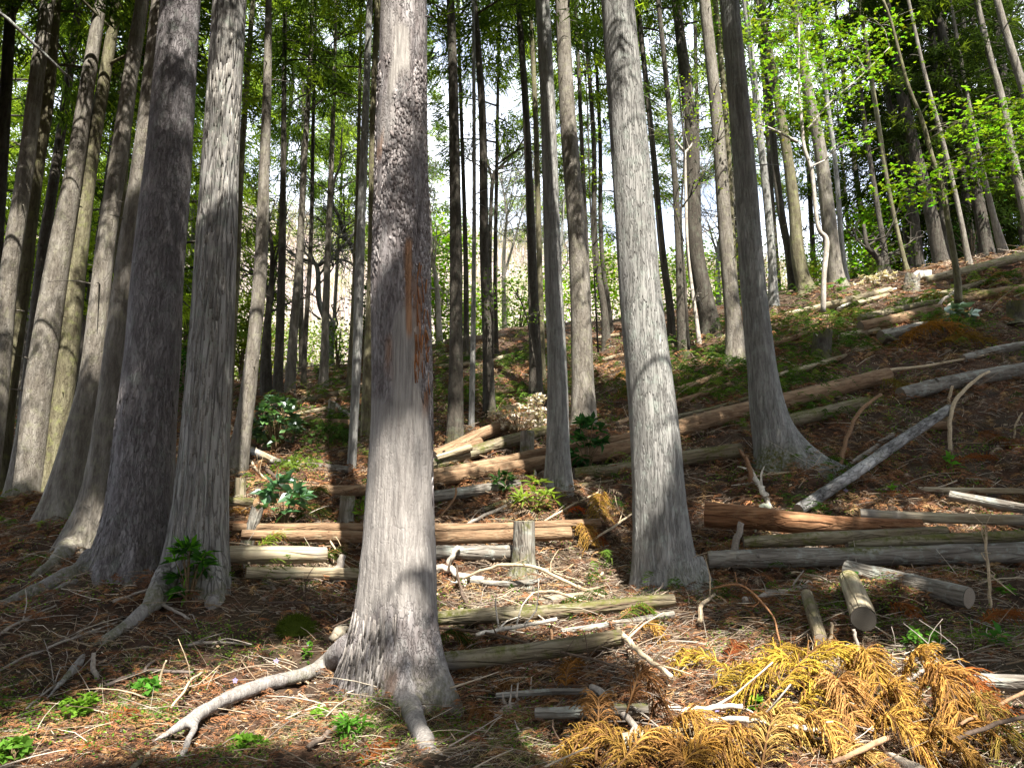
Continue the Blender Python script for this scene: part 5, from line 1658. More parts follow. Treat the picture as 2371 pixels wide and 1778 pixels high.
F('feathery straw bough standing up at the bottom of the pile', (1760, 1790), (1850, 1680), 0.14, 0.22, (0.54, 0.36, 0.12), 56, lift=0.08)
F('brown tasselled bough hanging over the grey green log', (1450, 1650), (1530, 1640), 0.22, 0.18, BROWN, 30, lift=0.10)
F('brown tasselled bough standing left of the bleached log section', (1380, 1760), (1375, 1640), 0.16, 0.20, (0.26, 0.135, 0.05), 50, lift=0.08)
F('golden brown bough along the bottom edge left of the pile', (1480, 1770), (1330, 1740), 0.12, 0.20, (0.40, 0.24, 0.06), 56, lift=0.06)
F('orange brown bough along the bottom edge', (1560, 1790), (1720, 1770), 0.12, 0.20, (0.47, 0.26, 0.06), 56, lift=0.06)
F('bough with orange tassels under the brown tasselled one', (1540, 1700), (1640, 1740), 0.14, 0.18, ORNG, 46, lift=0.07)
F('rust brown frond tuft by the long thin dark branch', (1310, 1600), (1340, 1530), 0.06, 0.13, (0.30, 0.135, 0.035), 36, lift=0.06)
F('dark red frond tuft above the pile', (1680, 1540), (1715, 1490), 0.05, 0.13, (0.20, 0.055, 0.02), 36, lift=0.05)
F('orange tuft by the sunlit straight stick head', (1470, 1455), (1530, 1470), 0.06, 0.12, ORNG, 34, lift=0.05)
F('brown frond lying at the lower centre right of the big stem foot', (1090, 1640), (1180, 1700), 0.05, 0.14, BROWN, 44, lift=0.03)
F('brown frond lying at the lower centre, further right', (1120, 1590), (1210, 1620), 0.05, 0.14, BROWN, 44, lift=0.03)
F('rust frond lying on the bottom edge left of the big root', (830, 1780), (900, 1720), 0.04, 0.13, RUST, 44, lift=0.03)
F('red brown frond at the bottom left', (150, 1760), (250, 1740), 0.04, 0.13, (0.32, 0.10, 0.03), 44, lift=0.03)
F('rust frond on the left slope above the bottom', (230, 1690), (320, 1650), 0.04, 0.13, RUST, 40, lift=0.03)
F('orange fallen bough on the right slope under the bright leaves', (2070, 790), (2240, 770), 0.25, 0.36, (0.36, 0.17, 0.03), 56, lift=0.25, thick=0.004)
F('orange brown bough hanging over the dark grey log', (2230, 750), (2080, 800), 0.20, 0.36, (0.30, 0.14, 0.03), 56, lift=0.2, thick=0.004)
F('olive orange bough at the right of the orange heap', (2160, 800), (2290, 790), 0.15, 0.34, (0.24, 0.15, 0.03), 50, lift=0.15, thick=0.004)
F('drooping olive tuft on the longest log end', (2040, 880), (2110, 920), 0.10, 0.24, (0.19, 0.16, 0.03), 40, lift=0.15, thick=0.003)
F('yellow brown bough under the pale stem, behind the sawn log', (1400, 1150), (1390, 1200), 0.12, 0.22, (0.34, 0.21, 0.04), 44, lift=0.10, thick=0.003)
F('yellow brown bough hanging over the sawn log end', (1340, 1215), (1370, 1260), 0.08, 0.20, (0.40, 0.24, 0.06), 40, lift=0.12, thick=0.003)
F('bright orange red tuft behind the sawn log', (1310, 1188), (1345, 1180), 0.05, 0.10, (0.62, 0.10, 0.015), 26, lift=0.10, thick=0.003)
F('rust tuft at the end of the brown log', (1375, 1235), (1400, 1255), 0.04, 0.12, (0.30, 0.06, 0.02), 26, lift=0.06)
F('yellow dry bough at the left edge by the leaning group', (-10, 1150), (40, 1140), 0.10, 0.24, (0.48, 0.29, 0.05), 46, lift=0.1, thick=0.0035)
F('orange dry tuft on the slim log at the left', (40, 1180), (85, 1172), 0.05, 0.16, ORNG, 36, lift=0.06, thick=0.003)
F('yellow tuft below the short yellow green log butt', (520, 1195), (570, 1185), 0.05, 0.16, (0.48, 0.28, 0.08), 36, lift=0.05, thick=0.003)
F('rust frond on the right slope beside the leaning pole', (2180, 1080), (2290, 1060), 0.06, 0.20, RUST, 46, lift=0.05, thick=0.003)
F('rust frond above the pale barkless log', (2030, 1160), (2110, 1150), 0.05, 0.16, (0.40, 0.15, 0.04), 40, lift=0.05, thick=0.003)
F('dark rust frond at the right edge under the brown log', (2260, 1000), (2360, 1040), 0.06, 0.20, (0.2, 0.075, 0.03), 46, lift=0.05, thick=0.003)
F('rust frond lying below the lichen spotted log', (1700, 1385), (1780, 1400), 0.04, 0.14, BROWN, 40, lift=0.03)
F('brown frond in the litter right of the cut block', (2060, 1400), (2120, 1430), 0.04, 0.13, RUST, 36, lift=0.03)
F('red brown frond right of the shaded sloping log', (2270, 1440), (2360, 1420), 0.04, 0.15, RUST, 40, lift=0.03)
F('golden tuft on the far bank below the dark conifer', (1420, 880), (1455, 870), 0.10, 0.24, (0.45, 0.26, 0.06), 36, lift=0.1, thick=0.004)
F('tangled brown gold bough in the bottom row left of the bleached log section', (1420, 1790), (1560, 1720), 0.12, 0.20, (0.46, 0.27, 0.07), 56, lift=0.06)
F('golden bough at the bottom row between the tasselled boughs', (1300, 1790), (1440, 1700), 0.10, 0.19, (0.44, 0.27, 0.06), 52, lift=0.05)
F('low brown bough spread at the bottom under the tasselled ones', (1620, 1800), (1480, 1740), 0.10, 0.19, (0.36, 0.19, 0.06), 52, lift=0.05)
F('golden bough filling the middle of the pile', (1830, 1650), (1960, 1650), 0.12, 0.20, GOLD, 60, lift=0.10)
F('straw bough under the middle of the pile', (1760, 1690), (1880, 1720), 0.12, 0.20, (0.52, 0.36, 0.10), 56, lift=0.08)
F('olive gold bough low in the pile behind the pale sticks', (1640, 1600), (1780, 1580), 0.12, 0.18, (0.40, 0.28, 0.05), 56, lift=0.08)
F('orange bough tucked between the drooping ones at the right', (2020, 1640), (2120, 1690), 0.16, 0.20, ORNG, 56, lift=0.10)
F('brown gold bough at the bottom right of the pile', (2130, 1740), (2260, 1770), 0.12, 0.20, (0.38, 0.22, 0.06), 52, lift=0.06)
GG = 'green fallen conifer sprays'
F('green fallen spray draped on the mossy log, left one', (1290, 1400), (1390, 1440), 0.10, 0.17, DGRN, 50, GG, 0.12, 2, 12)
F('green fallen spray draped on the mossy log, right one', (1430, 1435), (1520, 1430), 0.10, 0.15, FRESH, 46, GG, 0.10, 2, 12)
F('dark green spray between the two logs beside the big stem', (1010, 1480), (1100, 1495), 0.08, 0.16, DGRN, 46, GG, 0.08)
F('bright yellow green spray lying on the cracked barkless log', (590, 1270), (690, 1245), 0.10, 0.17, (0.22, 0.30, 0.035), 50, GG, 0.14, thick=0.003)
F('green spray behind the glossy leaved plant', (690, 1160), (760, 1140), 0.10, 0.22, DGRN, 50, GG, 0.1, thick=0.003)
F('dark green bough hanging right of the glossy leaved plant', (680, 1210), (750, 1190), 0.12, 0.22, DGRN, 50, GG, 0.12, thick=0.003)
F('dark green spray by the weathered slab', (740, 1300), (790, 1290), 0.08, 0.16, DGRN, 36, GG, 0.1)
F('green fern like bough on the upper right bank', (2100, 712), (2190, 690), 0.15, 0.34, (0.06, 0.12, 0.015), 56, GG, 0.15, thick=0.005)
F('green fern like bough right of the pale pole sapling', (2270, 665), (2350, 640), 0.15, 0.36, (0.05, 0.11, 0.015), 56, GG, 0.15, thick=0.005)
F('moss green bough over the dark ragged stump', (1925, 740), (1985, 725), 0.12, 0.30, (0.10, 0.12, 0.02), 50, GG, 0.15, thick=0.005)
F('olive bough behind the grey brown centre conifer', (1420, 930), (1470, 900), 0.12, 0.28, (0.10, 0.12, 0.02), 46, GG, 0.15, thick=0.004)


# ------------------------------------------------------------------ shrubs, seedlings and small plants
def shrub(label, base, size, nb, per, leaf, col, mat='leaf_broad', name='shrub', cat='shrub', whorl=True, Y=None, group=None, seed=1, stems=5, tilt=0.5, ratio=0.3, var=0.35, light=None):
    """size: width and height in picture units; leaves in whorls at the twig ends"""
    r = np.random.default_rng(seed)
    p = hit(*base) if Y is None else at(base[0], base[1], Y)
    w, h = wid(*base, size[0], p[1]), wid(*base, size[1], p[1])
    root = empty(name, p, label, cat, group)
    mb = MB()
    tips = []
    for k in range(nb):
        a = r.random() * 6.283
        el = r.random() ** 0.7
        rad = w / 2 * math.sqrt(max(1 - (el * 2 - 1) ** 2, 0.05)) * (0.55 + 0.5 * r.random())
        tip = np.array([math.cos(a) * rad, math.sin(a) * rad * 0.8, h * (0.12 + 0.88 * el)])
        tips.append(tip)
        st = np.array([math.cos(a) * w * 0.04, math.sin(a) * w * 0.04, 0])
        path = smooth_path([st, st * 0.5 + tip * np.array([0.35, 0.35, 0.55]), tip], 6)
        V, T, Q = tube(path, np.linspace(0.006 + 0.006 * h, 0.002, 6), 4)
        mb.add(V, T, Q, (0.16, 0.11, 0.06))
    mb.build('stem', M['wood'], root)
    tips = np.array(tips)
    P = np.repeat(tips, per, 0)
    n = len(P)
    out = unit(np.repeat(tips - np.array([0, 0, h * 0.35]), per, 0))
    if whorl:
        D = unit(out * 0.35 + r.normal(size=(n, 3)) * np.array([1, 1, 0.45]))
    else:
        D = unit(r.normal(size=(n, 3)) + out * 0.5)
        P = P + r.normal(size=(n, 3)) * np.array([w, w, h]) * 0.10
    Nn = unit(np.array([0, 0, 1.0]) + r.normal(size=(n, 3)) * tilt)
    V, T, m = blades(P, D, Nn, leaf * (0.7 + 0.6 * r.random(n)), leaf * ratio * (0.8 + 0.4 * r.random(n)), 0.15, 0.12)
    c = np.asarray(col) * (1 - var + 2 * var * r.random((n, 1)))
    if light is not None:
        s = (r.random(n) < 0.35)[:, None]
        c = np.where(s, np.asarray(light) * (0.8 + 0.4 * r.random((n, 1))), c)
    MB().add(V, T, None, np.repeat(c, m, 0)).build('foliage', M[mat], root)
    return root


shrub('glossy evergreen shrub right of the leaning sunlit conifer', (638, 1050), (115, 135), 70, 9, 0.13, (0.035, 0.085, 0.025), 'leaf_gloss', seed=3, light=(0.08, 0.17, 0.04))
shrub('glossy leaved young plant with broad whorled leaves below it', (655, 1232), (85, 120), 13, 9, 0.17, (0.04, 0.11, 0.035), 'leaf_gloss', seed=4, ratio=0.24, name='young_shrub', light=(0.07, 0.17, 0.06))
shrub('dark leaved shrub between the slim and the pale conifers', (1362, 1095), (100, 125), 24, 8, 0.17, (0.03, 0.085, 0.03), 'leaf_broad', seed=5, ratio=0.2)
shrub('pale green strap leaved seedling behind the stump', (1238, 1195), (95, 80), 14, 8, 0.17, (0.17, 0.24, 0.04), seed=6, ratio=0.12, name='seedling', cat='plant')
shrub('leafy green sprout growing at the foot of the shaggy conifer', (435, 1398), (95, 130), 22, 9, 0.13, (0.035, 0.10, 0.02), 'leaf_broad', seed=7, ratio=0.17, name='sprout', cat='plant', light=(0.09, 0.26, 0.02))
shrub('silvery dead bush shining on the log pile', (1200, 1012), (150, 70), 60, 9, 0.075, (0.50, 0.44, 0.37), 'dry', seed=8, ratio=0.3, name='dead_bush', cat='bush', tilt=0.9)
shrub('upper silvery spike of the dead bush beside the slim conifer', (1245, 985), (60, 70), 26, 9, 0.07, (0.50, 0.44, 0.37), 'dry', seed=9, ratio=0.3, name='dead_bush', cat='bush', tilt=0.9)
shrub('bright shiny leaves at the foot of the pale pole sapling', (2222, 752), (56, 45), 9, 7, 0.19, (0.16, 0.25, 0.15), 'leaf_gloss', seed=10, ratio=0.3, name='young_shrub')
shrub('white dead leaved bush along the crest left of the broken stump', (2030, 668), (110, 32), 44, 8, 0.11, (0.50, 0.44, 0.36), 'dry', seed=11, name='dead_bush', cat='bush', tilt=0.9)
shrub('small lit seedling at the foot of the tall sunlit conifer', (1945, 682), (36, 34), 9, 8, 0.12, (0.10, 0.22, 0.03), seed=12, name='seedling', cat='plant')
shrub('light green sprig at the left edge of the big stem', (828, 1215), (40, 40), 7, 6, 0.13, (0.14, 0.25, 0.03), seed=13, ratio=0.15, name='seedling', cat='plant')
shrub('low leafy plants below the glossy shrub', (690, 1098), (110, 36), 40, 5, 0.09, (0.12, 0.18, 0.035), seed=14, name='low_plant', cat='plant', whorl=False)
shrub('low dark plants in the shade left of the smooth grey stem', (765, 1040), (110, 45), 36, 6, 0.11, (0.05, 0.09, 0.025), seed=15, name='low_plant', cat='plant', whorl=False)
shrub('dark leafy sprig right of the big stem under the longest log', (1165, 1150), (60, 55), 14, 6, 0.12, (0.03, 0.07, 0.02), seed=16, ratio=0.2, name='seedling', cat='plant')
shrub('young bright leaf in the litter above the pale barkless log', (2060, 1155), (36, 26), 5, 6, 0.10, (0.13, 0.30, 0.03), seed=17, ratio=0.25, name='seedling', cat='plant')
shrub('lone bright blade plant right of the leaning pole', (2205, 1100), (22, 40), 4, 5, 0.14, (0.09, 0.24, 0.03), seed=18, ratio=0.2, name='seedling', cat='plant')
shrub('small fern like plant right of the shaded sloping log', (2335, 1385), (40, 22), 8, 7, 0.05, (0.08, 0.2, 0.03), seed=19, ratio=0.3, name='seedling', cat='plant')
shrub('trio of broad leaves at the lower right', (2320, 1500), (44, 30), 4, 3, 0.09, (0.05, 0.15, 0.03), seed=20, ratio=0.3, name='seedling', cat='plant')
shrub('leafy seedling patch right of the golden pile top', (2140, 1500), (75, 40), 22, 6, 0.05, (0.08, 0.19, 0.03), seed=21, ratio=0.3, name='seedling', cat='plant')
shrub('green tuft at the left of the big front root', (815, 1715), (66, 46), 16, 7, 0.10, (0.09, 0.23, 0.03), seed=22, ratio=0.09, name='grass_tuft', cat='plant')
shrub('bright herb standing left of the big front root', (738, 1690), (34, 50), 10, 7, 0.05, (0.14, 0.27, 0.03), seed=23, ratio=0.3, name='herb', cat='plant')
shrub('bright herb patch at the lower left', (180, 1655), (70, 40), 20, 7, 0.05, (0.13, 0.24, 0.03), seed=24, ratio=0.35, name='herb', cat='plant')
shrub('round leaved herb patch on the left slope', (335, 1610), (60, 32), 16, 6, 0.05, (0.08, 0.21, 0.03), seed=25, ratio=0.45, name='herb', cat='plant')
shrub('herb patch in the bottom left corner', (30, 1760), (80, 40), 20, 6, 0.05, (0.10, 0.21, 0.03), seed=26, ratio=0.4, name='herb', cat='plant')
shrub('round leaved herbs below the lit surface root', (560, 1745), (90, 34), 22, 6, 0.045, (0.13, 0.26, 0.03), seed=27, ratio=0.45, name='herb', cat='plant')
shrub('small violet with pale purple flowers by the big stem', (712, 1520), (34, 30), 8, 5, 0.04, (0.10, 0.22, 0.03), seed=28, ratio=0.4, name='violet', cat='plant')
shrub('green herb on the bottom edge of the golden pile', (1750, 1662), (30, 40), 9, 7, 0.04, (0.14, 0.3, 0.03), seed=29, ratio=0.35, name='herb', cat='plant')

# heart shaped leaves by the cut block
p = hit(2000, 1362)
root = empty('heart_leaf_plant', p, 'pair of bright heart shaped leaves beside the cut block', 'plant')
for k, (px, py, s) in enumerate([(2022, 1348, 46), (1992, 1336, 34)]):
    q = at(px, py, p[1] - 0.03)
    s = wid(px, py, s, p[1])
    a = np.linspace(0, 2 * math.pi, 20, endpoint=False)
    hx_ = 0.5 * np.sin(a) ** 3
    hz_ = (13 * np.cos(a) - 5 * np.cos(2 * a) - 2 * np.cos(3 * a) - np.cos(4 * a)) / 32
    ring = np.stack([hx_ * s, 0.25 * s * np.abs(hx_), hz_ * s * 1.05], -1)
    V = np.vstack([ring, [[0, 0.0, 0]]])
    T = [(20, i, (i + 1) % 20) for i in range(20)]
    o = MB().add(V + (q - p), T, None, (0.07, 0.27, 0.03)).build('leaf', M['leaf_broad'], root)
    V, T, Q = tube(smooth_path([[0, 0, 0], (q - p) * [0.6, 0.6, 0.7], q - p], 6), 0.003, 5)
    MB().add(V, T, Q, (0.1, 0.2, 0.04)).build('stem', M['wood'], root)

# violets
for k, (px, py) in enumerate([(716, 1503), (640, 1544), (545, 1590), (2010, 1095), (1900, 1175), (1958, 1145), (1660, 1660)]):
    p = hit(px, py)
    root = empty('violet_flower', p, ['pale purple violet highest beside the big stem', 'pale purple violet left of the big stem', 'pale purple violet above the lit surface root', 'tiny violet in the shade by the leaning pole',
                                      'tiny violet behind the orange brown log', 'tiny violet right of the leaning pole foot', 'tiny violet by the pale sticks under the golden pile'][k], 'flower', 'small violets in the litter')
    a = np.arange(5) * 1.2566 + 0.3
    P = np.tile(np.array([[0, -0.01, 0.045]]), (5, 1))
    D = np.stack([np.cos(a), 0 * a - 0.1, np.sin(a)], -1)
    V, T, m = blades(P, D, np.tile([[0, -1.0, 0.2]], (5, 1)), 0.020 * (p[1] / 5), 0.009 * (p[1] / 5))
    MB().add(V, T, None, (0.42, 0.38, 0.72)).build('petals', M['leaf_broad'], root)
    V, T, Q = tube(smooth_path([[0, 0, 0], [0.005, -0.005, 0.03], [0, -0.01, 0.045]], 4), 0.0015, 4)
    MB().add(V, T, Q, (0.1, 0.2, 0.04)).build('stem', M['wood'], root)

# moss mound left of the big stem
p = hit(685, 1462)
th = np.linspace(0, 6.2832, 28, endpoint=False)
ph = np.linspace(0, 1.5708, 9)
V = []
for q in ph:
    rr = np.cos(q) * (1 + 0.15 * vnoise(np.cos(th) * 2, np.sin(th) * 2, q))
    V.append(np.stack([np.cos(th) * rr * 0.17, np.sin(th) * rr * 0.12, np.full(28, math.sin(q) * 0.13) + 0.02 * vnoise(np.cos(th) * 3, np.sin(th) * 3, q * 3) - 0.02], -1))
V = np.concatenate(V)
i, j = np.meshgrid(np.arange(8), np.arange(28), indexing='ij')
a = i * 28 + j
b = i * 28 + (j + 1) % 28
mb = MB().add(V, None, np.stack([a, b, b + 28, a + 28], -1).reshape(-1, 4), (0.055, 0.075, 0.012))
k = 1800
idx = rng.integers(0, len(V), k)
Pm = V[idx] + rng.normal(size=(k, 3)) * 0.01
Vm, Tm = slivers(Pm, unit(Pm - [0, 0, -0.05]) + rng.normal(size=(k, 3)) * 0.4, 0.028, 0.006)
mb.add(Vm, Tm, None, np.repeat(np.array([0.075, 0.105, 0.015]) * (0.6 + 0.8 * rng.random((k, 1))), 3, 0))
o = mb.build('moss_mound', M['dry'], None, None)
o.location = [float(v) for v in p]
tag(o, 'dark green moss covered hump left of the big stem', 'moss mound')

# ------------------------------------------------------------------ broadleaved saplings with fresh green leaves
def leaf_cloud(mb, c, sx, sy, sz, n, leaf, col, r, star=True, layers=4):
    n = int(n * 1.35)
    P = r.normal(size=(n, 3)) * np.array([sx, sy, 1]) * 0.5
    lay = r.integers(0, layers, n)
    P[:, 2] = (lay / max(layers - 1, 1) - 0.5) * sz + r.normal(size=n) * 0.035 - 0.10 * np.hypot(P[:, 0] / max(sx, .1), P[:, 1] / max(sy, .1)) * sz
    P = P + c
    Nn = unit(np.array([0, 0, 1.0]) + r.normal(size=(n, 3)) * 0.4)
    D = unit(r.normal(size=(n, 3)) * np.array([1, 1, 0.25]))
    cc = np.asarray(col) * (0.45 + 0.95 * r.random((n, 1))) * (1 + 0.15 * r.normal(size=(n, 3)))
    leaf = leaf * (0.65 + 0.7 * r.random(n))
    if star:
        # three lobes per leaf read as a maple leaf
        S = unit(np.cross(D, Nn))
        for ang, sc_ in ((0, 1.0), (0.9, 0.8), (-0.9, 0.8)):
            Dd = D * math.cos(ang) + S * math.sin(ang)
            V, T, m = blades(P, Dd, Nn, leaf * sc_ * (0.8 + 0.4 * r.random(n)), leaf * 0.19, 0.1, 0.15)
            mb.add(V, T, None, np.repeat(cc, m, 0))
    else:
        V, T, m = blades(P, D, Nn, leaf * (0.7 + 0.6 * r.random(n)), leaf * 0.3, 0.1, 0.1)
        mb.add(V, T, None, np.repeat(cc, m, 0))


def sapling(label, stems, Y, clouds, leaf, col, bark='bark_birch', seed=1, star=True, name='sapling', group='broadleaved saplings', dens=1.0):
    r = np.random.default_rng(seed)
    foot = at(*stems[0][0][:2], Y)
    root = empty(name, foot, label, 'tree', group)
    mb = MB()
    allp = []
    for s in stems:
        P = [at(x, y, Y) for x, y, w in s]
        R = [0.5 * wid(x, y, w, Y) for x, y, w in s]
        n = 6 * len(s)
        path = smooth_path(P, n)
        V, T, Q = tube(path, np.interp(np.linspace(0, 1, n), np.linspace(0, 1, len(R)), R), 9, True, 0.15, seed, 6)
        mb.add(V, T, Q, (0, 0, 0))
        allp.append(path)
    allp = np.concatenate(allp)
    lb = MB()
    for (px, py, rx, ry, n) in clouds:
        yo = r.normal() * 0.35
        c = at(px, py, Y + yo)
        k = int(np.argmin(((allp - c) ** 2).sum(1) + np.maximum(allp[:, 2] - c[2] - 0.1, 0) * 2))
        q = allp[k]
        path = smooth_path([q, (q + c) / 2 + [0, 0, 0.15], c], 8)
        V, T, Q = tube(path, np.linspace(0.014, 0.004, 8), 5)
        mb.add(V, T, Q, (0, 0, 0))
        sx, sz = wid(px, py, rx * 2, Y), wid(px, py, ry * 2, Y)
        for _ in range(5):
            e = c + r.normal(size=3) * np.array([sx, sx * 0.7, sz]) * 0.35
            V, T, Q = tube(smooth_path([c, (c + e) / 2 + [0, 0, 0.04], e], 5), np.linspace(0.005, 0.002, 5), 4)
            mb.add(V, T, Q, (0, 0, 0))
        leaf_cloud(lb, c, sx, sx * 0.8, sz, int(n * dens), leaf, col, r, star)
    mb.build('stem', M[bark], root, foot, True)
    if lb.n:
        lb.build('foliage', M['leaf_broad'], root, foot)
    return root


MAPLE = (0.135, 0.245, 0.016)
sapling('crooked pale sapling with bright fresh leaves high in the right', [[(1906, 722, 12), (1908, 640, 11), (1914, 560, 12), (1898, 535, 10), (1890, 500, 9), (1880, 400, 9), (1863, 345, 8), (1858, 300, 7), (1850, 200, 6), (1850, 60, 4)],
                                                                            [(1848, 330, 7), (1800, 305, 5), (1756, 286, 4)], [(1870, 300, 5), (1920, 240, 4), (1990, 180, 3), (2060, 110, 2)], [(1880, 385, 5), (1910, 372, 4)]],
        14.6, [(1850, 70, 75, 30, 260), (1790, 130, 45, 25, 130), (1955, 110, 60, 28, 220), (2040, 60, 50, 25, 150), (1840, 30, 60, 20, 160), (1830, 230, 60, 35, 170), (1930, 230, 60, 25, 190), (2000, 165, 50, 22, 170), (1780, 270, 45, 25, 90), (1890, 290, 50, 25, 130),
               (1960, 330, 45, 20, 70), (1800, 180, 60, 30, 130), (1990, 330, 25, 15, 40), (1760, 60, 40, 25, 80), (1900, 160, 60, 30, 150)], 0.085, MAPLE, seed=3, dens=0.72)
sapling('bent pale pole sapling with maple leaves reaching the right edge', [[(2219, 700, 18), (2216, 640, 15), (2196, 520, 12), (2180, 430, 11), (2160, 370, 10), (2135, 280, 9), (2100, 190, 7), (2066, 60, 6), (2045, 0, 5)]],
        13.6, [(2175, 245, 30, 16, 60), (2240, 290, 40, 25, 110), (2300, 280, 45, 28, 150), (2350, 250, 40, 25, 140), (2290, 360, 45, 28, 150), (2350, 340, 40, 25, 120), (2130, 395, 42, 18, 100), (2110, 440, 40, 16, 80), (2150, 460, 30, 14, 60), (2300, 420, 45, 18, 90), (2060, 425, 30, 12, 40), (2230, 395, 30, 16, 60)],
        0.095, MAPLE, 'bark_moss', 4, dens=0.7)
sapling('thin twiggy sapling with small new leaves near the dark pair of stems', [[(1385, 815, 5), (1376, 640, 4), (1366, 450, 4), (1360, 250, 3), (1350, 100, 2)]], 12.5,
        [(1362, 165, 16, 16, 30), (1345, 190, 16, 14, 24), (1372, 215, 14, 14, 24), (1350, 380, 12, 18, 20), (1375, 400, 14, 16, 20), (1395, 620, 22, 26, 60), (1385, 300, 12, 20, 18), (1420, 560, 16, 30, 24)], 0.06, (0.20, 0.31, 0.02), 'bark_dark', 5, False)
sapling('twiggy sapling with pale yellow green leaves between the right stems', [[(1595, 810, 7), (1585, 640, 6), (1577, 500, 5), (1584, 350, 4), (1570, 180, 3)], [(1583, 560, 4), (1560, 480, 3), (1530, 450, 2)], [(1580, 480, 4), (1620, 420, 3), (1660, 330, 2)]], 13.0,
        [(1610, 250, 20, 20, 40), (1580, 200, 20, 18, 30), (1590, 300, 16, 20, 24), (1640, 330, 24, 16, 34), (1720, 270, 26, 26, 60), (1745, 300, 24, 18, 44), (1560, 480, 20, 14, 20), (1620, 420, 20, 16, 24), (1680, 260, 26, 20, 40)], 0.06, (0.19, 0.29, 0.02), 'bark_dark', 6, False)
sapling('low leafy sapling by the dark conifer right of the big stem', [[(1142, 830, 5), (1140, 740, 4), (1143, 660, 3)]], 12.2, [(1140, 690, 22, 22, 60), (1150, 640, 16, 14, 30), (1128, 720, 16, 12, 24)], 0.06, (0.13, 0.25, 0.02), 'bark_dark', 7, False)
sapling('slender bowed sapling in front of the dark conifer by the centre', [[(1240, 850, 4), (1215, 720, 3), (1180, 655, 2)], [(1246, 790, 3), (1250, 720, 2)]], 12.8, [(1245, 730, 20, 16, 40), (1200, 690, 16, 10, 16)], 0.055, (0.12, 0.21, 0.02), 'bark_dark', 8, False)

# ------------------------------------------------------------------ leafless broadleaved trees beyond the rise
def bare_tree(label, stems, Y, bark='bark_dark', seed=1, twigs_=26, ln=1.2, depth=3, spread=0.7, group='leafless broadleaved trees'):
    r = np.random.default_rng(seed)
    foot = at(*stems[0][0][:2], Y)
    root = empty('bare_tree', foot, label, 'tree', group)
    mb = MB()
    pool = []
    for s in stems:
        P = [at(x, y, Y) for x, y, w in s]
        R = [0.5 * wid(x, y, w, Y) for x, y, w in s]
        n = 6 * len(s)
        path = smooth_path(P, n)
        rr = np.interp(np.linspace(0, 1, n), np.linspace(0, 1, len(R)), R)
        V, T, Q = tube(path, rr, 9, True, 0.15, seed, 4)
        mb.add(V, T, Q, (0, 0, 0))
        for k in range(n // 3, n):
            pool.append((path[k], unit(path[min(k + 1, n - 1)] - path[max(k - 1, 0)]), rr[k]))

    def grow(p, d, l, rad, dep):
        q1 = p + d * l * 0.5 + r.normal(size=3) * 0.08 * l
        q2 = p + d * l + r.normal(size=3) * 0.14 * l + np.array([0, 0, 0.06 * l])
        pa = smooth_path([p, q1, q2], 5)
        V, T, Q = tube(pa, np.linspace(rad, rad * 0.45, 5), 4, False)
        mb.add(V, None, Q, (0, 0, 0))
        if dep > 0:
            for _ in range(3):
                k = r.integers(2, 5)
                grow(pa[k], unit(d + r.normal(size=3) * spread), l * (0.5 + 0.25 * r.random()), rad * 0.55, dep - 1)

    for _ in range(twigs_):
        p, d, rad = pool[r.integers(0, len(pool))]
        grow(p, unit(d * 0.5 + r.normal(size=3) * np.array([1, 0.7, 0.6]) + [0, 0, 0.35]), ln * (0.5 + 0.7 * r.random()), max(0.010, min(rad * 0.5, 0.04)), depth)
    mb.build('trunk', M[bark], root, foot, True)
    return root


bare_tree('crooked leafless tree behind the yellow footed conifer', [[(766, 895, 18), (766, 800, 15), (770, 745, 15)], [(766, 765, 15), (748, 730, 11), (738, 690, 12), (736, 630, 11), (728, 608, 9), (700, 600, 7), (664, 578, 5)],
          [(742, 740, 6), (724, 726, 4)], [(737, 615, 8), (775, 590, 6), (815, 545, 5), (824, 515, 4)]], 19.5, 'bark_grey', 3, 20, 1.3)
bare_tree('leafless tree with a bent limb left of the smooth grey stem', [[(832, 880, 16), (830, 700, 14), (822, 590, 13), (800, 550, 10), (786, 505, 8), (770, 470, 7), (774, 420, 6), (788, 375, 5), (792, 300, 3)], [(826, 620, 7), (800, 604, 5), (760, 600, 4)]], 20.5, 'bark_dark', 4, 24, 1.4)
bare_tree('dark thick footed leafless tree left of the fence', [[(618, 935, 30), (616, 850, 26), (620, 740, 16), (628, 660, 12), (630, 580, 9), (622, 520, 6), (610, 470, 4)], [(622, 700, 8), (610, 620, 5), (612, 600, 3)], [(630, 640, 6), (648, 560, 4)]], 16.0, 'bark_dark', 5, 18, 1.0)
bare_tree('pale forked leafless tree in the bright centre gap', [[(1168, 780, 12), (1166, 620, 9), (1170, 540, 7), (1173, 505, 6), (1165, 440, 4), (1150, 390, 3)], [(1166, 640, 7), (1190, 560, 5), (1212, 480, 3)]], 24.0, 'bark_birch', 6, 26, 1.4)
bare_tree('dark leafless tree with long limbs reaching right, centre gap', [[(1136, 820, 13), (1134, 640, 10), (1136, 500, 9), (1142, 410, 9), (1160, 385, 7), (1195, 350, 5), (1225, 300, 3)], [(1140, 420, 7), (1128, 370, 5), (1118, 300, 3)], [(1150, 392, 5), (1200, 372, 3)]], 21.0, 'bark_dark', 7, 24, 1.3)
bare_tree('pale trunked tree right of the big stem, lit from the valley', [[(1020, 832, 17), (1016, 740, 13), (1011, 660, 11), (1000, 590, 9), (996, 500, 6), (990, 420, 4)]], 19.5, 'bark_birch', 8, 22, 1.2)
bare_tree('white stemmed slender tree between the right stems', [[(1612, 705, 15), (1609, 640, 11), (1605, 560, 9), (1600, 470, 7), (1594, 380, 5), (1585, 300, 3)]], 19.0, 'bark_birch', 9, 14, 1.0)
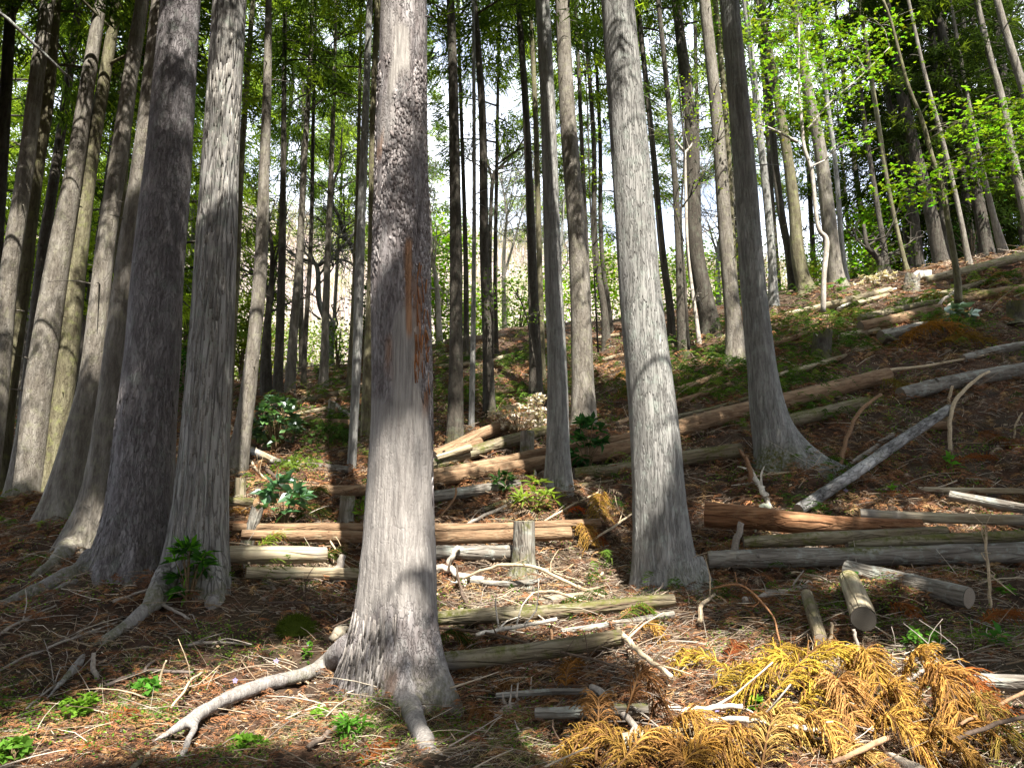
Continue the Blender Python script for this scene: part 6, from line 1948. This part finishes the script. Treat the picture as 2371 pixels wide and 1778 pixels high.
bare_tree('pale thin crooked stem leaning by the dark limbed conifer', [[(1621, 806, 13), (1614, 750, 9), (1604, 680, 8), (1592, 580, 8), (1588, 450, 7), (1586, 352, 6)], [(1586, 352, 6), (1574, 338, 5), (1566, 326, 3)], [(1586, 355, 6), (1597, 342, 5), (1604, 332, 4)]], 15.4, 'bark_birch', 10, 5, 0.7, 2)
bare_tree('dark hooked tree in front of the bright green shrub, right', [[(2020, 668, 15), (2036, 640, 16), (2040, 612, 15), (2024, 588, 13), (2008, 570, 11), (2000, 520, 7)]], 19.8, 'bark_dark', 11, 10, 0.9, 2)
bare_tree('leafless tree far left behind the shaggy conifer', [[(450, 900, 14), (452, 700, 11), (446, 560, 8), (455, 420, 5)], [(452, 640, 7), (475, 560, 4)]], 22.0, 'bark_grey', 12, 24, 1.4)
bare_tree('leafless tree far back in the centre', [[(1300, 780, 12), (1296, 640, 9), (1302, 520, 6), (1310, 420, 4)], [(1298, 640, 6), (1270, 560, 4)]], 26.0, 'bark_grey', 13, 24, 1.5)
bare_tree('leafless tree far back right of the pale stem', [[(1665, 720, 12), (1662, 600, 9), (1672, 500, 6), (1668, 420, 4)], [(1664, 600, 6), (1640, 520, 4)]], 26.0, 'bark_grey', 14, 24, 1.5)

# leafy shrubs beyond the rise
BG = 'green shrubs beyond the rise'
for k, (lab, bx, by, w, h, Y, n, lf, col) in enumerate([
    ('bright yellow green young maple just right of the big stem', 1014, 800, 150, 310, 23, 3600, 0.15, (0.21, 0.36, 0.02)),
    ('low bright green shrub behind the dark centre conifer', 1200, 765, 150, 170, 25, 1400, 0.14, (0.19, 0.32, 0.025)),
    ('bright green shrub left of the pale big stem', 1405, 790, 120, 240, 24, 2000, 0.14, (0.18, 0.31, 0.02)),
    ('dark evergreen shrub left of the big stem', 838, 850, 80, 230, 18.5, 1100, 0.10, (0.03, 0.065, 0.02)),
    ('yellow green bush right of the shaggy conifer', 560, 850, 70, 200, 20, 1400, 0.13, (0.20, 0.27, 0.03)),
    ('dark glossy bush between the violet grey and the shaggy conifers', 415, 950, 60, 150, 14.5, 600, 0.09, (0.035, 0.10, 0.02)),
    ('pale green bush above the dark glossy one', 425, 830, 60, 330, 21, 1700, 0.13, (0.16, 0.25, 0.045)),
    ('bright green shrub behind the wooden fence', 700, 840, 180, 170, 27, 1300, 0.14, (0.19, 0.28, 0.04)),
    ('fresh green shrub at the right behind the hooked tree', 2020, 650, 110, 190, 23, 1700, 0.13, (0.17, 0.33, 0.025)),
    ('olive bush in front of the twiggy heap, right', 1760, 690, 110, 160, 22, 700, 0.09, (0.12, 0.15, 0.05)),
    ('green bush by the foot of the leaning conifers, right of the pale stem', 1590, 760, 120, 200, 21, 1600, 0.12, (0.17, 0.29, 0.03)),
    ('yellow green shrub behind the tall sunlit brown conifer', 1880, 660, 110, 120, 24, 1100, 0.13, (0.20, 0.31, 0.03)),
    ('dark broadleaved shrub under the shade at the right', 2250, 600, 150, 130, 22, 800, 0.10, (0.025, 0.06, 0.02)),
    ('small leaved bush by the smooth grey stem foot', 780, 860, 60, 120, 19, 400, 0.08, (0.10, 0.2, 0.03)),
    ('pale sunlit bush behind the dark thick footed tree', 600, 860, 90, 150, 24, 1200, 0.12, (0.21, 0.26, 0.05)),
    ('pale green bush on the far side of the fence', 620, 835, 150, 230, 30, 1900, 0.15, (0.19, 0.28, 0.05)),
    ('pale yellow green bush farther behind the fence', 760, 815, 170, 230, 34, 2000, 0.17, (0.20, 0.29, 0.055)),
    ('loose pale green tree behind the brown conifer by the fence', 690, 800, 190, 260, 38, 1500, 0.17, (0.19, 0.28, 0.05)),
    ('light green bush in the centre gap right of the sturdy brown conifer', 1105, 775, 130, 190, 27, 1700, 0.15, (0.19, 0.31, 0.03)),
    ('yellow green bush between the slim blue grey and the grey brown conifer', 1300, 775, 120, 220, 27, 1700, 0.15, (0.18, 0.29, 0.03)),
    ('fresh green young tree behind the pale big stem', 1480, 770, 130, 260, 29, 1500, 0.15, (0.24, 0.36, 0.04)),
    ('lime bush behind the brown conifer with a side limb', 1660, 720, 140, 230, 27, 1600, 0.14, (0.22, 0.34, 0.04)),
    ('sunlit yellow green bush at the left behind the pale flared conifer', 270, 900, 120, 330, 24, 1500, 0.15, (0.22, 0.34, 0.03)),
    ('sunlit green bush behind the leaning left group', 60, 800, 150, 300, 26, 1500, 0.16, (0.20, 0.32, 0.03)),
]):
    r = np.random.default_rng(700 + k)
    foot = at(bx, by, Y)
    foot[2] = min(foot[2], float(H0(foot[0], Y)) + 0.1)
    ww, hh = wid(bx, by, w, Y), wid(bx, by, h, Y)
    root = empty('shrub', foot, lab, 'shrub', BG)
    mb, lb = MB(), MB()
    nc = 12
    for q in range(nc):
        a = r.random() * 6.28
        el = (q + r.random()) / nc
        c = np.array([math.cos(a) * ww * 0.33, math.sin(a) * ww * 0.33, hh * (0.12 + 0.85 * el)]) * np.array([1.0 - 0.5 * el, 1.0 - 0.5 * el, 1])
        V, T, Q = tube(smooth_path([[0, 0, -0.1], c * [0.4, 0.4, 0.6], c], 6), np.linspace(0.03, 0.006, 6), 5)
        mb.add(V, T, Q, (0.16, 0.12, 0.08))
        leaf_cloud(lb, c, ww * 0.55, ww * 0.5, hh * 0.16, n // nc, lf, np.array(col) * (0.75 + 0.5 * r.random()), r, False, 3)
    mb.build('stem', M['wood'], root)
    lb.build('foliage', M['leaf_broad'], root)

# ------------------------------------------------------------------ wooden rail fence on the rise
root = empty('wooden_fence', at(720, 872, 21.5), 'low weathered wooden rail fence crossing the rise at the left', 'fence')
fl = [np.array(at(px, py, Y)) for px, py, Y in [(640, 880, 21.5), (680, 876, 21.6), (720, 870, 21.8), (765, 864, 22.0), (806, 858, 22.3), (850, 853, 22.5)]]
base = np.array(root.location)
for k, p in enumerate(fl):
    for q in (0.0, 0.5):
        if k == len(fl) - 1 and q:
            continue
        c = p * (1 - q) + fl[min(k + 1, len(fl) - 1)] * q
        V, T, Q = tube(np.array([c + [0, 0, -0.25], c + [0.01, 0, 0.2], c + [0, 0, 0.42 + 0.03 * (k % 2)]]), 0.035, 7, True, 0.1, k, 9)
        MB().add(V, T, Q, (0.36, 0.30, 0.24)).build('post', M['wood'], root, base, True)
for k in range(len(fl) - 1):
    for z in range(4):
        a, b = fl[k] + [0, 0.06, 0.02 + z * 0.1], fl[k + 1] + [0, 0.06, 0.02 + z * 0.1]
        V, T, Q = tube(smooth_path([a, b], 5), 0.028, 6, True, 0.1, k * 5 + z, 9)
        MB().add(V, T, Q, (0.30, 0.25, 0.20)).build('rail', M['wood'], root, base, True)

# ------------------------------------------------------------------ bark plates standing off the near stems
def flakes(tk, parent, mat, n, zr, ar, ln, wd, lift, cols, seed, clump=0.0, skip=None):
    r = np.random.default_rng(seed)
    z = zr[0] + (zr[1] - zr[0]) * r.random(n * 3)
    a = np.radians(ar[0] + (ar[1] - ar[0]) * r.random(n * 3))
    if clump:
        k = fbm(np.cos(a) * 2.5, np.sin(a) * 2.5, z * 2.2, 3, seed) > clump
        z, a = z[k], a[k]
    if skip is not None:
        q = Trunk()
        q.V, q.Z, q.T, q.zg = tk.surf(z, a), z, a, tk.zg
        k = skip(q)[:, :2].max(1) < 0.35
        z, a = z[k], a[k]
    z, a = z[:n], a[:n]
    n = len(z)
    l = ln * (0.5 + r.random(n))
    w = wd * (0.5 + r.random(n))
    lf = lift * r.random(n) ** 2
    up = r.random(n) < 0.35
    rows = []
    rad = np.interp(z, [tk.zg, tk.zg + 6], [0.25, 0.2])
    da = w / np.maximum(tk.rad(z, a), 0.05)
    sk = r.normal(size=n) * 0.12
    for t in (0, 0.5, 1.0):
        for s in (-0.5, 0.5):
            off = np.where(up, lf * t ** 1.5, lf * (1 - t) ** 1.5) + 0.0012
            jit = 1 + 0.25 * r.normal(size=n)
            rows.append(tk.surf(z + (t - 0.5) * l + 0.2 * w * r.normal(size=n), a + s * da * jit * (1 - 0.25 * abs(t - 0.5)) + sk * (t - 0.5) * da * 4, off))
    top = np.stack(rows, 1)
    ax = tk.axis(z)[:, None, :]
    inn = top - unit((top - ax) * [1, 1, 0]) * 0.0045
    V = np.concatenate([top, inn], 1).reshape(-1, 3)
    k = np.arange(n)[:, None] * 12
    Q = np.concatenate([k + q for q in ([0, 1, 3, 2], [2, 3, 5, 4], [6, 8, 9, 7], [8, 10, 11, 9], [0, 2, 8, 6], [2, 4, 10, 8], [1, 7, 9, 3], [3, 9, 11, 5], [0, 6, 7, 1], [4, 5, 11, 10])], 0)
    c = np.array(cols)[r.integers(0, len(cols), n)] * (0.7 + 0.6 * r.random((n, 1)))
    o = MB().add(V, None, Q, np.repeat(c, 12, 0)).build('bark_flake', M['wood'], parent, np.array(parent.location))
    o['kind'] = 'stuff'
    return o


G1 = [(0.235, 0.21, 0.205), (0.29, 0.265, 0.26), (0.17, 0.145, 0.14)]
zt = lambda py: at(930, py, 5.2)[2]
flakes(t1, t1.root, 'wood', 3000, (zt(880), zt(130)), (180, 360), 0.046, 0.014, 0.006, G1, 5, -0.05, mask_t1)
flakes(t1, t1.root, 'wood', 200, (zt(1350), zt(850)), (300, 352), 0.10, 0.009, 0.014, G1, 6, 0, mask_t1)
flakes(t1, t1.root, 'wood', 150, (zt(1640), zt(1440)), (190, 280), 0.15, 0.012, 0.012, [(0.19, 0.17, 0.155), (0.24, 0.22, 0.205)], 7, -0.1)
flakes(t1, t1.root, 'wood', 46, (zt(900), zt(620)), (300, 335), 0.13, 0.008, 0.03, [(0.34, 0.15, 0.06), (0.25, 0.10, 0.04)], 8)
zt7 = lambda py: at(470, py, 6.4)[2]
flakes(t7, t7.root, 'wood', 500, (zt7(1300), zt7(60)), (180, 360), 0.16, 0.010, 0.005, [(0.215, 0.20, 0.18), (0.235, 0.22, 0.20), (0.19, 0.175, 0.155)], 9, -0.05)
flakes(t6, t6.root, 'wood', 420, (zt7(1330), zt7(900)), (180, 360), 0.08, 0.011, 0.008, [(0.13, 0.12, 0.12), (0.16, 0.145, 0.145)], 10, -0.05)

# ------------------------------------------------------------------ loose litter that nobody could count
def sample(n, ymin, ymax, power=1.0, wide=0.95, where=None, r=rng):
    out = []
    tot = 0
    while tot < n:
        Y = ymin * (ymax / ymin) ** (r.random(n) ** power)
        X = (r.random(n) * 2 - 1) * (wide * Y + 0.8)
        if where is not None:
            k = r.random(n) < where(X, Y)
            X, Y = X[k], Y[k]
        out.append(np.stack([X, Y], -1))
        tot += len(X)
        if len(out) > 60:
            break
    return np.concatenate(out)[:n]


def to_px(X, Y, Z):
    dz = Z - EYE
    f = Y * cp + dz * sp
    u = -Y * sp + dz * cp
    return CX + FPX * X / f, CY - FPX * u / f


def tangent(X, Y, ang):
    e = 0.15
    gx_ = (H0(X + e, Y) - H0(X - e, Y)) / (2 * e)
    gy_ = (H0(X, Y + e) - H0(X, Y - e)) / (2 * e)
    c, s = np.cos(ang), np.sin(ang)
    return np.stack([c, s, c * gx_ + s * gy_], -1), unit(np.stack([-gx_, -gy_, np.ones_like(gx_)], -1))


def stuff(name, mb, mat, label, cat):
    o = mb.build(name, M[mat])
    tag(o, label, cat, kind='stuff')
    return o


# needles and dead sprays
n = 62000
XY = sample(n, 3.0, 18.0)
X, Y = XY[:, 0], XY[:, 1]
Z = H(X, Y)
sc_ = (np.maximum(Y, 3.2) / 5.0) ** 0.75
ang = rng.random(n) * 6.283
Tn, Nn = tangent(X, Y, ang)
P0 = np.stack([X, Y, Z + 0.004 + 0.028 * rng.random(n) * sc_], -1)
ln = (0.035 + 0.07 * rng.random(n) ** 1.5) * sc_
D = unit(Tn + Nn * (rng.normal(size=(n, 1)) * 0.22 + 0.05))
P2 = P0 + D * ln[:, None]
P1 = (P0 + P2) / 2 + rng.normal(size=(n, 3)) * ln[:, None] * 0.16 + Nn * 0.12 * ln[:, None]
V, Q, m = ribbons(P0, P1, P2, 0.0036 * sc_ * (0.7 + 0.8 * rng.random(n)), 2, 0.4)
pal = np.array([(0.24, 0.105, 0.05), (0.18, 0.08, 0.042), (0.30, 0.15, 0.075), (0.15, 0.08, 0.05), (0.36, 0.26, 0.16), (0.26, 0.19, 0.125), (0.15, 0.11, 0.08)])
redp = np.clip(fbm(X * 0.9, Y * 0.9, 0, 3, 31) * 1.6 + 0.5, 0, 1)
ci = np.where(rng.random(n) < redp * 0.8 + 0.1, rng.integers(0, 4, n), rng.integers(3, 7, n))
c = pal[ci] * (0.7 + 0.6 * rng.random((n, 1)))
stuff('needle_litter', MB().add(V, None, Q, np.repeat(c, m, 0)), 'litter', 'red brown fallen needles and dead sprays covering the slope', 'needle litter')

# feathery dead sprays
k = 13000
XY = sample(k, 3.1, 17.0, where=lambda x, y: np.clip(fbm(x * 0.9, y * 0.9, 0, 3, 31) * 1.8 + 0.5, 0.12, 1))
X, Y = XY[:, 0], XY[:, 1]
ang = rng.random(k) * 6.283
Tn, Nn = tangent(X, Y, ang)
S = np.cross(Nn, Tn)
sc_ = (Y / 5.0) ** 0.7
base = np.stack([X, Y, H(X, Y) + 0.012 + 0.02 * rng.random(k)], -1)
q = 18
t = np.tile(np.linspace(0.05, 1, q), (k, 1))
sgn = np.tile(np.where(np.arange(q) % 2 == 0, 1, -1), (k, 1))
ln = 0.14 * sc_ * (0.6 + 0.8 * rng.random(k))
Pb = base[:, None] + Tn[:, None] * (t * ln[:, None])[..., None] + Nn[:, None] * (0.03 * np.sin(t * 3.1) * sc_[:, None])[..., None]
Db = Tn[:, None] * 0.9 + S[:, None] * (sgn * 0.65)[..., None] + rng.normal(size=(k, q, 3)) * 0.18
Lb = (0.055 * sc_[:, None] * (1.1 - 0.7 * t)).ravel()
V, T = slivers(Pb.reshape(-1, 3), Db.reshape(-1, 3), Lb, 0.0065 * np.repeat(sc_, q))
cc = np.array([(0.26, 0.115, 0.05), (0.19, 0.085, 0.04), (0.30, 0.17, 0.075), (0.15, 0.08, 0.05)])[rng.integers(0, 4, k)] * (0.7 + 0.6 * rng.random((k, 1)))
stuff('dead_sprays', MB().add(V, T, None, np.repeat(cc, q * 3, 0)), 'litter', 'feathery rust brown dead conifer sprays scattered on the slope', 'dead sprays')

# taller fern fronds and boughs in the shade of the slope
def ferny(X, Y):
    px, py = to_px(X, Y, H0(X, Y))
    t = np.clip(fbm(X * 0.8, Y * 0.8, 0, 3, 71) * 3.0 + 0.2, 0, 1)
    return np.clip(t * (0.10 + np.exp(-(((px - 1950) / 420) ** 2 + ((py - 850) / 190) ** 2)) + 0.9 * np.exp(-(((px - 1150) / 160) ** 2 + ((py - 870) / 90) ** 2)) + 0.8 * np.exp(-(((px - 740) / 110) ** 2 + ((py - 1020) / 90) ** 2))), 0, 1)


for nm, lb_, cat_, cnt, pal_, wf in (('fern_cover', 'dark green ferns and fallen green sprays in the shade of the slope', 'ferns', 1500, [(0.05, 0.10, 0.018), (0.075, 0.135, 0.022), (0.11, 0.15, 0.03), (0.035, 0.07, 0.015)], ferny),
                                     ('slope_sprays', 'brown and rust dead boughs matted over the middle slope', 'litter', 5200, [(0.19, 0.088, 0.04), (0.14, 0.07, 0.036), (0.24, 0.15, 0.07), (0.11, 0.075, 0.05), (0.22, 0.165, 0.115)], None)):
    XY = sample(cnt, 6.5, 19.0, where=wf)
    k = len(XY)
    X, Y = XY[:, 0], XY[:, 1]
    Tn, Nn = tangent(X, Y, rng.random(k) * 6.283)
    S = np.cross(Nn, Tn)
    sc_ = (Y / 5.0) ** 0.7
    q = 22
    t = np.tile(np.linspace(0.05, 1, q), (k, 1))
    sgn = np.tile(np.where(np.arange(q) % 2 == 0, 1, -1), (k, 1))
    ln = 0.22 * sc_ * (0.6 + 0.8 * rng.random(k))
    arch = (0.06 if nm == 'slope_sprays' else 0.13) * sc_ * (0.4 + rng.random(k))
    base = np.stack([X, Y, H(X, Y) + 0.01], -1)
    Pb = base[:, None] + Tn[:, None] * (t * ln[:, None])[..., None] + Nn[:, None] * (np.sin(t * 2.6) * arch[:, None])[..., None]
    Db = Tn[:, None] * 0.8 + S[:, None] * (sgn * 0.75)[..., None] + rng.normal(size=(k, q, 3)) * 0.2 - np.array([0, 0, 0.25])
    V, T = slivers(Pb.reshape(-1, 3), Db.reshape(-1, 3), (0.075 * sc_[:, None] * (1.15 - 0.8 * t)).ravel(), 0.010 * np.repeat(sc_, q))
    cc = np.array(pal_)[rng.integers(0, len(pal_), k)] * (0.7 + 0.6 * rng.random((k, 1)))
    stuff(nm, MB().add(V, T, None, np.repeat(cc, q * 3, 0)), 'leaf_broad' if nm == 'fern_cover' else 'litter', lb_, cat_)

# twigs, thickest in the cut brush of the middle
def brush(X, Y):
    px, py = to_px(X, Y, H0(X, Y))
    a = np.exp(-(((px - 1330) / 380) ** 2 + ((py - 1430) / 170) ** 2))
    b = np.exp(-(((px - 1900) / 500) ** 2 + ((py - 1480) / 160) ** 2))
    d = np.exp(-(((px - 720) / 160) ** 2 + ((py - 1330) / 90) ** 2))
    return np.clip(0.26 + 0.9 * a + 0.45 * b + 0.6 * d, 0, 1)


n = 36000
XY = sample(n, 3.0, 18.0, where=brush)
X, Y = XY[:, 0], XY[:, 1]
n = len(X)
ang = rng.normal(size=n) * 0.7 + np.where(rng.random(n) < 0.5, 0, 3.14)
Tn, Nn = tangent(X, Y, ang)
sc_ = (Y / 5.0) ** 0.6
ln = (0.05 + 0.26 * rng.random(n) ** 3) * sc_
P0 = np.stack([X, Y, H(X, Y) + 0.008 + 0.05 * rng.random(n) ** 2], -1)
D = unit(Tn + Nn * (rng.normal(size=(n, 1)) * 0.16 + 0.03))
P2 = P0 + D * ln[:, None]
P1 = (P0 + P2) / 2 + rng.normal(size=(n, 3)) * ln[:, None] * 0.09 + Nn * 0.05 * ln[:, None]
V, Q, m = twigs(P0, P1, P2, (0.0013 + 0.0030 * rng.random(n) ** 4) * sc_, 2, 0.5)
pal = np.array([(0.34, 0.26, 0.18), (0.42, 0.34, 0.25), (0.24, 0.17, 0.11), (0.15, 0.10, 0.07), (0.28, 0.23, 0.19), (0.52, 0.45, 0.36)])
c = pal[rng.integers(0, 6, n)] * (0.7 + 0.6 * rng.random((n, 1)))
stuff('twig_litter', MB().add(V, None, Q, np.repeat(c, m, 0)), 'litter', 'pale and brown twigs strewn over the slope', 'twig litter')

# snapped side branches and brush too many to count
n = 2600
XY = sample(n, 3.2, 19.0, where=lambda x, y: np.clip(brush(x, y) * 0.7 + 0.25, 0, 1))
X, Y = XY[:, 0], XY[:, 1]
n = len(X)
ang = rng.normal(size=n) * 0.8 + np.where(rng.random(n) < 0.5, 0, 3.14)
Tn, Nn = tangent(X, Y, ang)
sc_ = (Y / 5.0) ** 0.5
ln = (0.14 + 0.42 * rng.random(n) ** 2) * sc_
P0 = np.stack([X, Y, H(X, Y) + 0.01 + 0.05 * rng.random(n)], -1)
D = unit(Tn + Nn * (rng.normal(size=(n, 1)) * 0.20 + 0.06))
P2 = P0 + D * ln[:, None]
P2[:, 2] = np.maximum(P2[:, 2], H(P2[:, 0], P2[:, 1]) + 0.01)
P1 = (P0 + P2) / 2 + rng.normal(size=(n, 3)) * ln[:, None] * 0.06 + Nn * 0.05 * ln[:, None]
V, Q, m = twigs(P0, P1, P2, (0.003 + 0.006 * rng.random(n) ** 2) * sc_, 4, 0.4)
c = pal[rng.integers(0, 6, n)] * (0.55 + 0.6 * rng.random((n, 1)))
stuff('brush_litter', MB().add(V, None, Q, np.repeat(c, m, 0)), 'litter', 'snapped grey and brown side branches lying all over the slope', 'brush')

# chips, bark scraps and pale dead leaves
n = 9000
XY = sample(n, 3.0, 17.0)
X, Y = XY[:, 0], XY[:, 1]
sc_ = (Y / 5.0) ** 0.7
Tn, Nn = tangent(X, Y, rng.random(n) * 6.283)
P = np.stack([X, Y, H(X, Y) + 0.01 + 0.025 * rng.random(n)], -1)
V, T, m = blades(P, Tn, unit(Nn + rng.normal(size=(n, 3)) * 0.45), 0.035 * sc_ * (0.4 + rng.random(n)), 0.008 * sc_ * (0.5 + rng.random(n)), 0.3, 0.1)
pal = np.array([(0.36, 0.25, 0.15), (0.45, 0.36, 0.24), (0.24, 0.13, 0.07), (0.30, 0.22, 0.16), (0.15, 0.09, 0.06)])
c = pal[rng.integers(0, 5, n)] * (0.7 + 0.6 * rng.random((n, 1)))
stuff('wood_chips', MB().add(V, T, None, np.repeat(c, m, 0)), 'litter', 'small wood chips and curled dead leaves in the litter', 'wood chips')


# green ground cover in patches
def greens(X, Y):
    px, py = to_px(X, Y, H0(X, Y))
    pt = np.clip(fbm(X * 1.3, Y * 1.3, 0, 3, 51) * 2.6 + 0.25, 0, 1)
    a = np.exp(-(((px - 350) / 450) ** 2 + ((py - 1650) / 170) ** 2))
    b = np.exp(-(((px - 2100) / 330) ** 2 + ((py - 1430) / 120) ** 2)) * 0.7
    d = np.exp(-(((px - 1700) / 500) ** 2 + ((py - 950) / 200) ** 2)) * 0.75 + np.exp(-(((px - 700) / 150) ** 2 + ((py - 1060) / 70) ** 2)) * 0.8
    e = np.exp(-(((px - 1700) / 600) ** 2 + ((py - 1760) / 60) ** 2)) * 0.4
    return np.clip(pt * (0.16 + a + b + d + e), 0, 1)


n = 8000
XY = sample(n, 3.0, 18.0, where=greens)
n = len(XY)
q = 6
X, Y = np.repeat(XY[:, 0], q), np.repeat(XY[:, 1], q)
sc_ = (Y / 5.0) ** 0.7
X = X + rng.normal(size=n * q) * 0.03 * sc_
Y = Y + rng.normal(size=n * q) * 0.03
P = np.stack([X, Y, H(X, Y) + 0.015 + 0.045 * rng.random(n * q) * sc_], -1)
D = unit(rng.normal(size=(n * q, 3)) * [1, 1, 0.3])
V, T, m = blades(P, D, unit(np.array([0, -0.2, 1.0]) + rng.normal(size=(n * q, 3)) * 0.4), 0.020 * sc_ * (0.5 + 0.9 * rng.random(n * q)), 0.0075 * sc_, 0.1, 0.05)
c = np.repeat(np.array([(0.09, 0.19, 0.025), (0.14, 0.25, 0.03), (0.06, 0.13, 0.025), (0.17, 0.26, 0.05)])[rng.integers(0, 4, n)], q, 0) * (0.7 + 0.6 * rng.random((n * q, 1)))
stuff('ground_herbs', MB().add(V, T, None, np.repeat(c, m, 0)), 'leaf_broad', 'small round green leaves sprouting through the litter', 'ground cover')

# dry and green grass blades, mostly lower left
n = 9500
def gw(X, Y):
    px, py = to_px(X, Y, H0(X, Y))
    t = np.clip(fbm(X * 1.7, Y * 1.7, 0, 3, 61) * 3 + 0.2, 0, 1)
    return np.clip(t * (0.04 + np.exp(-(((px - 480) / 380) ** 2 + ((py - 1660) / 130) ** 2)) + 0.5 * np.exp(-(((px - 1150) / 250) ** 2 + ((py - 1740) / 70) ** 2))), 0, 1)


XY = sample(n, 3.0, 9.0, where=gw)
n = len(XY)
X, Y = XY[:, 0], XY[:, 1]
P0 = np.stack([X, Y, H(X, Y) - 0.005], -1)
a = rng.random(n) * 6.283
ln = 0.05 + 0.10 * rng.random(n)
out = np.stack([np.cos(a), np.sin(a), np.zeros(n)], -1)
P1 = P0 + np.array([0, 0, 0.8]) * ln[:, None] * (0.4 + 0.5 * rng.random((n, 1))) + out * ln[:, None] * 0.3
P2 = P0 + out * ln[:, None] * 0.95 + np.array([0, 0, 1.0]) * ln[:, None] * (0.05 + 0.5 * rng.random((n, 1)) ** 2)
V, Q, m = ribbons(P0, P1, P2, 0.0030, 3, 0.2)
c = np.where((rng.random(n) < 0.3)[:, None], np.array([0.14, 0.23, 0.04]), np.array([0.44, 0.35, 0.21])) * (0.6 + 0.7 * rng.random((n, 1)))
stuff('dry_grass', MB().add(V, None, Q, np.repeat(c, m, 0)), 'dry', 'thin dry grass blades bent over the litter', 'grass')

# leafless woods covering the far hill
n = 9500
X = rng.random(n) * 330 - 150
Y = 82 + rng.random(n) * 85
def hillz(X, Y):
    i = np.clip(np.searchsorted(hx, X), 1, len(hx) - 1)
    j = np.clip(np.searchsorted(hy, Y), 1, len(hy) - 1)
    return HZ[j, i]


Z = hillz(X, Y)
q = 22
hgt = 3 + 3.5 * rng.random(n)
C = np.repeat(np.stack([X, Y, Z], -1), q, 0)
hh = np.repeat(hgt, q)
P = C + rng.normal(size=(n * q, 3)) * (np.array([0.16, 0.16, 0.0]) * hh[:, None]) + np.array([0, 0, 1.0]) * (hh * (0.35 + 0.6 * rng.random(n * q)))[:, None]
V, T = slivers(P, rng.normal(size=(n * q, 3)) * [0.4, 0.4, 0.3] + [0, 0, 1.0], 0.30 * hh, 0.022 * hh)
pal = np.array([(0.31, 0.255, 0.24), (0.35, 0.295, 0.28), (0.26, 0.21, 0.195), (0.38, 0.33, 0.31), (0.22, 0.26, 0.12), (0.24, 0.28, 0.12)])
c = pal[np.minimum(rng.integers(0, 7, n), 5)] * (0.75 + 0.5 * rng.random((n, 1)))
mb = MB().add(V, T, None, np.repeat(np.repeat(c, q, 0), 3, 0))
P0 = np.stack([X, Y, Z - 0.5], -1)
P2 = P0 + np.stack([rng.normal(size=n) * 0.3, rng.normal(size=n) * 0.3, hgt], -1)
V, Q, m = twigs(P0, (P0 + P2) / 2, P2, 0.10, 1, 0.4)
mb.add(V, None, Q, np.array((0.38, 0.33, 0.28)))
stuff('hill_woods', mb, 'leaf', 'pale leafless woods with first green covering the far hillside', 'woods')
